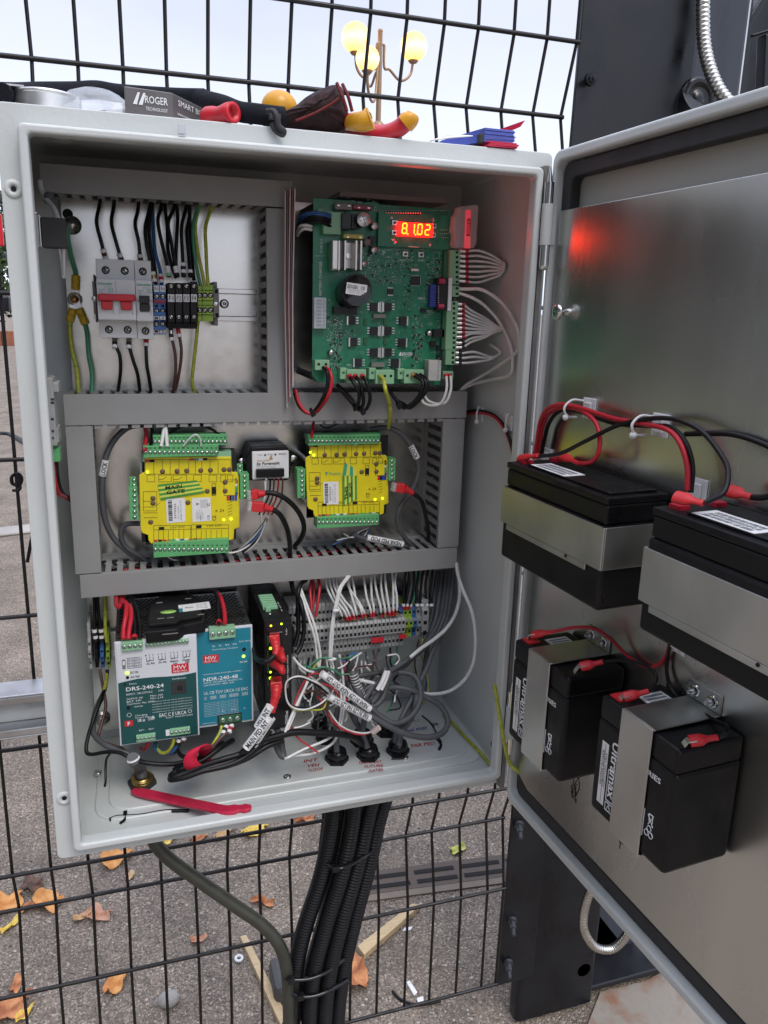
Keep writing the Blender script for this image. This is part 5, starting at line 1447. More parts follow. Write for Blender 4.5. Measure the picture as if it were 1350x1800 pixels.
# ================================================================== GREEN CONTROL BOARD
YB = .125
bt = T('control_board', 'large green circuit board with a red four digit display at the upper right', 'circuit board', U(675,500,YB))
def z8(x, y): return (540+x/3.75, 340+y/3.75)
def B(x, y, Y=YB): a = z8(x,y); return U(a[0],a[1],Y)
def bb(m, x0, y0, x1, y1, d0, d1=0, mi=0):        # box standing d0 proud of the board (metres)
    a = B(x0,y0,YB-d0); b__ = B(x1,y1,YB-d0); m.box((a.x,YB-d0,b__.z),(b__.x,YB-d1-.0001,a.z), mi)
m = MB()
pts = [(42,30),(470,62),(470,72),(955,108),(968,370),(955,1165),(880,1165),(880,1262),(75,1245),(32,1200)]
m.prism([B(*q) for q in pts], (0,.0016,0)); m.build('board', MT['pcb'], bt)
m = MB()
for q in ((95,62),(60,1215),(940,640)): c = B(*q); m.cyl(c+Vector((0,.002,0)),(c.x,PY,c.z),.004,n=12)
m.box((B(120,0).x,.150,B(0,1180).z),(B(900,0).x,.153,B(0,20).z)); m.build('rear_tray', MT['seal'], bt)
m = MB(); c = B(200,1,.150); d_ = B(900,60,.150); m.box((c.x,.140,c.z-.004),(d_.x,.20,c.z+.001)); m.build('rear_cover', MT['grey_dark'], bt)
# copper tracks and printed outlines
mk('track', (.02,.23,.13), .3, var=0); mk('silk', (.62,.68,.64), .5, var=0)
m = MB(); random.seed(31)
yt = YB-.00012
def tr(x0,y0,x1,y1,w_=2.2):
    a, b__ = B(x0,y0,yt), B(x1,y1,yt); d = (b__-a); 
    if d.length < 1e-6: return
    n_ = Vector((-d.z,0,d.x)).normalized()*(w_/3.75/1.6/2000); m.quad([a-n_,b__-n_,b__+n_,a+n_])
for k in range(8): tr(50+k*4,900+k*6,50+k*4,1090,1.6)
for k in range(9): tr(50+k*6,420,50+k*6,680-k*8,1.8)
for k in range(150):
    x, y = random.uniform(150,900), random.uniform(380,1150); L = random.uniform(15,90)
    if random.random() < .5: tr(x,y,x+L,y); tr(x+L,y,x+L+14,y+14)
    else: tr(x,y,x,y+L); tr(x,y+L,x+10,y+L+10)
m.build('tracks', MT['track'], bt)
m = MB()
def ol(x0,y0,x1,y1,w_=1.6): tr(x0,y0,x1,y0,w_); tr(x1,y0,x1,y1,w_); tr(x1,y1,x0,y1,w_); tr(x0,y1,x0,y0,w_)
ol(470,112,938,372); ol(528,130,868,360,1.2); ol(880,150,930,350,1)
for k in range(70):
    x, y = random.uniform(160,900), random.uniform(385,1150); ol(x,y,x+random.uniform(8,22),y+random.uniform(8,18),.9)
for x0,y0,x1,y1 in ((505,375,560,420),(830,388,872,430),(770,625,795,720),(862,480,905,560)): ol(x0,y0,x1,y1,1.2)
tr(50,412,120,412,1.5)
m.build('board_print', MT['silk'], bt)
# little parts: chips and solder points, scattered in the clusters the board has
m1, m2, m3 = MB(), MB(), MB()
clusters = [(360,380,640,600,150),(640,380,700,700,40),(780,430,930,620,90),(150,820,230,1165,150),(690,800,760,1150,120),(560,700,690,790,12),(120,690,150,1000,16),(250,900,330,950,10),(240,30,460,130,24),(760,780,905,1080,46),(600,1040,700,1080,0),(600,370,800,430,26),(870,160,935,360,40),(380,700,580,720,12)]
for x0,y0,x1,y1,n_ in clusters:
    for i in range(n_):
        x = x0+6*round(random.uniform(0,(x1-x0))/6); y = y0+6*round(random.uniform(0,(y1-y0))/6); k = random.random()
        if k < .42: s = 2.6; bb(m2,x-s*.7,y-s*.7,x+s*.7,y+s*.7,.0007)
        elif k < .72: bb(m1,x-3.4,y-2.2,x+3.4,y+2.2,.0009); bb(m2,x-5.2,y-2.1,x-3.5,y+2.1,.0008); bb(m2,x+3.5,y-2.1,x+5.2,y+2.1,.0008)
        elif k < .88: bb(m3,x-2.2,y-3.4,x+2.2,y+3.4,.0010); bb(m2,x-2.1,y-5,x+2.1,y-3.5,.0008); bb(m2,x-2.1,y+3.5,x+2.1,y+5,.0008)
        else: bb(m1,x-6,y-5,x+6,y+5,.0014)
m1.build('small_chips', MT['pcb_black'], bt, label='tiny black chips'); m2.build('solder_points', MT['silver'], bt); m3.build('capacitor_chips', MT['grey_term'], bt)
# power transistors in pairs with silver tabs, pins beside them
mp, mt_, mc = MB(), MB(), MB()
def fet(x, y, side, w_=46, h_=54):
    bb(mp, x, y, x+w_, y+h_, .0040)
    if side: bb(mt_, x+w_, y-2, x+w_+9, y+h_+3, .0036)
    else: bb(mt_, x-10, y-2, x, y+h_+3, .0036)
    for k in range(3):
        xx = (x-24) if side else (x+w_+6)
        bb(mc, xx, y+4+k*17, xx+16, y+12+k*17, .0012)
for y in (722,880,1022):
    fet(420,y,True); fet(508,y,False)
fet(272,812,False,44,52); fet(284,952,False,44,54); fet(314,1090,False,44,52)
fet(612,812,True,44,56); fet(606,956,True,44,54); fet(560,1090,True,44,56)
for y in (722,880,1022): bb(mt_, 478,y-8,484,y+62,.0030); bb(mt_, 492,y-8,498,y+62,.0030)
mp.build('power_transistors', MT['pcb_black'], bt); mt_.build('transistor_tabs', MT['silver'], bt); mc.build('transistor_pins', MT['silver'], bt)
m = MB(); bb(m,438,795,515,822,.006); bb(m,425,1115,510,1143,.006); m.build('shunt', MT['grey_dark'], bt)
m = MB()
for x in (376,508):
    for y in (825,950): bb(m,x,y,x+22,y+44,.002)
m.build('resistor', MT['term_dark'], bt)
# chips
m = MB(); bb(m,685,545,745,605,.0016); m.build('processor', MT['pcb_black'], bt, bevel=.0002)
m = MB()
for k in range(9):
    for s in (0,1): bb(m,681 if s else 746,548+k*6.3,684.5 if s else 749.5,551+k*6.3,.0006)
    bb(m,688+k*6.3,541,691+k*6.3,544.5,.0006); bb(m,688+k*6.3,606,691+k*6.3,609.5,.0006)
bb(m,532,620,565,626,.0008); bb(m,532,668,565,674,.0008)
m.build('chip_pins', MT['silver'], bt)
m = MB(); bb(m,530,628,568,666,.0016); bb(m,750,755,785,785,.0024); bb(m,835,895,905,948,.006); bb(m,815,975,850,1015,.004); bb(m,858,1000,900,1040,.004); bb(m,858,1065,885,1100,.004); m.build('small_regulator', MT['pcb_black'], bt)
def cap(x, y, rpx, h, nm='capacitor', top='silver', side='black_gloss'):
    c = B(x,y,YB-h); r = rpx/3.75/1.6/1000
    o = MB(); o.cyl((c.x,YB-.0001,c.z),(c.x,YB-h,c.z), r, n=24); a = o.build(nm, MT[side], bt)
    o = MB(); o.ring((c.x,YB-h,c.z),(0,-1,0),[(r*.98,0),(r*.92,.0005),(0,.0005)],n=24); tp = o.build('capacitor_top', MT[top], a)
    o = MB()
    for q in (0,1.5708): d = Vector((math.cos(q+.4),0,math.sin(q+.4)))*r*.7; e = Vector((-d.z,0,d.x))*.06; k = Vector((c.x,YB-h-.0007,c.z)); o.quad([k-d-e,k+d-e,k+d+e,k-d+e])
    o.build('vent_mark', MT['grey_dark'], a)
cap(373,172,44,.018); cap(445,214,23,.012); cap(441,372,20,.011); cap(374,465,18,.009); cap(160,1050,17,.007); cap(808,922,17,.007)
cap(395,322,23,.010,'inductor','grey_dark','pcb_black'); cap(580,325,11,.006); cap(812,342,9,.006)
m = MB(); bb(m,230,130,290,238,.014); bb(m,292,135,330,235,.010); m.build('relay', MT['pcb_black'], bt, bevel=.0006)
m = MB(); bb(m,412,280,452,318,.006); bb(m,412,322,440,352,.004); m.build('coil', MT['pcb_black'], bt)
m = MB(); bb(m,185,60,300,112,.009); m.build('fuse_holder', MT['grey_dark'], bt, bevel=.001)
m = MB(); bb(m,305,72,430,112,.009); 
o = m.build('blade_fuse', M_('fuse_maroon',(.28,.05,.09),.4), bt, bevel=.001)
m = MB(); bb(m,240,264,372,302,.010); m.build('blade_fuse', M_('fuse_yellow',(.55,.45,.08),.35), bt, bevel=.001)
m = MB()
for x,y,d in ((200,75,.0093),(270,78,.0093),(335,90,.0093),(400,92,.0093),(262,284,.0103),(345,286,.0103)): bb(m,x,y,x+14,y+8,d)
m.build('fuse_contacts', MT['silver'], bt)
# heatsink
m = MB(); bb(m,160,310,205,508,.016,.002); bb(m,205,320,360,500,.008,.002)
for x in (205,245,318,350): bb(m,x,308,x+12,508,.024,.0081)
bb(m,168,308,204,500,.022,.0161)
m.build('heatsink', MT['alu'], bt, bevel=.0005)
m = MB(); c = B(268,412,YB-.0085); m.cyl(c,c+Vector((0,-.003,0)),.0028,n=12); c = B(302,414,YB-.0085); m.cyl(c,c+Vector((0,-.002,0)),.0030,n=12); m.build('heatsink_screw', MT['steel'], bt)
# big black toroid can with sticker
cf = B(328,636,YB-.034); cbk = B(258,660,YB)
m = MB(); r = .0163; m.cyl((cbk.x+.004,YB-.0002,cbk.z),(cf.x,YB-.033,cf.z), r*1.04, r, n=48)
m.ring((cf.x,YB-.033,cf.z),(0,-1,0),[(r,0),(r*.97,.0012),(r*.93,.0012),(r*.91,.0004),(r*.3,.0004),(0,.0004)],n=48); tor = m.build('choke_can', MT['black_gloss'], bt)
m = MB(); bb(m,180,745,330,800,.010); m.build('choke_base', MT['pcb_black'], bt)
YS = YB-.0338
a, b__, c_, d_ = B(262,585,YS), B(397,605,YS), B(390,680,YS), B(252,660,YS)
m = MB(); m.prism([a,b__,c_,d_],(0,.0002,0)); st = m.build('sticker', MT['label'], tor)
dx = (b__-a).normalized(); dz = (a-d_).normalized(); h_ = (a-d_).length; L = (b__-a).length
text('EDGE1', d_+dx*L*.06+dz*h_*.68+Vector((0,-.0003,0)), dx, dz, h_*.30, MT['ink'], st, width=L*.50, bold=.01)
text('CE', d_+dx*L*.70+dz*h_*.68+Vector((0,-.0003,0)), dx, dz, h_*.28, MT['ink'], st, width=L*.2, bold=.01)
for k in range(3): text('230VAC 2x BLDC 24V', d_+dx*L*(.08+.04*k)+dz*h_*(.42-.14*k)+Vector((0,-.0003,0)), dx, dz, h_*.08, MT['ink_grey'], st, width=L*.8)
# display daughter board
m = MB(); bb(m,472,115,936,370,.006,.0045); m.build('display_board', MT['pcb'], bt)
m = MB(); bb(m,520,118,750,140,.009,.006); m.build('header', MT['pcb_black'], bt)
m = MB()
for k in range(15): c = B(520+k*16.2,127,YB-.0092); m.ball(c,.0010,n=8)
for k in range(9): 
    for j in range(3): c = B(880+k*6,240+j*26,YB-.0062); m.ball(c,.0006,n=6) if (k+j)%2 else None
m.build('header_pins', MT['silver'], bt)
m = MB(); bb(m,598,188,828,288,.0125,.006); disp = m.build('display', M_('display_red',(.10,.004,.004),.25,emit=9,ecol=(1,.003,.002),var=0), bt, bevel=.0004)
YD = YB-.0127
seg = {'8':'abcdefg','1':'bc','0':'abcdef','2':'abged'}
dm = MB()
for i, ch in enumerate('8102'):
    x0_ = 628+i*50.5; y0_ = 197+i*3.4; 
    for s in seg[ch]:
        X0, X1, Y0, Ym, Y1 = x0_, x0_+30, y0_, y0_+33, y0_+66
        p, q = {'a':((X0+3,Y0),(X1,Y0)),'b':((X1,Y0),(X1-2,Ym)),'c':((X1-2,Ym),(X1-4,Y1)),'d':((X0-3,Y1),(X1-5,Y1)),'e':((X0-1,Ym),(X0-3,Y1)),'f':((X0+3,Y0),(X0+1,Ym)),'g':((X0,Ym),(X1-3,Ym))}[s]
        A_, B_ = B(*p,YD), B(*q,YD); d = (B_-A_).normalized(); n_ = Vector((-d.z,0,d.x))*.00075; A_ = A_+d*.0005; B_ = B_-d*.0005
        dm.prism([A_-n_,A_+d*-.0004,A_+n_,B_+n_,B_+d*.0004,B_-n_], (0,-.0001,0))
for x,y in ((662,268),(714,272)): c = B(x,y,YD); dm.cyl(c,c+Vector((0,-.0001,0)),.0010,n=10)
dm.build('digits', M_('digit_glow',(1,.3,.02),.5,emit=2.4,ecol=(1,.30,.01),var=0), disp)
for x,y in ((578,193),(576,258),(834,214),(830,275),(648,400),(752,404)):
    m = MB(); d0 = .0095 if y < 350 else .005; bb(m,x-17,y-17,x+17,y+17,d0,.006 if y<350 else 0); o_ = m.build('push_button', MT['silver'], bt, bevel=.0002)
    m = MB(); c = B(x,y,YB-d0-.0002); m.cyl(c,c+Vector((0,-.002,0)),.0014,n=14); m.build('button_cap', MT['pcb_black'], o_)
m = MB()
for pts in (((544,168),(572,170),(558,150)),((550,298),(580,300),(565,318))): m.prism([B(*q,YB-.0063) for q in pts],(0,.0001,0))
bb(m,815,176,848,180,.0063,.006); bb(m,829,162,834,194,.0063,.006)
bb(m,665,348,738,356,.0063,.006)
m.build('key_marks', MT['silk'], bt)
m = MB(); bb(m,685,492,740,517,.0035); m.build('crystal', MT['tin'], bt, bevel=.0012)
# plug-in radio module and blue part
m = MB(); bb(m,862,555,950,775,.012,.002); m.build('radio_module', MT['pcb_black'], bt)
m = MB(); bb(m,934,556,948,774,.0125,.0121); m.build('module_edge', MT['label'], bt)
m = MB(); bb(m,815,600,864,750,.009); m.build('blue_connector', M_('blue_conn',(.03,.05,.28),.4), bt, bevel=.0006)
m = MB()
for k in range(9): c = B(866,615+k*15,YB-.0122); m.ball(c,.0008,n=6); c = B(932,570+k*22,YB-.0124); m.ball(c,.0007,n=6)
m.build('module_pins', MT['silver'], bt)
mk('button_pink',(.45,.05,.12),.4)
for x,y in ((888,580),(880,745)):
    m = MB(); a = B(x-18,y,YB-.014); b__ = B(x+18,y,YB-.014); m.cyl(a,b__,.0028,n=12); m.build('magenta_coil', MT['button_pink'], bt)
# connectors on the left
m = MB(); bb(m,45,685,125,892,.008); wc = m.build('white_header', M_('hdr_white',(.50,.56,.62),.45), bt, bevel=.0005)
m = MB()
for k in range(8): bb(m,62,700+k*23,92,712+k*23,.0083,.008); bb(m,105,700+k*23,116,712+k*23,.0083,.008)
m.build('pin_sockets', MT['grey_term'], wc)
m = MB(); bb(m,108,118,222,272,.010); bb(m,65,100,108,135,.004); m.build('green_plug', MT['term_pale'], bt, bevel=.0006)
def gterm(x0,y0,x1,y1,d,ncell,vert,nm='terminal_plug',wells=True,mat='term_pale'):
    m = MB(); bb(m,x0,y0,x1,y1,d); o_ = m.build(nm, MT[mat], bt, bevel=.0005)
    m = MB(); s = MB()
    for k in range(ncell):
        f = (k+.5)/ncell
        if vert: cx, cy = x1-14, y0+(y1-y0)*f
        else: cx, cy = x0+(x1-x0)*f, y0+(y1-y0)*.42
        bb(m,cx-8,cy-8,cx+8,cy+8,d+.0002,d-.0002)
    if wells: m.build('wire_holes', MT['hole'], o_)
    else: m.build('cell_ribs', MT['term_dark'], o_)
    return o_
gterm(52,1098,148,1165,.009,2,False); gterm(218,1150,262,1225,.010,1,False,wells=False); gterm(262,1162,388,1250,.013,3,False)
gterm(408,1150,452,1225,.010,1,False,wells=False); gterm(452,1165,572,1256,.013,3,False)
gterm(598,1155,640,1225,.010,1,False,wells=False); gterm(640,1163,768,1252,.013,3,False)
gterm(896,1172,962,1225,.009,2,False)
gterm(945,372,1002,600,.011,7,True); gterm(955,607,1002,682,.011,2,True); gterm(925,710,982,1032,.011,10,True); gterm(915,1034,975,1130,.011,3,True)
m = MB(); bb(m,905,380,944,600,.006); bb(m,905,610,944,690,.006); bb(m,900,712,924,1030,.006); m.build('header_strip', MT['term_dark'], bt)
m = MB(); bb(m,803,1100,880,1236,.015); rl = m.build('white_relay', M_('relay_white',(.50,.51,.49),.45), bt, bevel=.0008)
a = B(862,1115,YB-.0153); text('PE014024 24V', B(862,1225,YB-.0153), AZ, -AX, .0022, MT['ink_grey'], rl, width=.024)
# lettering on the board
def bt_text(s, x0, y0, x1, y1, h_, mat='ink_white', Y=YB-.0002, bold=0):
    a, b__ = B(x0,y0,Y), B(x1,y1,Y); d = (b__-a); L = d.length; d.normalize()
    text(s, a, d, Vector((-d.z,0,d.x)), h_, MT[mat], bt, width=L, bold=bold)
bt_text('BATTERY CHARGER', 86,672, 88,448, .0028)
bt_text('F4 GR 3/10', 92,392, 94,300, .0022)
bt_text('ROGER', 634,1056, 697,1058, .0030, bold=.02); bt_text('TECHNOLOGY', 634,1072, 697,1074, .0011)
bt_text('PR1', 734,692, 772,692, .0026); bt_text('PR2', 790,778, 822,778, .0024); bt_text('PROG', 612,440, 652,441, .0018); bt_text('TX  RX', 662,441, 696,442, .0018); bt_text('RESET', 732,441, 776,443, .0018)
for k,(x,y) in enumerate(((128,848),(128,968),(260,1130),(350,1180))): bt_text('TP%d'%(k+1), x,y,x+26,y,.0014)
m = MB(); m.quad([B(604,1070,YB-.0002),B(618,1070,YB-.0002),B(622,1046,YB-.0002),B(612,1046,YB-.0002)]); m.quad([B(622,1070,YB-.0002),B(632,1070,YB-.0002),B(628,1046,YB-.0002)]); m.build('emblem', MT['ink_white'], bt)

# clear cover with red print hanging on the board's corner
t = T('clear_cover', 'clear plastic cap with red print at the top right of the green board', 'cover', U(820,398,.10))
Yc = .104
def C8(x,y,Y=Yc): a = z8(x,y); return U(a[0],a[1],Y)
m = MB(); outl = [(1005,85),(1120,72),(1133,90),(1118,330),(1100,362),(985,358),(972,340),(978,262),(965,255),(978,140),(995,132)]
m.prism([C8(*q) for q in outl],(0,.014,0)); m.build('clear_shell', MT['clear'], t, bevel=.0015)
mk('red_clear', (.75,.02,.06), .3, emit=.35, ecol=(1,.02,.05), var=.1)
m = MB(); m.prism([C8(1050,110,Yc+.002),C8(1078,108,Yc+.002),C8(1075,362,Yc+.002),C8(1040,360,Yc+.002)],(0,.003,0)); m.build('red_strip', MT['red_clear'], t)
a, b__ = C8(1062,280,Yc-.0006), C8(1070,130,Yc-.0006); d = (b__-a).normalized()
text('ROGER', a, d, Vector((-d.z,0,d.x)), .0045, MT['ink'], t, width=(b__-a).length*.8, bold=.02)

# manuals standing between trunking and board
mk('paper', (.62,.56,.55), .7, var=.1); mk('paper_red', (.28,.12,.12), .6)
t = T('manual_booklet', 'folded paper manual standing on edge beside the green board', 'booklet', U(512,520,.13))
m = MB()
for k in range(5):
    xo = k*4.2; a0, a1, a2 = U(501+xo,335-k*1.0,.135-.003*k), U(500+xo*.8,520,.132-.003*k), U(504+xo*.6,716-9*k,.142-.003*k)
    for p, q in ((a0,a1),(a1,a2)): m.prism([p, q, q+Vector((.006,.052,0)), p+Vector((.006,.052,0))], (.0012,0,0), mi=k % 2)
m.build('pages', [MT['paper'], MT['paper_red']], t)

# ---- wires of the board
gr = 'white wires looping from the upper right terminals of the green board'
for i in range(7):
    y = 442+i*8.8
    A_ = (806,y-1,YB-.008); s = (i-3)/3.
    W_([A_,(818,y+ (0),YB-.010),(840,y+1.5*(1-i/3.)*-1,YB-.011),(862,y-(i-3)*1.8+2,YB-.014),(878,y-(i-3)*4.6+3,YB-.014),(886,468+(i-3)*1.6,YB-.010),(884,470+(i-3)*.6,YB+.004),(868,472,.150),(850,474,.19)],.0014,'wire_white','%s white wire of the tight loop of seven at the board upper right' % ORD[i],gr,ferr=(0,['tin','tin','wire_red']))
gr = 'white wires fanning from the lower right terminals of the green board'
ys = [535,543.5,552,560.5,568.5,576.5,584.5,592.5,603,611]
for i, y in enumerate(ys):
    k = i/9.; cy = 574+ (i-4)*1.2
    W_([(800,y,YB-.008),(812,y+.5,YB-.010),(830,y+(cy-y)*.25+ (4 if i<3 else 3 if i<7 else -1),YB-.011),(852,y+(cy-y)*.62+5*(1-abs(k-.4)),YB-.012),(872,cy+1,YB-.012),(884,577,YB-.006),(882,580,YB+.010),(864,586,.17),(850,590,.20)],.0014,'wire_white','%s white wire of the wide fan at the board lower right' % ORD[i],gr,ferr=(0,['tin','tin','wire_red' if i<8 else 'ink']))
gr = 'three white wires below the wide fan'
for i, y in enumerate((620,628.5,637.5)):
    W_([(800,y,YB-.008),(812,y,YB-.010),(835,y,YB-.012),(862,627+i*2.5,YB-.012),(878,622,YB-.008),(878,616,YB+.006),(862,606,.17)],.0014,'wire_white','%s white wire of the three under the wide fan' % ['top','middle','bottom'][i],gr,ferr=(0,['tin','ink']))
W_([(806,508,YB-.008),(825,507,YB-.016),(848,511,YB-.026),(878,528,.085),(900,556,.078),(912,588,.074),(908,616,.078),(880,640,.10),(845,660,.13),(818,678,.15),(803,695,YB+.035)],.0019,'wire_white','white sheathed cable arching widest to the right of the green board')
W_([(806,515,YB-.008),(830,523,YB-.016),(855,540,YB-.022),(880,570,.095),(897,610,.088),(901,640,.088),(895,660,.092),(860,668,.13),(825,677,.15),(804,694,YB+.035)],.0018,'wire_white','white cable falling straight past the fan of white wires')
t = T('wall_tie', 'small pale tie base behind the fan of white wires', 'tie mount', U(880,567,.12)); m = MB(); m.ball(U(883,564,.116),.0035,n=12,sc=(1,.6,1)); m.tube([U(880,560,.118),U(887,570,.112),U(884,582,.118)],.001,n=6); m.build('tie', MT['white'], t)
# lower side
W_([(573,646,YB-.010),(581,655,YB-.018),(583,675,YB-.022),(574,702,YB-.020),(556,724,.125),(540,724,.13),(526,708,.135),(520,685,.14)],.0020,'wire_red','thick red lead hanging in a U from the board lower left corner')
W_([(568,646,YB-.010),(575,655,YB-.018),(576,675,YB-.020),(568,700,YB-.018),(552,722,.128),(538,726,.132),(524,712,.137),(517,690,.142)],.0020,'wire_black','thick black lead beside the red U at the board lower left corner')
gq = 'black motor leads under the left of the green board'
for i,(x,xe) in enumerate(((613,627),(623,632),(636,641))):
    W_([(x,660,YB-.014),(x+9,672,YB-.024),(xe+3+i*3,690,YB-.026),(xe+4+i*2,708,YB-.022),(xe-2+i,721,YB-.014),(622+i*3,712,.125),(604+i*3,692,.130),(592,676,.135)],.0020,'wire_black','%s black lead of the left trio under the green board' % ['left','middle','right'][i],gq,ferr=(0,['wire_red']))
gq = 'black motor leads under the right of the green board'
for i,(x,xe) in enumerate(((724,741),(731,746),(738,750))):
    W_([(x,658,YB-.014),(xe,668,YB-.024),(xe-1,686,YB-.026),(xe-12,704,YB-.022),(xe-30,717,YB-.014),(706+i*2,714-i*2,.125),(696,703,.132),(684,686,.137)],.0020,'wire_black','%s black lead of the right trio under the green board' % ['left','middle','right'][i],gq,ferr=(0,['brass']) if i==0 else None)
for q, l_ in (((636,722),'black tie round the left trio of leads'),((548,725),'black tie at the bottom of the red and black U'),((700,712),'black tie round the right trio of leads')):
    t = T('cable_tie', l_, 'cable tie', U(q[0],q[1],.115)); m = MB(); c = U(q[0],q[1],.112)
    m.ring(c,(1,0,.3),[(.0045,-.0012),(.0052,-.0012),(.0052,.0012),(.0045,.0012)],n=14); m.box(c+Vector((-.002,-.006,-.003)),c+Vector((.003,-.0035,.003))); m.build('band', MT['black'], t)
W_([(668,661,YB-.014),(674,668,YB-.022),(679,688,YB-.030),(684,712,.112),(685,735,.125),(683,752,.15)],.0023,'wire_yg','green and yellow lead hanging from the middle bottom plug of the board')
for i,x in enumerate((784,791)):
    W_([(x-1,657,YB-.010),(x+1,665,YB-.014),(x+1,685,YB-.018),(x-8,706,YB-.016),(x-22,714-i*4,YB-.010),(x-38,707-i*3,.125),(x-46,692,.13)],.0016,'wire_white','%s white lead of the pair below the board lower right corner' % ['left','right'][i],'two white leads below the board lower right corner',ferr=(0,['wire_red']))
gq = 'blue and black wires at the board upper left'
for i,(dy,mt__) in enumerate(((0,'wire_blue'),(4,'wire_blue'),(8,'wire_black'),(12,'wire_black'),(17,'wire_black'))):
    W_([(583,378+dy*1.2,YB-.008),(566,374+dy,YB-.014),(548,374+dy,YB-.010),(532,380+dy,.13),(524,390+dy,.15)],.0017,mt__,'%s wire leaving the board upper left plug' % ['upper blue','lower blue','upper black','middle black','lowest black'][i],gq)
for i in range(2):
    W_([(548,398+i*6,YB-.004),(536,396+i*6,YB-.006),(527,400+i*5,.13),(523,410+i*4,.15)],.0016,'wire_white','%s white wire tail under the blue and black wires' % ['upper','lower'][i],'white wire tails at the board upper left')

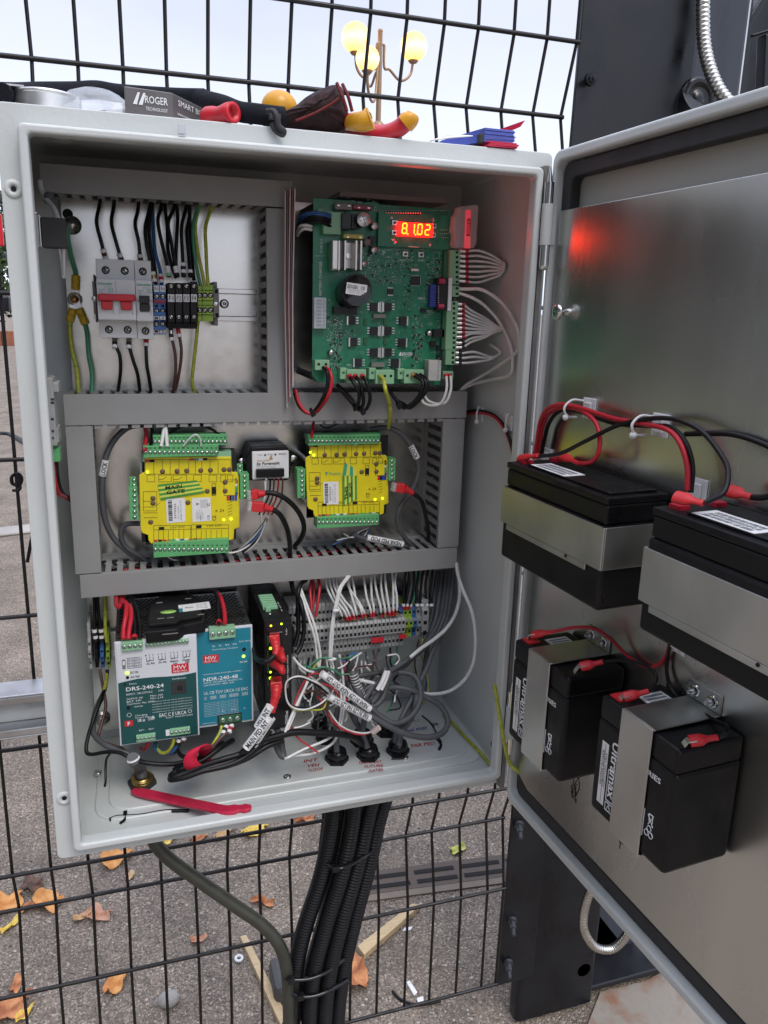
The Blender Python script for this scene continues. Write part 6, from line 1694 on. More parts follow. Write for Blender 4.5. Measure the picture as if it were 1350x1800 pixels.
# ================================================================== YELLOW CONTROLLERS
def controller(lab, O, S_, YL_, tape, serial, led_pts, tapepts, idx):
    """O,S_: crop origin and scale of the face; local numbers are those of the photo"""
    def q_(x,y): return (O[0]+x/S_, O[1]+y/S_)
    def P_(x,y,d=0): a = q_(x,y); return U(a[0],a[1],YL_-d)
    t = T('access_controller', lab, 'controller', P_(680,590), 'yellow door controllers in the middle row')
    def bx(m,x0,y0,x1,y1,d0,d1=0,mi=0): a, b__ = P_(x0,y0,d0), P_(x1,y1,d0); m.box((a.x,YL_-d0,b__.z),(b__.x,YL_-d1,a.z),mi)
    m = MB(); bx(m,436,330,925,785,-.012,-.0135); bx(m,430,640,470,800,-.012,-.0135); m.build('circuit_board', MT['pcb_black'], t)
    m = MB()
    for x,y in ((440,470),(925,455),(455,735),(925,715)): c = P_(x,y,-.0015); m.cyl(c,(c.x,PY,c.z),.0025,n=10)
    m.build('standoffs', MT['tin'], t)
    out = [(452,362),(900,360),(905,440),(930,440),(940,470),(943,725),(915,735),(912,785),(895,792),(485,810),(472,790),(470,765),(440,755),(432,735),(424,455),(440,445),(452,440)]
    m = MB(); m.prism([P_(*p) for p in out],(0,.0022,0)); face = m.build('yellow_face', MT['yellow'], t, bevel=.0008)
    # print
    g = MB(); lw_ = .00022
    def ln(m_,x0,y0,x1,y1,w_=lw_,d=.0002):
        a, b__ = P_(x0,y0,d), P_(x1,y1,d); dd = b__-a; n_ = Vector((-dd.z,0,dd.x)).normalized()*w_; m_.quad([a-n_,b__-n_,b__+n_,a+n_])
    def rc(m_,x0,y0,x1,y1): ln(m_,x0,y0,x1,y0); ln(m_,x1,y0,x1,y1); ln(m_,x1,y1,x0,y1); ln(m_,x0,y1,x0,y0)
    rc(g,455,376,898,450); 
    for x in (500,545,585,630,680,715,748,790,832): ln(g,x,376,x,450)
    for x0,x1 in ((465,505),(525,590),(600,670),(705,745),(785,825),(845,870),(880,908)): rc(g,x0,455,x1,490)
    ln(g,525,478,545,478); ln(g,545,478,565,465); ln(g,600,478,625,478); ln(g,625,478,648,465)
    rc(g,446,540,515,640); ln(g,446,590,500,590); ln(g,446,620,500,620); ln(g,446,650,520,650); ln(g,500,620,530,600); ln(g,450,675,520,675)
    rc(g,500,715,690,800); rc(g,695,712,885,792)
    for x in (525,550,575,600,630,655,720,745,770,795,825,850): ln(g,x,738,x,790)
    ln(g,500,738,885,730); rc(g,862,480,932,560); rc(g,800,500,820,560)
    for k in range(5): ln(g,880,600+k*16,905,590+k*16)
    g.build('face_print', MT['ink'], face)
    g = MB(); random.seed(17)
    for (x,y) in ((545,437),(620,435),(670,433),(742,431),(792,430),(862,427),(890,427),(868,492),(868,537),(776,538),(496,575),(496,600),(484,698),(676,597)):
        c = P_(x,y,.0001); g.ring(c,(0,-1,0),[(.0028,0),(.0028,.0003),(.0014,.0010),(0,.0010)],n=14)
    g.build('face_studs', M_('stud_brown',(.16,.10,.06),.4), face)
    g = MB(); bx(g,800,518,822,552,.0016); bx(g,526,724,554,737,.0006); bx(g,718,716,746,728,.0006); bx(g,478,376,504,388,.0006); bx(g,752,368,776,379,.0006); g.build('face_windows', MT['hole'], face)
    cols = ['red','brass','green_ink','label','ink_blue','hole']
    # coloured squares under the print
    g = [MB() for _ in range(6)]
    seq = [0,5,0,1,2,3,4,3,0,5,0,1,2,1,4,3,5]
    for k, s in enumerate(seq): bx(g[s],500+k*22.6,800-(k*.7)-10,520+k*22.6,800-(k*.7)+2 - (0),.0006)
    for k, s in enumerate((0,5)): bx(g[s],455+k*24,376,478+k*24,388,.0006)
    for k, s in enumerate((0,2,3)): bx(g[s],684+k*24,370,706+k*24,380,.0006)
    for k, s in enumerate((1,1,3,2,2,4)): bx(g[s],920,470+k*15,931,482+k*15,.0006)
    for k, s in enumerate((0,5,4,4)): bx(g[s],876+k*14,562,888+k*14,586,.0006)
    for mmb, c in zip(g, cols):
        if mmb.v: mmb.build('colour_code', MT[c], face)
    # terminal rows
    def row(x0,y0,x1,y1,n,d0,d1,vert=False,nm='terminal_strip'):
        m = MB(); bx(m,x0,y0,x1,y1,d0,d1); o_ = m.build(nm, MT['term'], t, bevel=.0005)
        hs, ss = MB(), MB()
        for k in range(n):
            f = (k+.5)/n
            cx, cy = ((x0+x1)/2+ (6 if x0<600 else 0), y0+(y1-y0)*f) if vert else (x0+(x1-x0)*f, y0+(y1-y0)*.66)
            c = P_(cx,cy,d0); rr_ = min((x1-x0),(y1-y0)) if vert else (x1-x0)/n; 
            R_ = .0019
            hs.ring(c,(0,-1,0),[(R_*1.15,-.0001),(R_*1.15,.0002),(0,.0002)],n=12); ss.ring(c+Vector((0,-.0003,0)),(0,-1,0),[(R_*.85,0),(R_*.8,.0003),(0,.0003)],n=12); sslot(hs,c+Vector((0,.0001,0)),R_*.9,random.uniform(.2,2.9))
            if not vert: c2 = P_(cx,y0+(y1-y0)*.2,d0); hs.box((c2.x-.0012,c2.y-.0002,c2.z-.0008),(c2.x+.0012,c2.y+.0002,c2.z+.0008))
        hs.build('screw_wells', MT['term_dark'], o_); ss.build('screws', MT['tin'], o_)
    if idx == 0:
        row(495,252,878,300,18,.004,-.011); row(445,306,835,354,16,.008,-.011); row(373,470,412,522,2,-.004,-.012,True); row(368,522,422,686,6,.004,-.012,True); row(944,450,993,580,5,.004,-.012,True); row(930,400,960,448,2,-.006,-.012,True); row(496,808,888,856,16,.006,-.012)
        m = MB(); bx(m,440,345,900,372,-.001,-.012); m.build('green_base', MT['term_pale'], t)
    else:
        row(445,322,893,372,18,.006,-.012); row(372,520,420,690,6,.004,-.012,True); row(948,462,985,590,5,.004,-.012,True); row(492,806,880,852,15,.006,-.012)
        m = MB(); bx(m,425,310,900,330,-.004,-.012); m.build('green_base', MT['term_dark'], t)
    # stickers
    def sticker(pts, barcode, lines):
        m = MB(); m.prism([P_(*p,.0004) for p in pts],(0,.0002,0)); s_ = m.build('sticker', MT['label'], face)
        a, b__, d_ = P_(*pts[3],.0006), P_(*pts[0],.0006), P_(*pts[2],.0006)
        ux, uy = (b__-a), (a-d_)          # text runs up the sticker; across to the left
        L, Wd = ux.length, uy.length; ux = ux.normalized(); uy = uy.normalized()
        return s_, a, ux, uy, L, Wd
    if idx == 0: sp = [(562,578),(660,573),(664,695),(568,704)]
    else: sp = [(533,597),(629,594),(629,728),(535,730)]
    s_, a, ux, uy, L, Wd = sticker(sp, True, None)
    m = MB(); random.seed(5+idx); yy = .08
    while yy < .90:
        w_ = random.uniform(.012,.045); p0 = a + ux*L*yy - uy*Wd*.10; m.quad([p0, p0+ux*L*w_, p0+ux*L*w_-uy*Wd*.22, p0-uy*Wd*.22]); yy += w_+random.uniform(.012,.03)
    m.build('barcode', MT['ink'], s_)
    text(serial, a+ux*L*.16-uy*Wd*.46, ux, uy, Wd*.11, MT['ink'], s_, width=L*.62)
    text('MAC ADDRESS', a+ux*L*.12-uy*Wd*.63, ux, uy, Wd*.06, MT['ink_grey'], s_, width=L*.55)
    text('00-08-1A-01-61-35', a+ux*L*.08-uy*Wd*.77, ux, uy, Wd*.08, MT['ink_grey'], s_, width=L*.8)
    if idx == 0:
        s_, a, ux, uy, L, Wd = sticker([(696,574),(792,570),(797,690),(700,698)], False, None)
        text('CE', a+ux*L*.06-uy*Wd*.85, ux, uy, Wd*.12, MT['ink'], s_, width=L*.18); text('C', a+ux*L*.62-uy*Wd*.86, ux, uy, Wd*.14, MT['ink'], s_, width=L*.12, bold=.03)
        m = MB(); p0 = a+ux*L*.68-uy*Wd*.22; m.quad([p0,p0+ux*L*.12-uy*Wd*.0,p0+ux*L*.06-uy*Wd*.18]); 
        for k in range(7): p0 = a+ux*L*.10-uy*Wd*(.2+.06*k); m.quad([p0,p0+ux*L*(.3+.1*(k%2)),p0+ux*L*(.3+.1*(k%2))-uy*Wd*.015,p0-uy*Wd*.015])
        for k in range(8): p0 = a+ux*L*.55-uy*Wd*(.45+.05*k); m.quad([p0,p0+ux*L*.36,p0+ux*L*.36-uy*Wd*.012,p0-uy*Wd*.012])
        m.quad([a+ux*L*.05-uy*Wd*.42, a+ux*L*.25-uy*Wd*.42, a+ux*L*.25-uy*Wd*.46, a+ux*L*.05-uy*Wd*.46])
        m.build('fine_print', MT['ink_grey'], s_)
    p = P_(812,690,.0003); text('CE', p, AZ, -AX, .0042, MT['ink'], face, width=.006)
    p = P_(816,640,.0003); text('A  Z4', p, AX, AZ, .0030, MT['ink'], face, width=.010)
    text('12V DC', P_(585,726,.0003), AX, AZ, .0022, MT['ink'], face, width=.016); text('12V DC', P_(775,718,.0003), AX, AZ, .0022, MT['ink'], face, width=.016)
    if idx == 1:
        text('Paxton', P_(572,547,.0003), AX, AZ, .0040, MT['green_ink'], face, width=.014)
        m = MB(); m.prism([P_(545,538,.0003),P_(566,538,.0003),P_(555,560,.0003)],(0,.0001,0)); m.build('logo_mark', MT['green_ink'], face)
    # striped earth tape with handwriting
    tp = MB()
    (ta, tb, tc_, td) = [P_(*p,.0012) for p in tapepts]
    n_ = 7; 
    for k in range(n_):
        f0, f1 = k/n_, (k+1)/n_
        p0, p1 = ta.lerp(td,f0), tb.lerp(tc_,f0); p2, p3 = tb.lerp(tc_,f1), ta.lerp(td,f1)
        if k > 3: sh = .12*(k-3); 
        tp.quad([p0,p1,p2,p3], mi=k % 2)
    tpo = tp.build('striped_tape', [M_('tape_green',(.06,.32,.05),.35), M_('tape_yellow',(.70,.72,.10),.35)], face)
    ux = (tb-ta).normalized(); uy = (ta-td).normalized(); L = (tb-ta).length; Wd = (td-ta).length
    text(tape[0], ta+ux*L*.16-uy*Wd*.25+Vector((0,-.0003,0)), ux, uy, Wd*.20, MT['ink'], tpo, width=L*.45, bold=.03, shear=.2)
    text(tape[1], ta+ux*L*.18-uy*Wd*.56+Vector((0,-.0003,0)), ux, uy, Wd*.22, MT['ink'], tpo, width=L*.48, bold=.03, shear=.2)
    if idx == 1:
        ex = MB(); 
        for k in range(4): 
            f0, f1 = k/4., (k+1)/4.; c0_, c1_ = P_(655,590,.0011), P_(745,590,.0011); e0, e1 = P_(700,480,.0011), P_(722,520,.0011)
            ex.quad([P_(655+k*22,560,.0010),P_(655+k*22+22,560-0,.0010),P_(672+k*18+14,492+k*9,.0010),P_(672+k*16,480+k*9,.0010)], mi=k%2)
        ex.build('tape_fold', [MT['green_ink'], M_('tape_yellow2',(.70,.72,.10),.35)], face)
    for k,(x,y) in enumerate(led_pts):
        m = MB(); m.ball(P_(x,y,.0006), .0014, n=14, sc=(1,.5,1)); m.build('status_light', MT['led_yellow'], face)
    return P_
yl0 = 'left yellow controller with striped tape reading MAIN GATE'
PA = controller(yl0,(100,680),2.935,.155,('MAIN','GATE'),'5970322',((467,440),(861,686),(899,682)),((520,505),(722,482),(765,545),(536,585)),0)
# second one : same face, mapped from its own place in the photo
# local numbers of the first face -> photo of the second:  x' = 535.6+(x-424)*.2804 ; y' = 778+(y-362)*.2968
class _M: pass
def ctrl2():
    sx, sy = .2804, .2968
    # same call with unequal scale, by overriding the mapper
    global U
    U0 = U
    def U2(x, y, Y): return U0(536.5+(x-424)*sx + (y-362)*.0035, 778+(y-362)*sy - (x-424)*.002, Y)
    U = U2
    try: P2 = controller('right yellow controller with striped tape reading THIS PED GATE',(0,0),1.0,.158,('THIS','PED GATE'),'5970339',((478,437),(455,420),(858,702),(905,696)),((655,740),(655,560),(745,560),(745,700)),1)
    finally: U = U0
ctrl2()
for o in list(bpy.data.objects):
    if o.name.startswith('striped_tape'): pass
W_([(254,742,.17),(257,765,.165),(254,792,.150),(258,786,.148)],.0022,'wire_red','red lead into the top left of the left yellow controller')
W_([(266,742,.17),(267,765,.165),(264,786,.150)],.0018,'wire_black','black lead beside the red one on the left yellow controller')
for i,(x0_,x1_) in enumerate(((288,283),(291,294))):
    W_([(x0_,738,.165),(x0_-1+i*2,755,.155),(x1_,785,.146)],.0020,'wire_white','%s white lead entering the top of the left yellow controller' % ['left','right'][i],'two white leads at the left yellow controller')
W_([(322,784,.146),(334,770,.143),(345,764,.141),(352,772,.143),(353,784,.146)],.0010,'wire_white','small white jumper loop on the top terminals of the left controller')
W_([(292,765,.165),(315,752,.16),(345,745,.16),(372,754,.16),(386,764,.152)],.0013,'wire_black','thin black wire arched over the left controller terminals')
W_([(300,755,.165),(330,742,.163),(360,747,.16),(380,758,.155)],.0010,'wire_black','second thin black wire arched over the left controller terminals')
W_([(254,746,.18),(225,752,.18),(200,775,.178),(186,805,.176),(180,845,.175),(181,885,.176),(188,920,.178),(204,950,.18),(232,975,.185),(248,985,.19)],.0033,'wire_grey','grey cable curving down the left side with a LOCK sleeve')
W_([(246,920,.178),(222,922,.178),(213,938,.178),(222,962,.180),(250,980,.185),(262,990,.19)],.0030,'wire_grey','grey cable hooking under the left yellow controller')
def sleeve(lab, x0,y0,x1,y1,Y0,Y1,r,txt,h_,grp=None,roll=0,rows=None):
    a, b__ = U(x0,y0,Y0), U(x1,y1,Y1); d = (b__-a); L = d.length; d.normalize()
    t = T('marker_sleeve', lab, 'cable marker', a, grp)
    m = MB(); m.cyl(a,b__,r,n=18); o_ = m.build('sleeve', MT['label'], t)
    vw = (CAMLOC-(a+b__)/2).normalized(); up_ = d.cross(vw).normalized()
    up_ = -up_
    nrm = (vw - d*vw.dot(d)).normalized()
    # lettering wrapped on the front of the sleeve
    o2 = text(txt, a+d*L*.08+nrm*(r+.0002), d, up_, h_, MT['ink'], t, width=L*.84, bold=.02)
    return t
sleeve('white sleeve reading LOCK on the left grey cable',180,836,186,809,.175,.1745,.0040,'LOCK',.0042)
sleeve('white sleeve reading LOCK on the right grey cable',722,783,733,805,.160,.160,.0038,'LOCK',.0040,roll=-1)
W_([(650,755,.17),(680,752,.165),(705,762,.162),(722,785,.160),(733,810,.160),(735,835,.160),(722,865,.160),(704,890,.160),(698,915,.162),(708,940,.166),(722,958,.172),(735,965,.185)],.0032,'wire_grey','grey cable swinging down the right side of the right controller')
W_([(620,938,.165),(645,948,.165),(680,952,.165),(712,960,.17),(730,963,.18)],.0031,'wire_grey','grey cable lying along the lower trunking with the label NEAR PED POD')
sleeve('white sleeve reading NEAR PED POD, upside down',708,957,645,945,.163,.163,.0040,'NEAR PED POD',.0046,roll=-1)
for i in range(6):
    W_([(648,928+i*.4,.166),(630+i*3,936+i*2,.165),(618+i*2,944-i,.165),(604-i*4,938+i*4,.166)],.0008,['wire_white','wire_black','wire_grey','wire_white','wire_black','wire_blue'][i],'%s thin stripped core under the right yellow controller' % ['highest white','upper black','grey','lower white','lower black','blue'][i],'stripped cores under the right yellow controller')
for i in range(5):
    W_([(322-i*4,962,.168),(300-i*2,968,.166),(292+i*3,978,.166),(310+i*2,983,.17),(330,975,.175)],.0009,['wire_brown','wire_white','wire_black','wire_brown','wire_grey'][i],'%s thin stripped core under the left yellow controller' % ['right brown','white','black','left brown','grey'][i],'stripped cores under the left yellow controller')
W_([(552,742,.17),(550,755,.165),(548,768,.15)],.0018,'wire_red','red lead into the top of the right yellow controller')
W_([(560,742,.17),(572,752,.165),(600,742,.17)],.0010,'wire_black','thin black wire arched above the right yellow controller')
# network plugs
def rj(lab, x0,y0,x1,y1,x2,y2,Y,r=.0055):
    a, b__, c = U(x0,y0,Y), U(x1,y1,Y), U(x2,y2,Y)
    t = T('network_plug', lab, 'plug', a, 'red booted network plugs')
    d = (b__-a).normalized(); n_ = Vector((-d.z,0,d.x))
    m = MB(); m.prism([a-n_*r,a+n_*r,b__+n_*r*1.05,b__-n_*r*1.05],(0,-.008,0)); m.build('plug_body', MT['clear'] if 0 else MT['red_boot'], t, bevel=.001)
    m = MB(); off = Vector((0,-.004,0))
    m.tube([b__+off,(b__+c)/2+off,c+off], r*.95, n=12, res=4, rfun=lambda f: 1-.5*f+.06*math.sin(f*28)); m.build('boot', MT['red_boot'], t)
    m = MB()
    for k in range(3): p = a-d*.002+n_*(k-1)*.0032+Vector((0,-.006,0)); m.prism([p,p+d*.004,p+d*.004+n_*.0012,p+n_*.0012],(0,.0008,0))
    m.build('contacts', MT['tin'], t)
    m = MB(); m.prism([a-n_*r*.9-d*.004,a+n_*r*.9-d*.004,a+n_*r*.9-d*.0001,a-n_*r*.9-d*.0001],(0,-.0075,0)); m.build('clear_nose', MT['clear'], t)
rj('upper red network plug beside the left controller',440,868,452,867,466,866,.148)
rj('lower red network plug beside the left controller',441,888,462,890,480,895,.138)
rj('red network plug beside the right controller',693,855,708,857,724,866,.150)
W_([(466,866,.144),(485,868,.142),(505,880,.142),(524,900,.145),(534,925,.15),(530,945,.16),(518,960,.175)],.0030,'wire_black','outer black network cable arching right from the left controller')
W_([(478,895,.134),(492,905,.134),(503,925,.138),(508,950,.15),(510,975,.17)],.0030,'wire_black','inner black network cable dropping from the left controller')
W_([(724,866,.146),(740,880,.146),(748,905,.15),(753,930,.155),(753,950,.17)],.0026,'wire_black','black network cable dropping from the right controller')
for i in range(7):
    W_([(472-i*.5,905,.150),(468,912+i,.15),(452,935+i*3,.155),(430,958+i*2,.165),(408+i*4,968,.175)],.0009,['wire_black','wire_white','wire_black','wire_blue','wire_black','wire_brown','wire_white'][i],'%s thin core running down from the plugs to the lower trunking' % ['first black','first white','second black','blue','third black','brown','last white'][i],'thin cores between the plugs and the lower trunking')
W_([(466,845,.16),(466,870,.158),(461,895,.156),(458,930,.157),(443,955,.160),(410,972,.16),(375,966,.16)],.0011,'wire_white','white and black twisted core sagging below the left controller')
# small relay module
t = T('relay_module', 'small black module with a white label between the controllers', 'module', U(470,815,.17))
YR_ = .165
m = MB(); a, b__ = U(430,785,YR_), U(512,842,YR_)
m.prism([U(432,808,YR_+.004),U(442,786,YR_+.004),U(503,783,YR_+.004),U(513,800,YR_+.004),U(510,838,YR_+.004),U(505,845,YR_+.004),U(437,845,YR_+.004),U(432,838,YR_+.004)],(0,.035,0)); m.build('case', MT['black'], t, bevel=.0015)
m = MB(); m.px(443,794,508,841,YR_,YR_+.0039); lb = m.build('label_plate', MT['label'], t, bevel=.0012)
m = MB(); m.px(451,826,500,838,YR_-.006,YR_-.0001); m.build('connector_block', MT['black'], t, bevel=.0006)
m = MB()
for k in range(6): m.ball(U(459+k*7.4,840,YR_-.003),.0015,n=10)
m.build('solder_tails', MT['silver'], t)
ftext('Simplifier', 452,810,476,809, YR_-.0002, .0028, MT['brass'], lb, shear=.2)
ftext('by Forematic', 451,815.5,492,813.5, YR_-.0002, .0034, MT['ink'], lb, bold=.03, shear=.2)
ftext('POWER', 453,800,461,800, YR_-.0002,.0012, MT['ink'], lb); ftext('STATUS', 470,799,480,799, YR_-.0002,.0012, MT['ink'], lb); ftext('8000A', 490,798,503,798, YR_-.0002,.0020, MT['ink'], lb)
for k,y in enumerate((820,823)): ftext('LOOP DETECTOR MODULE 24V', 451,y,485,y-.5, YR_-.0002,.0010, MT['ink_grey'], lb)
m = MB(); m.prism([U(473,808,YR_-.0002),U(480,808,YR_-.0002),U(476.5,799,YR_-.0002)],(0,.0001,0)); m.build('peak_mark', MT['brass'], lb)
m = MB()
for q in ((466,800),(484,799)): c = U(*q,YR_-.0001); m.cyl(c,c+Vector((0,-.0003,0)),.0011,n=12)
m.build('indicator_holes', MT['hole'], lb)
m = MB(); m.prism([U(424,815,.185),U(432,800,.185),U(436,830,.185),U(428,835,.185)],(0,.004,0)); m.prism([U(508,790,.185),U(520,798,.185),U(520,812,.185),U(510,822,.185)],(0,.004,0)); m.build('mounting_ears', MT['black'], t, bevel=.001)
m = MB()
for q in ((425,812),(516,806)): c = U(q[0],q[1],.184); screw(m,c,.0045)
m.build('ear_screws', MT['chrome'], t)
for i,(x0_,mt__) in enumerate(((468,'wire_white'),(475,'wire_black'),(482,'wire_brown'),(490,'wire_red'),(497,'wire_brown'))):
    W_([(x0_,842,.158),(x0_-1,860,.165),(x0_-4,878,.172),(x0_-14,895,.178),(x0_-20,905,.18)],.0010,mt__,'%s thin wire dropping from the small black module' % ['leftmost white','black','left brown','red','right brown'][i],'thin wires under the small black module')
# ================================================================== BOTTOM ROW
def Q8(x, y, Y): return U(100+x/3.068, 980+y/3.068, Y)
def Q9(x, y, Y): return U(430+x/2.872, 980+y/2.872, Y)
def w9(l): return [(430+x/2.872, 980+y/2.872, Y) for x,y,Y in l]
def w8(l): return [(100+x/3.068, 980+y/3.068, Y) for x,y,Y in l]
dinrail('long lower metal rail behind the power supplies', .02, .44, U(300,1125,YR).z)
def psu(lab, q0, q1, Yf, mat_face, frame):
    t = T('power_supply', lab, 'power supply', ((q0[0]+q1[0])/2, PY-.01, q0[1]), 'rail power supplies at the lower left')
    x0, z0, x1, z1 = q0[0], q0[1], q1[0], q1[1]
    m = MB(); m.box((x0+.0008,Yf+.003,z0+.0008),(x1-.0008,PY-.010,z1-.0012)); m.build('case', MT['mesh_metal'], t, bevel=.0006)
    m = MB(); m.box((x0,Yf+.0005,z0),(x1,Yf+.0035,z1)); fr = m.build('front_frame', MT['psu_white'], t, bevel=.0006)
    # perforated top: sheet of small hexagonal openings
    m = MB(); p = .0056; hx = .00235; zt = z1-.0012+.00015; r = 0; y = Yf+.012
    while y < PY-.016:
        x = x0+.006+(p/2 if r % 2 else 0)
        while x < x1-.005:
            m.quad([(x+hx*math.cos(math.radians(60*k+30)), y+hx*math.sin(math.radians(60*k+30)), zt) for k in range(6)]); x += p
        y += p*.866; r += 1
    m.build('vent_holes', MT['hole'], t)
    return t, fr
YD_ = .080
a0, b0 = Q8(308,455,YD_), Q8(766,962,YD_); a1, b1 = Q8(757,420,YD_), Q8(342,1015,YD_)
X0, X1 = (a0.x+b1.x)/2, (a1.x+b0.x)/2; Z1, Z0 = (a0.z+a1.z)/2, (b0.z+b1.z)/2
ps1, fr1 = psu('taller power supply with a white upper and dark green lower front', (X0,Z0), (X1,Z1), YD_, 'x', True)
def n1(u, v, d=0): return Vector((X0+(X1-X0)*u, YD_-d, Z1-(Z1-Z0)*v))      # 0..1 across, 0..1 down
W1, H1 = X1-X0, Z1-Z0
m = MB(); m.box(n1(.02,.015,.0003), n1(.98,.40,-.0004)); m.build('upper_panel', MT['psu_white'], ps1)
pts = [n1(.02,.385,.0006),n1(.10,.375,.0006),n1(.25,.362,.0006),n1(.42,.362,.0006),n1(.60,.372,.0006),n1(.8,.376,.0006),n1(.98,.362,.0006),n1(.98,.985,.0006),n1(.02,.985,.0006)]
m = MB(); m.prism(pts,(0,.0008,0)); lowp = m.build('lower_panel', MT['dark_teal'], ps1)
def tx(s, u, v, w_, h_, mat, par, d=.0009, f=n1, WW=None, bold=0, **k):
    WW = WW or W1
    return text(s, f(u,v,d), AX, AZ, h_, MT[mat], par, width=w_*WW, bold=bold, **k)
tx('DRS-240-24', .11,.450,.46,.0044,'ink_white',lowp,bold=.012)
for k,(s,u,v,w_,h_) in enumerate((('INPUT: 100-277VAC',.11,.500,.32,.0022),('2.8A',.50,.497,.07,.0018),('OUTPUT: 24V',.11,.545,.20,.0021),('Max: 10A',.40,.540,.16,.0021),('BAT: 24V',.11,.570,.18,.0021),('Max: 2.1A',.40,.565,.16,.0021),('Total Power: Max. 240W',.11,.595,.34,.0019),('Remote Stop',.20,.625,.10,.0019),('Charging',.20,.715,.15,.0019),('Current Adj.',.20,.738,.17,.0017),('Status',.15,.400,.09,.0019),('PushButton',.68,.400,.17,.0018),('BAT-',.24,.865,.07,.0017),('BAT+',.36,.865,.07,.0017),('R25017   MADE IN CHINA',.58,.775,.34,.0016))): tx(s,u,v,w_,h_,'ink_white',lowp)
for k in range(5): tx('Installation and use only by qualified person', .42,.60+k*.026,.50,.0011,'ink_white',lowp)
tx('EAC C E UKCA', .50,.742,.34,.0042,'ink_white',lowp,bold=.01); tx('UR us', .23,.765,.09,.0034,'ink_white',lowp,bold=.02)
m = MB(); c = n1(.885,.738,.0009); m.ring(c,(0,-1,0),[(.0021,0),(.0016,0)],n=20); 
q = n1(.42,.75,.0009); m.quad([q+Vector((-.0022,0,-.0016)),q+Vector((.0022,0,-.0016)),q+Vector((0,0,.0020))])
for kk in range(4):
    q = n1(.355+.0,.742+kk*.010,.0009); m.quad([q,q+Vector((.0065,0,0)),q+Vector((.0065,0,-.0004)),q+Vector((0,0,-.0004))])
q = n1(.13,.70,.0009); m.ring(q,(0,-1,0),[(.0024,0),(.0020,0)],n=20); m.build('approval_marks', MT['ink_white'], lowp)
m = MB(); m.box(n1(.07,.755,.0009),n1(.17,.81,.0008)); e_ = m.build('red_mark', MT['red'], lowp); tx('F', .105,.783,.03,.0040,'ink_white',e_,d=.0011,bold=.04)
m = MB(); m.box(n1(.66,.425,.0009),n1(.85,.555,.0005)); k_ = m.build('button_well', MT['seal'], lowp, bevel=.0004); m = MB(); m.box(n1(.74,.47,.0016),n1(.80,.515,.0009)); m.build('push_button', MT['black_gloss'], k_, bevel=.0004)
# upper print
def nt_(s,u,v,w_,h_,mat='ink',bold=0): tx(s,u,v,w_,h_,mat,fr1,d=.0006,bold=bold)
m = MB()
for k,(u) in enumerate((.37,.52,.67,.82)):
    for j in range(3):
        uu = u+j*.042; m.quad([n1(uu,.165,.0005),n1(uu+.006,.165,.0005),n1(uu+.006,.200,.0005),n1(uu,.200,.0005)])
        nt_(str(k*3+j+1), uu-.008,.148,.014 if k*3+j<9 else .026,.0019)
    m.quad([n1(u,.200,.0005),n1(u+.09,.200,.0005),n1(u+.09,.205,.0005),n1(u,.205,.0005)])
    m.quad([n1(u+.01,.212,.0005),n1(u+.05,.190,.0005),n1(u+.054,.193,.0005),n1(u+.014,.215,.0005)])
m.box(n1(.14,.155,.0005),n1(.30,.158,.0004)); 
for v in (.18,.205,.23,.252): m.box(n1(.14,v,.0005),n1(.31,v+.003,.0004))
for u in (.14,.225,.308): m.box(n1(u,.155,.0005),n1(u+.004,.255,.0004))
m.build('print', MT['ink'], fr1)
for u,s in ((.37,'AC Fail'),(.52,'DC OK'),(.665,'Battery'),(.81,'Charger')): nt_(s,u,.228,.10,.0021,bold=.02)
nt_('Low',.70,.250,.05,.0021,bold=.02); nt_('Fail',.85,.250,.05,.0021,bold=.02)
nt_('DC OK',.17,.295,.10,.0023,bold=.02); nt_('AC Fail',.17,.338,.11,.0023,bold=.02)
for k in range(4): nt_('24V 10A',.15,.168+k*.024,.07,.0012); nt_('24V 5A',.235,.168+k*.024,.06,.0012)
m = MB(); c = n1(.135,.295,.0006); m.ball(c,.0018,n=16,sc=(1,.5,1)); m.build('status_light', MT['led_green'], ps1)
m = MB(); c = n1(.135,.338,.0004); m.cyl(c,c+Vector((0,-.0004,0)),.0017,n=16); 
c = n1(.125,.630,.0008); m.cyl(c,c+Vector((0,-.0004,0)),.0020,n=16); c = n1(.10,.400,.0008); m.cyl(c,c+Vector((0,-.0004,0)),.0012,n=12); m.build('indicator_holes', MT['hole'], ps1)
m = MB(); m.box(n1(.08,.165,.0006),n1(.12,.255,-.0002)); dsw = m.build('selector_switch', MT['grey_dark'], ps1); m = MB(); m.box(n1(.088,.18,.0016),n1(.112,.215,.0005)); m.build('slider', MT['label'], dsw)
m = MB(); m.box(n1(.675,.262,.0009),n1(.89,.345,.0004)); lg = m.build('logo_plate', MT['red'], fr1); tx('MW', .70,.292,.16,.0052,'ink_white',lg,d=.0012); tx('MEAN WELL', .695,.328,.175,.0020,'ink_white',lg,d=.0012,bold=.01)
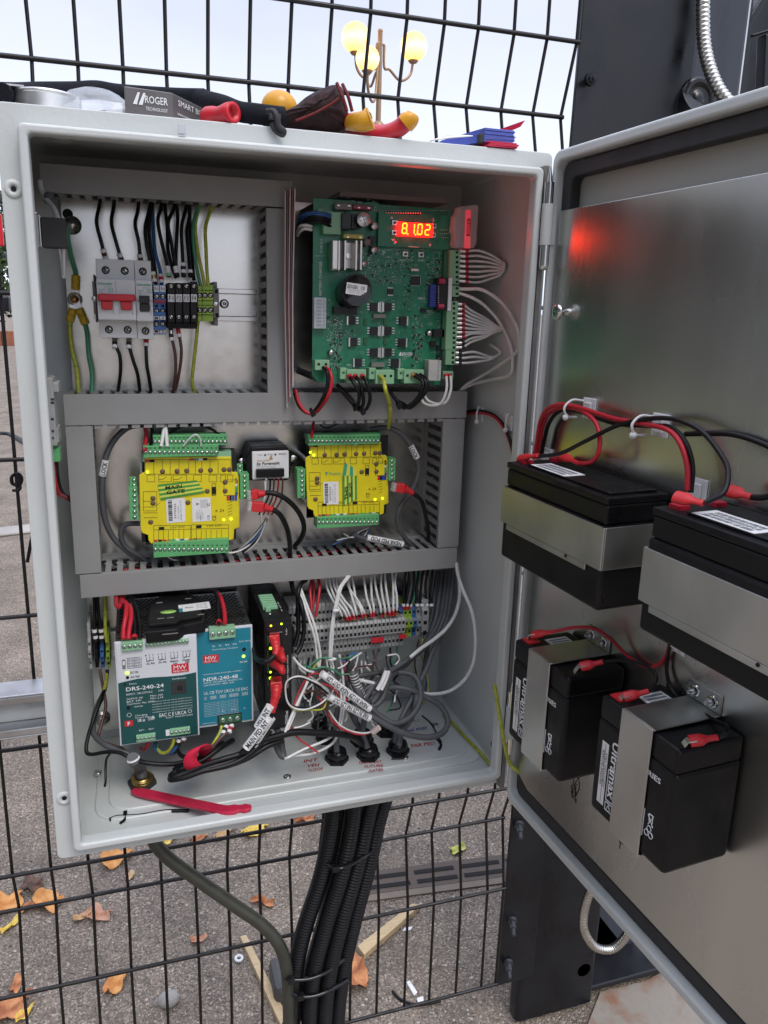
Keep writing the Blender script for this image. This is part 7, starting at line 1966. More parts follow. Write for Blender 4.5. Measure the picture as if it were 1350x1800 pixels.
def pterm(par, f, u0, v0, u1, v1, n_, nm='terminal_strip', dep=.003, mat='term_pale'):
    m = MB(); m.box(f(u0,v0,dep),f(u1,v1,-.004)); o_ = m.build(nm, MT[mat], par, bevel=.0005)
    hs, ss = MB(), MB(); R_ = min((f(u1,0).x-f(u0,0).x)/n_*.36, .0024)
    for k in range(n_):
        c = f(u0+(u1-u0)*(k+.5)/n_, (v0+v1)/2, dep); hs.ring(c,(0,-1,0),[(R_*1.2,-.0001),(R_*1.2,.0002),(0,.0002)],n=14); ss.ring(c+Vector((0,-.0003,0)),(0,-1,0),[(R_,0),(R_*.9,.0003),(0,.0003)],n=14); sslot(hs,c+Vector((0,.0001,0)),R_,random.uniform(.1,3)); sslot(hs,c+Vector((0,.0001,0)),R_,random.uniform(.1,3))
    hs.build('screw_wells', MT['term_dark'], o_); ss.build('screws', MT['tin'], o_)
pterm(ps1,n1,.09,-.005,.34,.075,4,dep=.004); pterm(ps1,n1,.37,.025,.90,.062,12)
pterm(ps1,n1,.20,.905,.44,.972,5); pterm(ps1,n1,.62,.888,.88,.955,5)
m = MB(); m.box(n1(.57,.895,.001),n1(.62,.955,0)); m.build('terminal_ends', MT['label'], ps1)

# second supply
Y2 = .094
a0, b0 = Q8(766,395,Y2), Q8(1058,885,Y2); a1, b1 = Q8(1058,362,Y2), Q8(770,918,Y2)
X20, X21, Z21, Z20 = X1+.0008, (a1.x+b0.x)/2, (a0.z+a1.z)/2, (b0.z+b1.z)/2
ps2, fr2 = psu('narrower power supply with an all blue-green front', (X20,Z20), (X21,Z21), Y2, 'x', True)
def n2(u, v, d=0): return Vector((X20+(X21-X20)*u, Y2-d, Z21-(Z21-Z20)*v))
W2 = X21-X20
m = MB(); m.box(n2(.0,.02,.0006), n2(.965,.975,-.0004)); fp2 = m.build('front_panel', MT['teal'], ps2)
def t2(s,u,v,w_,h_,mat='ink_white',bold=0): tx(s,u,v,w_,h_,mat,fp2,d=.0009,f=n2,WW=W2,bold=bold)
t2('NDR-240-48',.10,.500,.62,.0044,bold=.012); t2('INPUT: 100-240VAC 50/60Hz 2.5A',.10,.535,.70,.0018); t2('OUTPUT: 48V 5A',.10,.56,.55,.0018)
t2('SWITCHING POWER SUPPLY',.10,.448,.70,.0014); t2('V-   V-   V+   V+',.27,.170,.44,.0024,bold=.01); t2('Switching Output',.27,.205,.46,.0015); t2('DC ADJ',.76,.150,.20,.0016); t2('DC OK',.76,.360,.14,.0018,bold=.02)
t2('UL CB TUV UKCA CE EAC',.10,.640,.80,.0038); 
for k in range(3): t2('o  ##  ##  ###  ##',.10,.68+k*.012,.80,.0012)
for k in range(9): t2('Manufactured under licence, see handbook', .10,.745+k*.017,.62,.0009)
t2('MADE IN CHINA',.05,.955,.25,.0012); t2('L   N   +',.42,.845,.44,.0018)
m = MB(); m.box(n2(.10,.255,.0009),n2(.38,.335,.0005)); lg = m.build('logo_plate', MT['red'], fp2); tx('MW', .14,.285,.20,.0050,'ink_white',lg,d=.0011,f=n2,WW=W2); tx('MEAN WELL', .12,.318,.24,.0020,'ink_white',lg,d=.0011,f=n2,WW=W2)
m = MB(); c = n2(.83,.305,.0006); m.ball(c,.0018,n=16,sc=(1,.5,1)); m.build('status_light', MT['led_green'], ps2)
m = MB(); c = n2(.84,.235,.0004); m.cyl(c,c+Vector((0,-.0005,0)),.0022,n=16); m.build('trim_hole', MT['hole'], ps2)
pterm(ps2,n2,.22,-.02,.68,.085,4,dep=.006); pterm(ps2,n2,.36,.90,.76,.975,3,dep=.002,mat='term_dark')
m = MB(); m.box(n2(.33,.885,.0012),n2(.78,.99,.0005)); m.build('terminal_mask', MT['seal'], ps2)

# black module lying on the tall supply
zq = Z1-.002
t = T('black_module', 'flat black plastic module lying across the tops of both power supplies', 'module', (Q8(620,380,.10).x,.11,zq))
xl_, xr_ = Q8(478,400,.074).x, Q8(800,360,.09).x
m = MB(); pts = [(xl_,.074),(Q8(650,400,.074).x,.074),(Q8(690,390,.08).x,.082),(xr_,.088),(xr_+.003,.145),(xr_-.008,.172),(xl_+.018,.172),(xl_+.004,.150)]
m.prism([(x,y,zq) for x,y in pts],(0,0,.0135)); m.build('module_body', MT['black'], t, bevel=.0015)
zm2 = zq+.0135
m = MB(); m.prism([(x*.9+.1*(xl_+xr_)/2, .124+(y-.124)*.82, zm2+.0002) for x,y in pts],(0,0,.004)); m.build('raised_top', MT['black'], t, bevel=.001)
zm2 += .0042
m = MB(); cx = Q8(600,300,.12).x; 
m.ring((cx,.112,zm2+.0001),(0,0,1),[(.0085,0),(.0085,.0003),(0,.0003)],n=28)
for v in m.v: v.y = .112+(v.y-.112)*.55
st = m.build('oval_sticker', M_('oval_green',(.35,.62,.15),.4), t)
m = MB(); qx = Q8(755,275,.125).x; m.prism([(qx-.016,.108,zm2+.0001),(qx+.014,.111,zm2+.0001),(qx+.014,.131,zm2+.0001),(qx-.016,.128,zm2+.0001)],(0,0,.0003)); st = m.build('white_sticker', MT['label'], t)
for k in range(4): text('LOT 2214 0081', (qx-.001,.114+k*.004,zm2+.0006), AX, Vector((0,1,0)), .0018, MT['ink'], st, width=.012)
text('IP20', (qx-.013,.118,zm2+.0006), AX, Vector((0,1,0)), .0034, MT['ink'], st, width=.009)
m = MB(); m.box((qx-.020,.108,zm2),(qx-.0162,.118,zm2+.0004)); m.build('teal_tab', MT['teal'], t)
m = MB(); m.box((qx-.020,.1182,zm2),(qx-.0162,.128,zm2+.0004)); m.build('white_tab', MT['label'], t)
m = MB()
for q in ((-.012,.094),(-.002,.094),(.030,.095),(-.012,.140),(.02,.145)): m.box((cx+q[0],q[1],zm2),(cx+q[0]+.007,q[1]+.0022,zm2+.0003))
m.box((Q8(600,410,.0738).x-.006,.0738,zq+.008),(Q8(600,410,.0738).x+.010,.0742,zq+.0092)); m.build('slots', MT['grey_dark'], t)
W_(w8([(345,200,.165),(350,250,.14),(372,250,.12),(375,310,.10),(362,380,.088),(358,440,.078)]),.0026,'wire_red','red wire into the first terminal of the tall power supply','wires into the tall power supply')
W_(w8([(360,215,.165),(362,250,.14),(392,262,.12),(398,320,.10),(390,380,.088),(385,440,.078)]),.0026,'wire_red','red wire into the second terminal of the tall power supply','wires into the tall power supply')
W_(w8([(385,215,.165),(400,262,.13),(415,320,.11),(418,380,.09),(418,438,.078)]),.0022,'wire_black','black wire with red ferrule into the third terminal of the tall supply','wires into the tall power supply',ferr=(1,['wire_red']))
W_(w8([(395,210,.165),(425,265,.13),(440,320,.11),(447,380,.09),(448,435,.078)]),.0022,'wire_black','black wire into the fourth terminal of the tall power supply','wires into the tall power supply')
W_(w8([(848,185,.170),(866,225,.14),(872,290,.115),(874,355,.092)]),.0022,'wire_black','black wire into the top of the blue-green power supply','wires into the blue-green power supply',ferr=(1,['wire_red']))
W_(w8([(862,185,.170),(885,225,.14),(900,290,.115),(906,352,.092)]),.0026,'wire_red','red wire into the top of the blue-green power supply','wires into the blue-green power supply')
t = T('coax_loop', 'red wire stub bent back at the tall power supply', 'wire', Q8(345,250,.12)); m = MB(); m.tube([Q8(x,y,Y) for x,y,Y in ((320,200,.165),(320,250,.13),(335,270,.12),(350,245,.12),(375,245,.115))],.0024); m.build('stub', MT['wire_red'], t)
# under the supplies
gu = 'wires under the power supplies'
W_(w8([(888,905,.095),(880,945,.09),(850,1000,.085),(810,1045,.085)]),.0018,'wire_yg','green and yellow wire under the blue-green supply',gu)
W_(w8([(915,905,.095),(905,935,.09),(870,985,.085),(815,1040,.082)]),.0020,'wire_blue','blue wire with white ferrules under the blue-green supply',gu,ferr=(0,['label','ink','label']))
W_(w8([(945,900,.095),(932,930,.09),(885,975,.083),(835,1025,.080),(800,1050,.08)]),.0020,'wire_brown','brown wire with white ferrules under the blue-green supply',gu,ferr=(0,['label','wire_red','label']))
W_(w8([(632,975,.085),(628,1010,.085),(605,1045,.09),(570,1050,.095),(540,1030,.10)]),.0020,'wire_yg','green and yellow wire under the tall supply',gu)
W_(w8([(662,975,.085),(655,1010,.085),(630,1045,.09),(590,1055,.095),(545,1035,.10)]),.0020,'wire_blue','blue wire under the tall supply',gu,ferr=(0,['label','ink']))
W_(w8([(692,965,.085),(670,990,.085),(652,1030,.09),(660,1060,.09),(700,1075,.09)]),.0020,'wire_black','black wire under the tall supply',gu,ferr=(0,['label','wire_brown']))
W_(w8([(492,995,.09),(490,1020,.09),(470,1035,.10),(450,1030,.11)]),.0020,'wire_red','red wire end under the tall supply',gu)
for k in range(3): W_(w8([(530+k*6,1000,.10),(528+k*5,1025,.10),(545+k*8,1045,.10),(600,1058-k*4,.11),(640,1050,.12)]),.0018,['wire_blue','wire_black','wire_green'][k],['dark blue','black','green'][k]+' wire tucked behind the tall supply lower edge',gu)

# left terminals
gt = 'terminal blocks left of the tall power supply'
def tb8(lab, x0, x1, mat, dark=False, y0=450, y1=605, Y=.165, cat='terminal block', name='terminal_block'):
    a, b__ = Q8(x0,y0,Y), Q8(x1,y1,Y); h = a.z-b__.z
    t = T(name, lab, cat, ((a.x+b__.x)/2,.19,b__.z), gt); m = MB()
    prof = [(PY-.009,0),(Y+.006,0),(Y+.006,.28),(Y,.30),(Y,.50),(Y+.004,.52),(Y+.004,.66),(Y+.010,.68),(Y+.010,1),(PY-.009,1)]
    m.prism([(a.x,y,b__.z+h*f) for y,f in prof],(b__.x-a.x,0,0)); m.build('block_body', MT[mat], t, bevel=.0004)
    m = MB(); xm = (a.x+b__.x)/2; r = (b__.x-a.x)*.30
    for f,yy in ((.15,Y+.006),(.40,Y),(.59,Y+.004)): m.box((xm-r,yy-.0002,b__.z+h*f-r),(xm+r,yy+.0002,b__.z+h*f+r))
    m.build('wire_holes', MT['hole'], t)
tb8('grey end bracket at the far left of the lower rail',158,192,'grey_term',y0=375,y1=615,Y=.160,cat='bracket',name='end_bracket')
tb8('black terminal block next to the far left bracket',197,226,'black'); tb8('blue terminal block at the far left of the lower rail',228,258,'blue_term'); tb8('green and yellow terminal block at the far left of the lower rail',260,290,'lime')
W_(w8([(200,195,.18),(202,300,.178),(205,400,.172),(212,455,.170)]),.0019,'wire_black','outer black wire dropping to the far left terminals','wires at the far left terminals',ferr=(1,['ink','label','ink','label']))
W_(w8([(218,195,.18),(228,300,.178),(238,400,.172),(243,455,.170)]),.0019,'wire_black','inner black wire dropping to the far left terminals','wires at the far left terminals',ferr=(1,['ink','label','ink','label']))
W_(w8([(262,195,.18),(263,300,.178),(266,400,.172),(270,455,.170)]),.0021,'wire_yg','green and yellow wire dropping to the far left terminals','wires at the far left terminals')
W_(w8([(232,605,.172),(238,650,.165),(250,730,.15),(262,800,.14),(250,880,.13),(225,960,.12),(235,990,.11),(300,1015,.10),(360,1035,.09),(400,1075,.085),(415,1100,.08)]),.0018,'wire_brown','brown wire leaving the far left terminals for the brass gland','wires at the far left terminals')
W_(w8([(272,605,.172),(272,650,.165),(262,715,.15),(245,740,.14),(205,860,.12),(165,960,.11),(155,1040,.10),(190,1065,.095),(260,1055,.09),(330,1050,.085),(385,1075,.08),(408,1095,.08)]),.0021,'wire_black','thick black wire curving from the far left terminals to the brass gland','wires at the far left terminals')
W_(w8([(268,625,.170),(266,660,.160),(258,710,.150),(250,735,.145)]),.0022,'wire_yg','short yellow sheath on the far left wires','wires at the far left terminals')
W_(w8([(250,740,.15),(215,810,.14),(195,900,.13),(205,960,.12),(260,1010,.10),(340,1040,.09),(395,1060,.085),(425,1085,.08)]),.0032,'wire_grey','pale grey cable core bending into the brass gland','wires at the far left terminals')

# network switch
Yn = .088
a, b__ = Q9(98,322,Yn), Q9(240,855,Yn)
sx0, sx1, sz1, sz0 = a.x, Q9(238,400,Yn).x, (Q9(98,325,Yn).z+Q9(240,303,Yn).z)/2, Q9(215,858,Yn).z
sw = T('network_switch', 'slim black network switch with red patch plugs beside the power supplies', 'network switch', ((sx0+sx1)/2,PY-.01,sz0))
m = MB(); m.box((sx0,Yn,sz0),(sx1,PY-.012,sz1)); m.build('case', MT['black'], sw, bevel=.0008)
def ns(u, v, d=0): return Vector((sx0+(sx1-sx0)*u, Yn-d, sz1-(sz1-sz0)*v))
m = MB(); m.box(ns(.03,.015,.0004),ns(.98,.99,-.0003)); fp = m.build('front_panel', MT['black_gloss'], sw)
for k,(v) in enumerate((.13,.25,.37,.49)):
    m = MB(); m.box(ns(.10,v+.0,.0007),ns(.66,v+.10,.0002)); jk = m.build('network_port', MT['hole'], sw)
    m = MB(); m.box(ns(.10,v+.005,.0010),ns(.16,v+.095,.0006)); m.build('port_edge', MT['term_dark'], jk)
for k,(u,v,r) in enumerate(((.24,.045,.0016),(.62,.037,.0016),(.22,.245,.0022),(.21,.46,.0018),(.21,.515,.0024),(.34,.52,.0022))):
    m = MB(); m.ball(ns(u,v,.0010),r*.75,n=12,sc=(1,.5,1)); m.build('status_light', MT['led_yellow'], sw)
m = MB(); m.box(ns(.20,.108,.0008),ns(.66,.112,.0004)); m.build('bright_edge', MT['tin'], sw)
text('Industrial Gigabit Switch', ns(.84,.62,.0006), AZ, -AX, .0016, MT['ink_white'], fp, width=.040, bold=.0)
text('TRENDnet', ns(.80,.965,.0006), AZ, -AX, .0034, MT['ink_white'], fp, width=.017, bold=.03)
text('PoE+', ns(.80,.14,.0006), AZ, -AX, .0018, MT['ink_white'], fp, width=.008)
zt_s = sz1
m = MB(); gx = Q9(115,180,.13).x; m.box((gx-.007,.118,zt_s),(gx+.010,.158,zt_s+.004)); m.box((gx-.005,.112,zt_s),(gx+.001,.1178,zt_s+.006)); 
for k in range(5): m.box((gx-.007,.122+k*.007,zt_s+.0041),(gx+.008,.1255+k*.007,zt_s+.0055))
m.build('power_plug', MT['term_pale'], sw, bevel=.0005)
m = MB(); m.ball((gx-.001,.107,zt_s),.0020,n=10,sc=(1,1,.4)); m.build('case_screw', MT['chrome'], sw)
text('24V  ALM  48V', (gx+.0135,.110,zt_s+.0002), Vector((0,1,0)), Vector((-1,0,0)), .0016, MT['ink_white'], sw, width=.030)
gs = 'red booted plugs in the network switch'
def rj2(lab, l, r=.0058, cr=.0030, cable=None, cl=''):
    P_ = [Q9(x,y,Y) for x,y,Y in l]
    t = T('network_plug', lab, 'plug', P_[0], gs)
    d = (P_[1]-P_[0]).normalized(); s = Vector((1,0,0)); up_ = s.cross(d).normalized()
    m = MB(); a, b__ = P_[0], P_[1]; R_ = r
    m.prism([a-s*R_-up_*R_*.7,a+s*R_-up_*R_*.7,a+s*R_+up_*R_*.7,a-s*R_+up_*R_*.7], b__-a); m.build('plug_body', MT['red_boot'], t, bevel=.0012)
    m = MB(); m.tube(P_[1:], r*.98, n=14, res=6, rfun=lambda f: 1-.50*f+.055*math.sin(f*34)); m.build('boot', MT['red_boot'], t)
    if cable: W_(w9([l[-1]]+cable), cr,'wire_black',cl,'black patch cables from the network switch')
rj2('topmost red plug in the network switch',[(150,400,.086),(150,412,.066),(158,445,.058),(160,475,.052),(150,495,.048)],cable=[(120,520,.046),(90,525,.05),(62,505,.07),(50,450,.10),(45,380,.15)],cl='black patch cable looping left from the topmost red plug')
rj2('second red plug in the network switch, angled right',[(165,470,.084),(172,482,.066),(185,500,.058),(200,520,.052)],r=.0062)
rj2('third red plug in the network switch, hooked at its tip',[(148,525,.085),(160,535,.066),(178,552,.058),(190,572,.052),(200,575,.050)],r=.0058)
rj2('lowest red plug with the long boot leading to the sleeves',[(158,620,.086),(160,650,.060),(158,690,.055),(148,735,.052),(138,780,.05)],r=.0066,cable=[(125,815,.05),(85,870,.05),(30,940,.045),(-20,990,.045)],cl='black patch cable inside the white marker sleeves')
sleeve('white sleeve reading VEH INT',100+1082/3.068,980+915/3.068,100+1150/3.068,980+800/3.068,.046,.046,.0046,'VEH INT',.0052,'white sleeves on the patch cables')
sleeve('white sleeve reading MAIN PED INT',100+1020/3.068,980+1028/3.068,100+1148/3.068,980+866/3.068,.040,.041,.0046,'MAIN PED INT',.0054,'white sleeves on the patch cables')
sleeve('white sleeve half hidden behind MAIN PED INT',100+1062/3.068,980+1012/3.068,100+1160/3.068,980+862/3.068,.050,.050,.0044,'FAR PED INT',.0050,'white sleeves on the patch cables')
gk = 'black patch cables coiled on the cabinet floor'
random.seed(8)
coils = [
 [(1165,870,.05),(1110,960,.05),(1010,1050,.048),(900,1085,.045),(790,1120,.045),(690,1165,.045),(640,1180,.045),(618,1185,.048),(625,1165,.055),(700,1130,.06),(790,1090,.065),(880,1030,.075),(950,985,.09)],
 [(1150,930,.055),(1100,1000,.05),(1000,1085,.045),(900,1125,.042),(790,1150,.042),(700,1180,.042),(640,1195,.045),(612,1195,.05),(640,1155,.06),(740,1105,.07),(820,1060,.08)],
 [(1220,985,.06),(1130,1020,.055),(1030,1080,.05),(920,1120,.048),(800,1145,.045),(700,1160,.05),(640,1150,.06),(670,1125,.07),(760,1090,.08),(900,1000,.1)],
 [(1100,985,.055),(1020,1060,.05),(930,1100,.045),(830,1130,.043),(730,1165,.043),(660,1185,.045),(630,1170,.05)],
]
cl_ = ['outermost coil of black patch cable on the floor','lowest coil of black patch cable, its bend at the left','coil of black patch cable crossing under the others','short coil of black patch cable on top of the bundle']
for l_, c_ in zip(coils, cl_): W_(w8(l_),.0032,'wire_black',c_,gk)
W_(w8([(425,1095,.075),(480,1110,.07),(560,1115,.068),(640,1110,.07),(720,1095,.075),(800,1080,.08)]),.0026,'wire_black','black cable running from the brass gland along the floor',gk)
W_(w8([(640,1010,.12),(655,1050,.10),(680,1072,.09),(720,1078,.085)]),.0024,'wire_black','black cable end curling under the tall supply',gk)
W_(w9([(-10,985,.045),(60,930,.05),(150,905,.055),(260,880,.06),(380,885,.062),(470,890,.065),(540,905,.07),(590,935,.085),(620,960,.10)]),.0040,'wire_black','thick black cable sweeping right across the floor to the middle gland',gk)
t = T('hook_loop_tie', 'red hook and loop strap holding the coiled patch cables', 'strap', Q8(755,1085,.05))
m = MB(); c = Q8(757,1082,.055); pts = [Q8(x,y,Y) for x,y,Y in ((800,1030,.06),(770,1025,.045),(735,1045,.040),(718,1085,.040),(728,1120,.042),(760,1125,.05),(795,1100,.07),(800,1060,.075),(800,1030,.06))]
sp_ = spline(pts,5); vs = []
for p in sp_: vs += [p+Vector((-.007,0,-.002)), p+Vector((.007,0,.002))]
m.add(vs,[(2*i,2*i+1,2*i+3,2*i+2) for i in range(len(sp_)-1)],0,True); o_ = m.build('strap_band', M_('strap_red',(.62,.01,.05),.8), t); q = o_.modifiers.new('Solidify','SOLIDIFY'); q.thickness = .0015

# row of grey terminal blocks : one modelled, the rest copied
Yt = .135
bx0, bx1 = Q9(252,400,Yt).x, Q9(822,380,Yt).x
pit = .0052; nb = int((bx1-bx0)/pit)
xm = (bx0+bx1)/2; pxm = 537
zA1 = Q9(pxm,222,Yt+.035).z; zA0 = Q9(pxm,318,Yt+.035).z; zB1 = Q9(pxm,332,Yt).z; zB0 = Q9(pxm,410,Yt).z; zC0 = Q9(pxm,470,Yt+.006).z
prof = [(PY-.008,zC0),(Yt+.006,zC0),(Yt+.006,zB0),(Yt,zB0+.001),(Yt,zB1-.003),(Yt+.003,zB1),(Yt+.035,zB1+.001),(Yt+.035,zA1-.002),(Yt+.038,zA1),(PY-.008,zA1)]
m = MB(); m.prism([(bx0,y,z) for y,z in prof],(pit-.0006,0,0))
m2 = MB(); xc = bx0+pit/2-.0003; r = .0015
for z,y in ((zC0+.007,Yt+.006),(zB0+.005,Yt),(zB1-.006,Yt),((zA0+zA1)/2+.002,Yt+.035)):
    m2.box((xc-r,y-.0002,z-r*1.3),(xc+r,y+.0003,z+r*1.3))
m2.box((xc-r,Yt+.012,zB1+.0005),(xc+r,Yt+.020,zB1+.0012))
gT = 'long row of slim grey terminal blocks on the lower rail'
lbT = 'first slim grey terminal block of the long row, next to the network switch'
tb0 = T('terminal_block', lbT, 'terminal block', (bx0+pit/2,.19,zC0), gT)
body = m.build('block_body', MT['grey_term'], tb0); hol = m2.build('wire_holes', MT['hole'], tb0)
for i in range(1, nb):
    r_ = tb0.copy(); COL.objects.link(r_); r_.location.x += i*pit; r_['label'] = ('last slim grey terminal block of the long row, next to the blue block' if i == nb-1 else '%d%s slim grey terminal block of the long row, counting from the network switch' % (i+1, {2:'nd',3:'rd',22:'nd',23:'rd',21:'st'}.get(i+1,'th')))
    for ch in (body, hol):
        c_ = ch.copy(); COL.objects.link(c_); c_.parent = r_
m = MB()
for (xa_,ya,xb_,yb,dy) in ((395,318,460,334,.034),(640,408,700,425,-.0008),(780,390,815,406,-.0008),(560,325,600,334,.034)):
    a, b__ = Q9(xa_,ya,Yt+dy), Q9(xb_,yb,Yt+dy); m = MB(); m.box((a.x,Yt+dy-.0012,b__.z),(b__.x,Yt+dy+.001,a.z)); props(m.build('jumper_bar', MT['red'], bevel=.0003), {395:'red jumper bar behind the white wires, left one',640:'long red jumper bar on the front of the grey terminal row',780:'short red jumper bar at the right end of the grey terminal row',560:'short red jumper bar between the white ferrules'}[xa_], 'jumper', 'red jumper bars on the grey terminal row')
# coloured blocks and end bracket to the right
cb0 = bx0+nb*pit+.0008
for k,(mt__,l_) in enumerate((('blue_term','left blue block right of the grey terminal row'),('lime','left green and yellow block right of the grey terminal row'),('lime','right green and yellow block right of the grey terminal row'),('blue_term','right blue block right of the grey terminal row'),('grey_term','single grey block beside the right end bracket'))):
    t = T('terminal_block', l_, 'terminal block', (cb0+.003,.19,zB0), 'coloured blocks right of the grey terminal row')
    yo = .022; h0, h1 = Q9(870,400,Yt+yo).z, Q9(870,258,Yt+yo).z
    pr = [(PY-.008,h0),(Yt+yo+.004,h0),(Yt+yo+.004,h0+(h1-h0)*.36),(Yt+yo-.001,h0+(h1-h0)*.37),(Yt+yo-.001,h0+(h1-h0)*.66),(Yt+yo+.005,h0+(h1-h0)*.68),(Yt+yo+.005,h1),(PY-.008,h1)]
    m = MB(); m.prism([(cb0,y,z) for y,z in pr],(.0054,0,0)); m.build('block_body', MT[mt__], t)
    m = MB(); xc = cb0+.0027
    for f,y in ((.18,Yt+yo+.004),(.52,Yt+yo-.001),(.84,Yt+yo+.005)): z = h0+(h1-h0)*f; m.box((xc-.0014,y-.0002,z-.0018),(xc+.0014,y+.0003,z+.0018))
    m.build('wire_holes', MT['hole'], t); 
    m = MB(); z = h0+(h1-h0)*.68; m.box((cb0,Yt+yo-.0012,z-.003),(cb0+.0054,Yt+yo-.0002,z-.0002)); m.box((cb0,Yt+yo+.0028,h0+(h1-h0)*.33),(cb0+.0054,Yt+yo+.0038,h0+(h1-h0)*.36)); m.build('grey_clip', MT['grey_term'], t)
    cb0 += .0058
t = T('end_bracket', 'grey end bracket at the right end of the lower rail', 'bracket', (cb0+.004,.19,h0)); m = MB(); pr = [(PY-.008,h0-.004),(Yt+.03,h0-.004),(Yt+.026,h0+.003),(Yt+.020,h0+.006),(Yt+.020,h1-.004),(Yt+.024,h1+.001),(Yt+.024,h1+.010),(PY-.008,h1+.010)]
m.prism([(cb0,y,z) for y,z in pr],(.009,0,0)); m.build('clamp', MT['grey_term'], t, bevel=.0006)
m = MB(); 
for f in (.15,.5,.85): z = h0+(h1-h0)*f; m.box((cb0+.002,Yt+.0197,z-.0025),(cb0+.0065,Yt+.0202,z+.0025))
m.build('slots', MT['hole'], t)

# white wires from the lower trunking to the grey row
gW = 'white wires dropping from the lower trunking to the grey terminal row'
ends = [(497,318),(522,318),(538,316),(556,314),(571,312),(597,306),(614,304),(652,298),(689,300),(711,298),(735,297),(752,292),(768,290),(640,302)]
tops = [(408,100),(425,98),(443,98),(462,96),(525,94),(540,92),(520,90),(640,86),(655,84),(690,82),(708,80),(745,78),(765,74),(600,88)]
for i,((ex,ey),(tx_,ty)) in enumerate(zip(ends,tops)):
    W_(w9([(tx_,ty,.175),(tx_+(ex-tx_)*.12+ (i%3-1)*3,ty+55,.165),(tx_+(ex-tx_)*.45,ty+120,.148),(tx_+(ex-tx_)*.82,ey-50,.135),(ex,ey,.136)]),.0015,'wire_white','%s white ferruled wire from the left dropping into the grey terminal row' % (['first']+ORD[1:])[i],gW,ferr=(1,['wire_red' if i%3 else 'brass','ink' if i%4==0 else 'wire_red']))
gX = 'white wires passing in front of the grey terminal row'
for i,l_ in enumerate(([(275,165,.15),(300,240,.13),(330,320,.12),(352,400,.115),(362,470,.115),(372,550,.11)],[(285,160,.15),(315,240,.13),(350,330,.12),(372,410,.115),(384,490,.112),(378,550,.11)],
    [(520,95,.15),(480,150,.13),(462,210,.125),(445,300,.12),(435,400,.118),(428,505,.118)],[(530,95,.15),(490,150,.13),(470,215,.125),(455,300,.12),(442,400,.118),(437,505,.118)],
    [(428,505,.118),(440,570,.115),(462,640,.105),(485,700,.10),(492,760,.09),(478,850,.085),(465,910,.08),(420,955,.07),(340,990,.06),(240,1005,.055),(205,1015,.05)],
    [(478,490,.118),(492,560,.115),(503,640,.105),(500,740,.095),(485,850,.085),(440,905,.07),(380,935,.06),(300,970,.055),(215,1012,.05)],
    [(245,505,.11),(275,545,.10),(320,570,.095),(350,580,.09)])):
    W_(w9(l_),.00155,'wire_white','white wire %s' % ['leftmost before the grey row','second before the grey row','third, slanting down before the grey row','fourth, slanting down before the grey row','looping low across the floor, inner','looping low across the floor, outer','short, entering the long lettered sleeve'][i],gX)
t = T('cable_tie', 'pale tie round the pair of slanting white wires', 'cable tie', Q9(455,268,.115)); m = MB(); m.ball(Q9(462,268,.115),.0032,n=10,sc=(1.5,.7,.7)); m.build('band', MT['white'], t)
t = T('cable_tie', 'pale tie on the white wires below the grey row', 'cable tie', Q9(440,512,.11)); m = MB(); m.ball(Q9(442,514,.110),.0034,n=10,sc=(1.8,.7,.7)); m.build('band', MT['white'], t)
for i,l_ in enumerate(([(340,105,.175),(335,170,.160),(340,250,.150),(330,310,.145)],[(372,102,.175),(382,150,.160),(372,230,.150),(358,300,.145)],[(345,108,.178),(348,180,.17),(345,240,.16)])):
    W_(w9(l_),.0018,'wire_red',['left','right','rear'][i]+' red wire dropping beside the switch to the grey row','red wires beside the network switch')
for i,l_ in enumerate(([(235,110,.165),(245,160,.15),(275,210,.13),(295,280,.12),(300,360,.12),(285,440,.115),(262,485,.11)],[(310,112,.165),(280,140,.15),(270,190,.14),(272,280,.13),(268,380,.125),(250,450,.12)],[(225,110,.17),(240,150,.16),(262,200,.15),(262,300,.14)])):
    W_(w9(l_),.0028 if i<2 else .002,'wire_black',['outer','inner','rear'][i]+' black cable bowing down right of the network switch','black cables right of the network switch')
for i in range(5):
    x = 815+i*13; W_(w9([(x,66,.175),(x-6+i*2,130,.170),(x-12+i*1,200,.165),(802+i*7,262,.162)]),.0016,['wire_black','wire_black','wire_grey','wire_black','wire_green'][i],'%s wire of the left cluster above the coloured blocks' % ['first black','second black','grey','third black','green'][i],'dark wires above the coloured blocks',ferr=(1,['wire_red','label']) if i%2==0 else None)
for i in range(4):
    x = 868+i*24; W_(w9([(x+10,62,.175),(x,120,.170),(x-2,190,.165),(x+4,248,.160)]),.0019,'wire_black','%s black wire of the right cluster above the coloured blocks' % ['first','second','third','fourth'][i],'black wires above the coloured blocks',ferr=(1,['label','ink']))
# grey cables falling at the right and crossing to the glands
gG = 'grey cables bundled at the lower right'
paths = [
 [(1040,60,.185),(1030,170,.17),(1010,290,.15),(965,390,.135),(890,470,.12),(800,530,.11),(730,575,.10)],
 [(1020,62,.19),(1010,180,.175),(990,300,.155),(940,400,.14),(860,490,.125),(790,560,.115),(735,600,.10),(690,660,.09),(650,725,.085)],
 [(1000,64,.195),(985,190,.18),(965,310,.16),(930,420,.145),(915,520,.135),(895,600,.125),(860,690,.11),(820,790,.09),(790,880,.08),(775,945,.075)],
 [(1055,60,.18),(1045,180,.165),(1025,300,.145),(985,400,.13),(950,470,.12),(920,560,.11),(880,640,.10),(840,720,.095),(800,800,.085),(770,870,.08),(760,930,.08)],
 [(975,66,.20),(960,190,.185),(945,300,.17),(900,420,.155),(830,520,.14),(760,570,.13),(700,580,.12),(600,592,.11),(560,598,.11)],
]
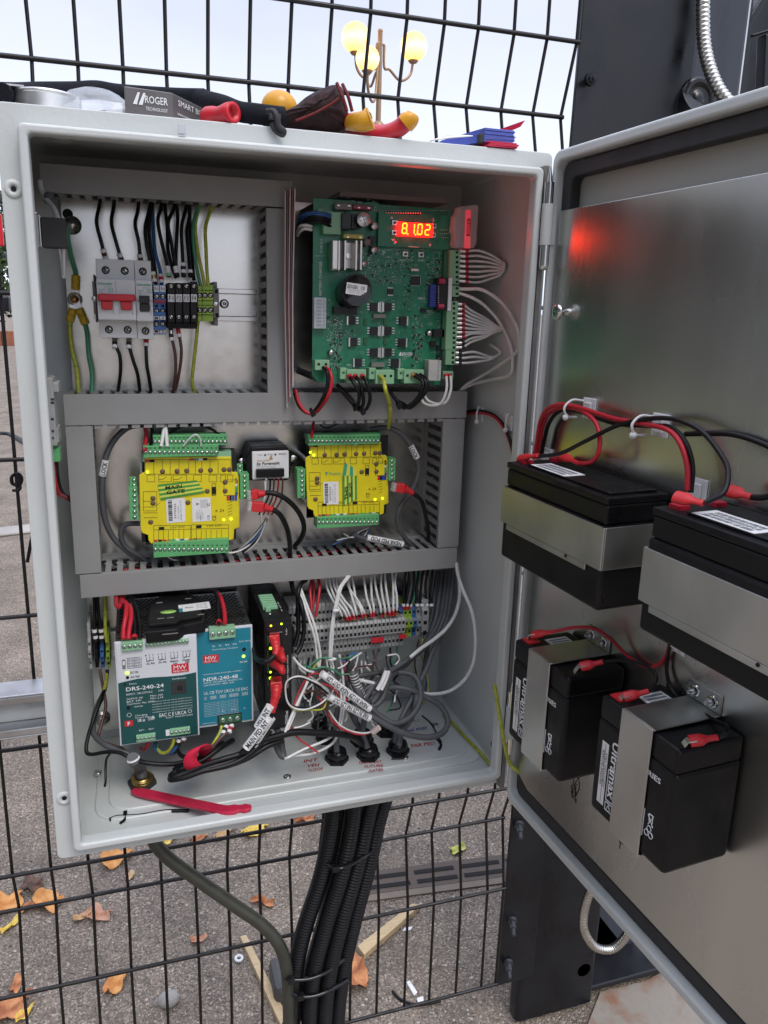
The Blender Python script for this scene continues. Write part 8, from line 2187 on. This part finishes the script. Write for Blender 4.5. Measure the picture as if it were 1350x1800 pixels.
for i,l_ in enumerate(paths): W_(w9(l_),.0034 if i != 4 else .003,'wire_grey','grey cable %s at the lower right' % ['highest in the bundle','curling back to the lettered sleeves','deepest, going to the front right gland','second, going to the front right gland','rearmost, running left under the grey row'][i],gG)
gL = 'grey cable loops over the glands'
loops = [
 [(600,770,.075),(640,800,.07),(720,850,.065),(820,890,.062),(920,910,.062),(1000,885,.065),(1025,825,.075),(990,750,.085),(920,705,.09),(840,670,.095),(760,655,.10),(715,660,.10)],
 [(630,745,.08),(680,800,.075),(760,835,.07),(840,800,.075),(885,730,.085),(885,650,.095),(850,595,.105),(780,580,.11),(710,600,.11),(650,650,.10),(600,720,.09)],
 [(620,765,.085),(670,740,.085),(700,700,.09),(718,650,.095),(730,590,.10),(715,555,.105)],
 [(585,700,.10),(620,660,.10),(665,635,.10),(700,600,.10),(708,560,.105)],
 [(560,830,.09),(555,790,.09),(575,770,.09),(605,780,.085),(600,830,.085),(590,890,.085)],
 [(870,690,.09),(860,760,.085),(830,830,.08),(790,880,.08),(780,950,.075)],
 [(470,760,.10),(460,830,.095),(465,900,.09),(465,980,.085)],
 [(500,600,.12),(520,700,.11),(545,800,.10),(590,880,.09),(620,960,.085)],
 [(150,850,.10),(178,900,.085),(190,960,.07),(195,1005,.06),(175,990,.065),(150,930,.08)],
]
nm_ = ['largest grey loop sweeping right round the glands','smaller grey loop inside the largest one','grey cable end rising behind the marker sleeves','second grey cable end rising behind the marker sleeves','small grey bend between the front glands','grey cable from the loops into the front right gland','grey cable rising from the front left gland','grey cable slanting into the middle gland','pale grey cable bent behind the patch cables']
for l_, s_ in zip(loops, nm_): W_(w9(l_),.0036,'wire_grey',s_,gL)
W_(w9([(1066,30,.16),(1080,110,.15),(1082,200,.14),(1062,290,.13),(1020,360,.12),(960,410,.115),(890,460,.11),(835,505,.105)]),.0023,'wire_white','white cable curving inwards from the trunking at the lower right')
W_(w9([(1070,30,.15),(1078,90,.13),(1105,170,.10),(1140,260,.085),(1162,350,.078),(1165,450,.075),(1150,540,.075),(1110,620,.08),(1040,670,.09),(960,688,.10),(880,682,.105),(790,665,.105),(720,652,.10),(640,634,.10),(575,618,.10)]),.0022,'wire_white','white sheathed cable swinging widest at the lower right')
for i,(x0_,y0_) in enumerate(((660,670),(690,665))):
    t = T('white_heatshrink', ['longer','shorter'][i]+' white tail on a grey cable end above the sleeves', 'sleeve', Q9(x0_,y0_,.085), None)
    m = MB(); m.tube([Q9(670+i*20,668,.080),Q9(695+i*16,625,.082),Q9(716+i*12,572,.085)],.0028 if i==0 else .0022,n=8); m.build('tail', MT['white'], t)
# thin multicolour cores
random.seed(12)
gC = 'thin multicoloured cores tangled over the glands'
cores = [
 ([(425,700,.075),(380,740,.07),(300,770,.065),(235,755,.065),(205,700,.065),(215,630,.065),(270,600,.065),(340,620,.07),(410,660,.072),(430,690,.075)],'wire_white'),
 ([(425,705,.075),(370,750,.072),(290,760,.068),(225,735,.068),(200,680,.068),(225,620,.068),(285,605,.068),(360,640,.072),(425,690,.075)],'wire_black'),
 ([(420,708,.078),(390,760,.072),(320,772,.07),(250,765,.07),(210,720,.07)],'wire_yg'),
 ([(400,590,.09),(340,590,.09),(300,620,.088),(270,700,.08),(240,780,.07),(230,850,.065),(270,910,.06),(330,960,.055),(370,985,.052)],'wire_red'),
 ([(480,870,.075),(430,820,.078),(400,740,.08),(370,690,.085),(310,670,.085),(260,700,.08)],'wire_brown'),
 ([(650,880,.07),(590,895,.07),(520,880,.072),(460,840,.075),(410,770,.08),(370,700,.085)],'wire_red'),
 ([(655,875,.07),(600,888,.07),(530,872,.072),(470,832,.075),(425,770,.08)],'wire_white'),
 ([(560,490,.12),(510,505,.115),(450,512,.11),(390,512,.11),(350,530,.105),(320,560,.10)],'wire_green'),
 ([(590,480,.12),(540,510,.115),(500,545,.11),(470,560,.11)],'wire_white'),
 ([(570,475,.12),(530,500,.118),(490,530,.115)],'wire_blue'),
 ([(640,540,.11),(590,555,.105),(550,570,.10),(545,600,.10),(560,640,.095)],'wire_white'),
 ([(650,545,.11),(600,550,.105),(560,560,.10),(550,590,.10)],'wire_brown'),
 ([(720,500,.11),(690,520,.11),(650,525,.11),(620,515,.115)],'wire_grey'),
 ([(715,495,.11),(720,530,.105),(725,565,.10)],'wire_black'),
 ([(720,495,.11),(770,490,.11),(778,520,.11),(755,550,.105)],'wire_white'),
 ([(730,490,.112),(775,495,.112),(770,530,.11)],'wire_brown'),
 ([(380,500,.115),(360,540,.11),(330,575,.10),(300,560,.10)],'wire_yg'),
 ([(300,540,.11),(340,560,.10),(400,555,.10),(450,570,.10),(490,590,.10),(540,585,.10)],'wire_green'),
 ([(250,860,.06),(290,850,.06),(330,832,.065)],'wire_white'),
 ([(900,410,.15),(890,480,.145),(905,540,.14),(920,600,.13),(925,680,.12),(900,740,.11)],'wire_yg'),
 ([(880,410,.15),(870,470,.15),(860,540,.145),(870,600,.14)],'wire_brown'),
 ([(910,560,.14),(915,620,.135),(912,680,.13)],'wire_blue'),
 ([(750,700,.12),(740,740,.11),(720,780,.10)],'wire_green'),
 ([(762,600,.12),(758,640,.115),(760,690,.11)],'wire_blue'),
 ([(700,660,.11),(740,675,.11),(775,710,.105),(783,760,.10),(730,772,.10)],'wire_black'),
 ([(360,640,.09),(400,640,.09),(440,655,.088),(470,700,.085),(480,760,.08)],'wire_red'),
 ([(300,690,.085),(350,672,.085),(400,690,.085),(440,740,.082)],'wire_brown'),
 ([(530,520,.11),(520,570,.105),(530,620,.10),(560,680,.095),(580,720,.09)],'wire_black'),
 ([(410,560,.10),(450,590,.10),(470,640,.095),(475,700,.09),(470,780,.085)],'wire_grey'),
 ([(310,650,.09),(290,700,.085),(265,760,.075),(235,830,.065),(205,900,.055)],'wire_white'),
]
CLB = ['white core forming the left ring beside the switch', 'black core inside the white left ring', 'green-yellow core at the bottom of the left ring', 'red core falling from the lettered sleeve to the floor', 'brown core rising left out of the tangle middle', 'red core ending at the clear cable end', 'white core ending at the clear cable end', 'green core running under the grey row from the right', 'white core crossing under the middle of the grey row', 'blue core tip under the middle of the grey row', 'white core curling over the screened cable', 'brown core curling over the screened cable', 'grey core tip under the right of the grey row', 'black core in front of the white cable tails', 'white core hooking right above the white cable tails', 'brown core hooking right above the white cable tails', 'green-yellow core under the left end of the grey row', 'green core running level over the screened cable', 'short white core lying on the floor by the left gland', 'green-yellow core hanging under the coloured blocks', 'brown core hanging under the coloured blocks', 'blue core hanging beside the grey bundle', 'green core beneath the smaller grey loop', 'blue core above the smaller grey loop', 'black core bending behind the right glands', 'red core between the two lettered sleeves', 'brown core below the lower lettered sleeve', 'black core dropping to the middle gland', 'grey core dropping to the left gland', 'white core slanting to the floor by the switch']
cn = {'wire_white':'white','wire_black':'black','wire_yg':'green-yellow','wire_red':'red','wire_brown':'brown','wire_green':'green','wire_blue':'blue','wire_grey':'grey'}
for i,(l_,mt__) in enumerate(cores): W_(w9(l_),.0011,mt__,CLB[i],gC,n=6)
m = MB()
m.tube([Q9(x,y,Y) for x,y,Y in ((545,575,.10),(552,610,.095),(565,650,.09),(580,690,.085),(590,715,.085))],.0050,n=12); props(m.build('braided_cable', MT['wire_grey']), 'stubby screened cable end with cores splaying upwards', 'cable')
m = MB()
for k in range(9): c = Q9(548+k*5,588+k*14,.094-k*.001); m.ring(c,(.3,0,-1),[(.0053,-.0008),(.0056,0),(.0053,.0008)],n=12)
props(m.build('cable_wrap', MT['wire_white']), 'white spiral of cores wound round the screened cable end', 'wire')

gE = 'thin wires hanging between the grey row and the glands'
random.seed(44)
EX = [('leftmost grey','wire_grey',265,505,300,760),('second, white','wire_white',300,500,345,800),('third, black','wire_black',325,505,330,700),('fourth, grey','wire_grey',350,500,400,790),('fifth, brown','wire_brown',395,505,380,720),('sixth, white','wire_white',410,500,455,780),('seventh, grey','wire_grey',455,500,430,820),('eighth, red','wire_red',500,495,520,700),
 ('ninth, black','wire_black',520,490,560,720),('tenth, grey','wire_grey',545,485,600,700),('eleventh, white','wire_white',575,480,560,690),('twelfth, grey','wire_grey',610,475,640,690),('thirteenth, brown','wire_brown',650,468,625,640),('fourteenth, grey','wire_grey',680,462,700,640),('fifteenth, black','wire_black',735,455,750,620),('rightmost green','wire_green',770,450,740,640),
 ('white, crossing to the right ring,','wire_white',285,520,420,690),('long white, crossing left,','wire_white',440,520,300,700),('pale, next to the screened cable,','wire_white',505,520,470,720),('white, nearest the clear stub,','wire_white',590,520,640,830),('white, by the braided end,','wire_white',560,530,520,800),('white, above the front left gland,','wire_white',480,620,430,880),('grey, above the rear glands,','wire_grey',330,560,370,860),('white, beside the small grey loop,','wire_white',620,500,760,700)]
for n_,mt__,x0_,y0_,x1_,y1_ in EX:
    a_, b2 = random.uniform(-28,28), random.uniform(-28,28)
    W_(w9([(x0_,y0_,.150),(x0_+a_*.5,y0_+(y1_-y0_)*.25,.145),(x0_+(x1_-x0_)*.5+a_,y0_+(y1_-y0_)*.5,.135),(x1_+b2,y0_+(y1_-y0_)*.8,.120),(x1_,y1_,.105),(x1_+b2*1.6,y1_+30,.10)]),.0013,mt__,'%s thin wire hanging below the grey terminal row' % n_,gE,n=6)
sleeve('long upside down sleeve reading NEAR IN and NEAR OUT',430+632/2.872,980+765/2.872,430+388/2.872,980+585/2.872,.062,.066,.0042,'NEAR IN LZR NEAR OUT LZR',.0046,'white lettered sleeves')
sleeve('lower upside down sleeve reading FAR IN and FAR OUT',430+632/2.872,980+812/2.872,430+425/2.872,980+702/2.872,.066,.070,.0042,'FAR IN LZR FAR LZR OUT',.0046,'white lettered sleeves')
t = T('cable_end', 'stripped translucent cable end lying on the largest grey loop', 'cable end', Q9(668,865,.06)); m = MB(); m.cyl(Q9(648,882,.062),Q9(678,858,.058),.0036,n=14); m.build('stub', M_('clear_stub',(.6,.5,.45),.3), t)
W_(w9([(195,905,.055),(215,850,.06),(250,770,.07),(300,660,.085),(320,620,.09)]),.0018,'wire_white','white wire rising from the floor behind the sleeves')
for i,l_ in enumerate(([(300,930,.05),(340,945,.05),(375,960,.05)],)): pass

# ================================================================== FLOOR: glands, writing, tools
gl_ = 'black cable glands in the cabinet floor'
def gland(px_, py_, lab, r=.0125, h=.016, up=0):
    c = UZ(px_,py_,FP); t = T('cable_gland', lab, 'cable gland', c, gl_)
    m = MB(); m.cyl(c, c+Vector((0,0,.005)), r*1.18, n=6, smooth=False); m.build('lock_nut', MT['black'], t, bevel=.0008)
    m = MB(); m.ring(c,(0,0,1),[(r*.98,.0051),(r*1.0,h*.55),(r*.95,h*.8),(r*.78,h*.95),(r*.5,h),(r*.45,h*.9),(0,h*.9)],n=10); m.build('dome', MT['black_gloss'], t)
    return c
gland(592,1336,'front left black gland above the red writing'); gland(647,1330,'front middle black gland'); gland(699,1322,'front right black gland')
gland(575,1300,'rear left black gland'); gland(636,1304,'rear middle black gland',.013); gland(678,1288,'rear right black gland'); gland(563,1278,'hindmost small black gland',.010)
def ground_text(s, x0, y0, x1, y1, h_, mat, par=None, ax=None):
    a, b__ = UZ(x0,y0,FP+.0006), UZ(x1,y1,FP+.0006); d = (b__-a); L = d.length; d.normalize(); up_ = Vector((-d.y,d.x,0))
    return text(s, a, d, up_, h_, MT[mat], par, name='handwriting', width=L, shear=.25, bold=.012)
fw = cab
ground_text('INT', 533,1338,560,1335, .0058,'ink_red',fw); ground_text('VEH', 541,1346,562,1344, .0058,'ink_red',fw); ground_text('+LOOP', 541,1354,568,1351, .0058,'ink_red',fw)
ground_text('NEAR', 526,1318,548,1315, .0052,'ink_red',fw); ground_text('LZR', 537,1325,555,1322,.0052,'ink_red',fw)
ground_text('DRIVE CAT', 631,1341,672,1338, .0052,'ink_red',fw); ground_text('FUTURE', 640,1348,674,1345, .0052,'ink_red',fw); ground_text('GATES', 648,1355,674,1352, .0052,'ink_red',fw)
ground_text('FAR POST', 714,1285,752,1279, .0062,'ink_blue',fw); ground_text('FAR PED', 722,1311,764,1306, .0068,'ink_red',fw)
ground_text('NEAR P', 710,1270,738,1266, .005,'ink_grey',fw)
m = MB(); m.tube([UZ(x,y,FP+.001) for x,y in ((742,1258),(758,1272),(768,1290),(776,1305))],.0010,n=6); m.tube([UZ(x,y,FP+.001) for x,y in ((768,1298),(775,1308),(772,1318))],.0018,n=6)
m.build('knockout_edge', MT['hole'], cab)
m = MB(); m.tube([UZ(688,1334,FP+.002),UZ(712,1333,FP+.002)],.0009,n=6); props(m.build('pin', MT['ink']), 'thin black pin lying right of the middle gland', 'pin')
c = UZ(250,1378,FP)
t = T('brass_gland', 'brass cable gland with a black hexagonal nut at the front left of the floor', 'cable gland', c)
m = MB(); m.cyl(c,c+Vector((0,0,.004)),.0165,n=6,smooth=False); m.build('nut', MT['seal'], t, bevel=.0006)
m = MB(); m.ring(c,(0,0,1),[(.0118,.0041),(.0118,.0055),(.0108,.006),(.0118,.0065),(.0118,.008),(.0108,.0085),(.0112,.0105),(.007,.011),(.006,.008)],n=28); m.build('thread', MT['brass'], t)
m = MB(); e_ = U(234,1334,.072); m.tube([c+Vector((0,0,.004)), c+Vector((-.002,.002,.02)), e_], .0068, n=16); o_ = m.build('cable_sheath', MT['wire_grey'], origin=c); props(o_, 'fat grey cable standing up out of the brass gland', 'cable')
m = MB(); m.ring(e_,(-.25,.1,1),[(.0069,-.001),(.0072,.0004),(.0056,.0008),(.0054,-.002)],n=18); m.build('cut_edge', MT['white'], o_)
W_(w8([(425,1085,.078),(405,1078,.078),(385,1065,.08)]),.0028,'wire_grey','grey core end bending over the cut cable')
W_(w8([(285,1060,.085),(265,1085,.08),(262,1140,.07),(260,1200,.062),(258,1235,.06)]),.0013,'wire_black','thin black wire hanging to the floor beside the brass gland')
m = MB()
# red plastic pry tool
zf = FZ+.004
P0, P1, P2, P3 = UZ(232,1390,zf+.006), UZ(320,1409,zf+.006), UZ(395,1424,.0085), UZ(442,1420,.0105)
t = T('pry_tool', 'long red plastic pry tool lying at the front of the cabinet floor', 'tool', P0)
m = MB(); sp_ = spline([P0,(P0+P1)/2,P1,(P1+P2)/2,P2,(P2+P3)/2,P3],4); vs = []; N = len(sp_)
for i,p in enumerate(sp_):
    f = i/(N-1); d = (sp_[min(i+1,N-1)]-sp_[max(i-1,0)]).normalized(); s = Vector((-d.y,d.x,0)).normalized(); w_ = (.0065*min(1,(.25+f*12)**.5) if f < .06 else .0065) * (1 if f < .82 else .72 if f < .9 else 1.0-.5*(f-.9)/.1)
    vs += [p+s*w_+Vector((0,0,.0022)), p-s*w_+Vector((0,0,.0022)), p-s*w_-Vector((0,0,.0022)), p+s*w_-Vector((0,0,.0022))]
m.add(vs,[(4*i+k,4*i+(k+1)%4,4*i+4+(k+1)%4,4*i+4+k) for i in range(N-1) for k in range(4)]+[(3,2,1,0),(4*N-4,4*N-3,4*N-2,4*N-1)],0)
mk('tool_red',(.50,.02,.06),.4)
m.build('tool_body', MT['tool_red'], t, bevel=.0014)
t = T('cable_tie', 'loose black cable tie lying flat at the front of the cabinet floor', 'cable tie', UZ(220,1435,FZ))
m = MB(); m.tube([UZ(x,y,FZ+.0016) for x,y in ((192,1441),(205,1436),(222,1435),(250,1433),(290,1426),(332,1425))],.0020,n=6,flat=.5); m.tube([UZ(x,y,FZ+.0016) for x,y in ((221,1435),(218,1442),(211,1447))],.0015,n=6); m.box(UZ(217,1438,FZ)+Vector((0,0,.0004)), UZ(224,1431,FZ)+Vector((0,0,.0048))); m.build('band', MT['black'], t)
# red and black pair on the right wall, upper
gR = 'red and black pair clipped to the right cabinet wall'
W_([(815,728,.18),(832,727,.155),(856,727,.130),(876,738,.112),(890,760,.098),(899,790,.086),(903,815,.078)],.0018,'wire_red','red lead of the pair running along the right wall',gR)
W_([(818,724,.18),(840,723,.155),(864,728,.128),(884,745,.108),(895,768,.094),(903,800,.080)],.0018,'wire_black','black lead of the pair running along the right wall',gR)
for q, l_, Yb in (((842,728),'left white tie base on the right cabinet wall',.150),((893,742),'right white tie base on the right cabinet wall',.092)):
    c = UX(q[0],q[1],W+b-.004); t = T('wall_tie', l_, 'tie mount', c, 'white tie bases on the right wall')
    m = MB(); m.box((W+b-.0019,c.y-.009,c.z-.009),(W+b-.0040,c.y+.009,c.z+.009)); m.build('pad', MT['white'], t, bevel=.0006)
    m = MB(); m.tube([c+Vector((.004,0,.008)),c+Vector((-.003,-.005,.009)),c+Vector((-.006,-.006,0)),c+Vector((-.004,-.005,-.009))],.0011,n=6); m.ball(c+Vector((-.005,-.005,-.008)),.0030,n=10); m.build('tie', MT['white'], t)

PART1 = {'bolts':'bolt','dimples':'dimple','bolt_holes':'bolt_hole','floor_studs':'floor_stud','plate_studs':'plate_stud','power_transistors':'power_transistor','transistor_tabs':'transistor_tab',
 'small_regulator':'small_regulator','shunt':'shunt','resistor':'resistor','face_studs':'face_stud','standoffs':'standoff','ear_screws':'ear_screw','mounting_ears':'mounting_ear','heatsink_screw':'heatsink_screw',
 'fuse_contacts':'fuse_contact','coil':'coil','indicator_holes':'indicator_hole','clip_ends':'clip_end','guard':'guard','face_windows':'face_window','hinge':'hinge','stitching':'stitching','header_strip':'header_strip','terminal':'terminal','rear_tray':'rear_tray','bars':'bar','ink_scribble':'ink_scribble','strips':'strip','spring':'spring','channel_cover':'channel_cover'}
for o in list(bpy.data.objects):
    if o.type != 'MESH' or not o.parent: continue
    bn = o.name.split('.')[0]
    if bn in PART1 and not o.children: explode(o, PART1[bn])
    elif bn in ('screws', 'screw_wells') and o.parent.get('category') and len(o.data.polygons) < 260: explode(o, bn[:-1])
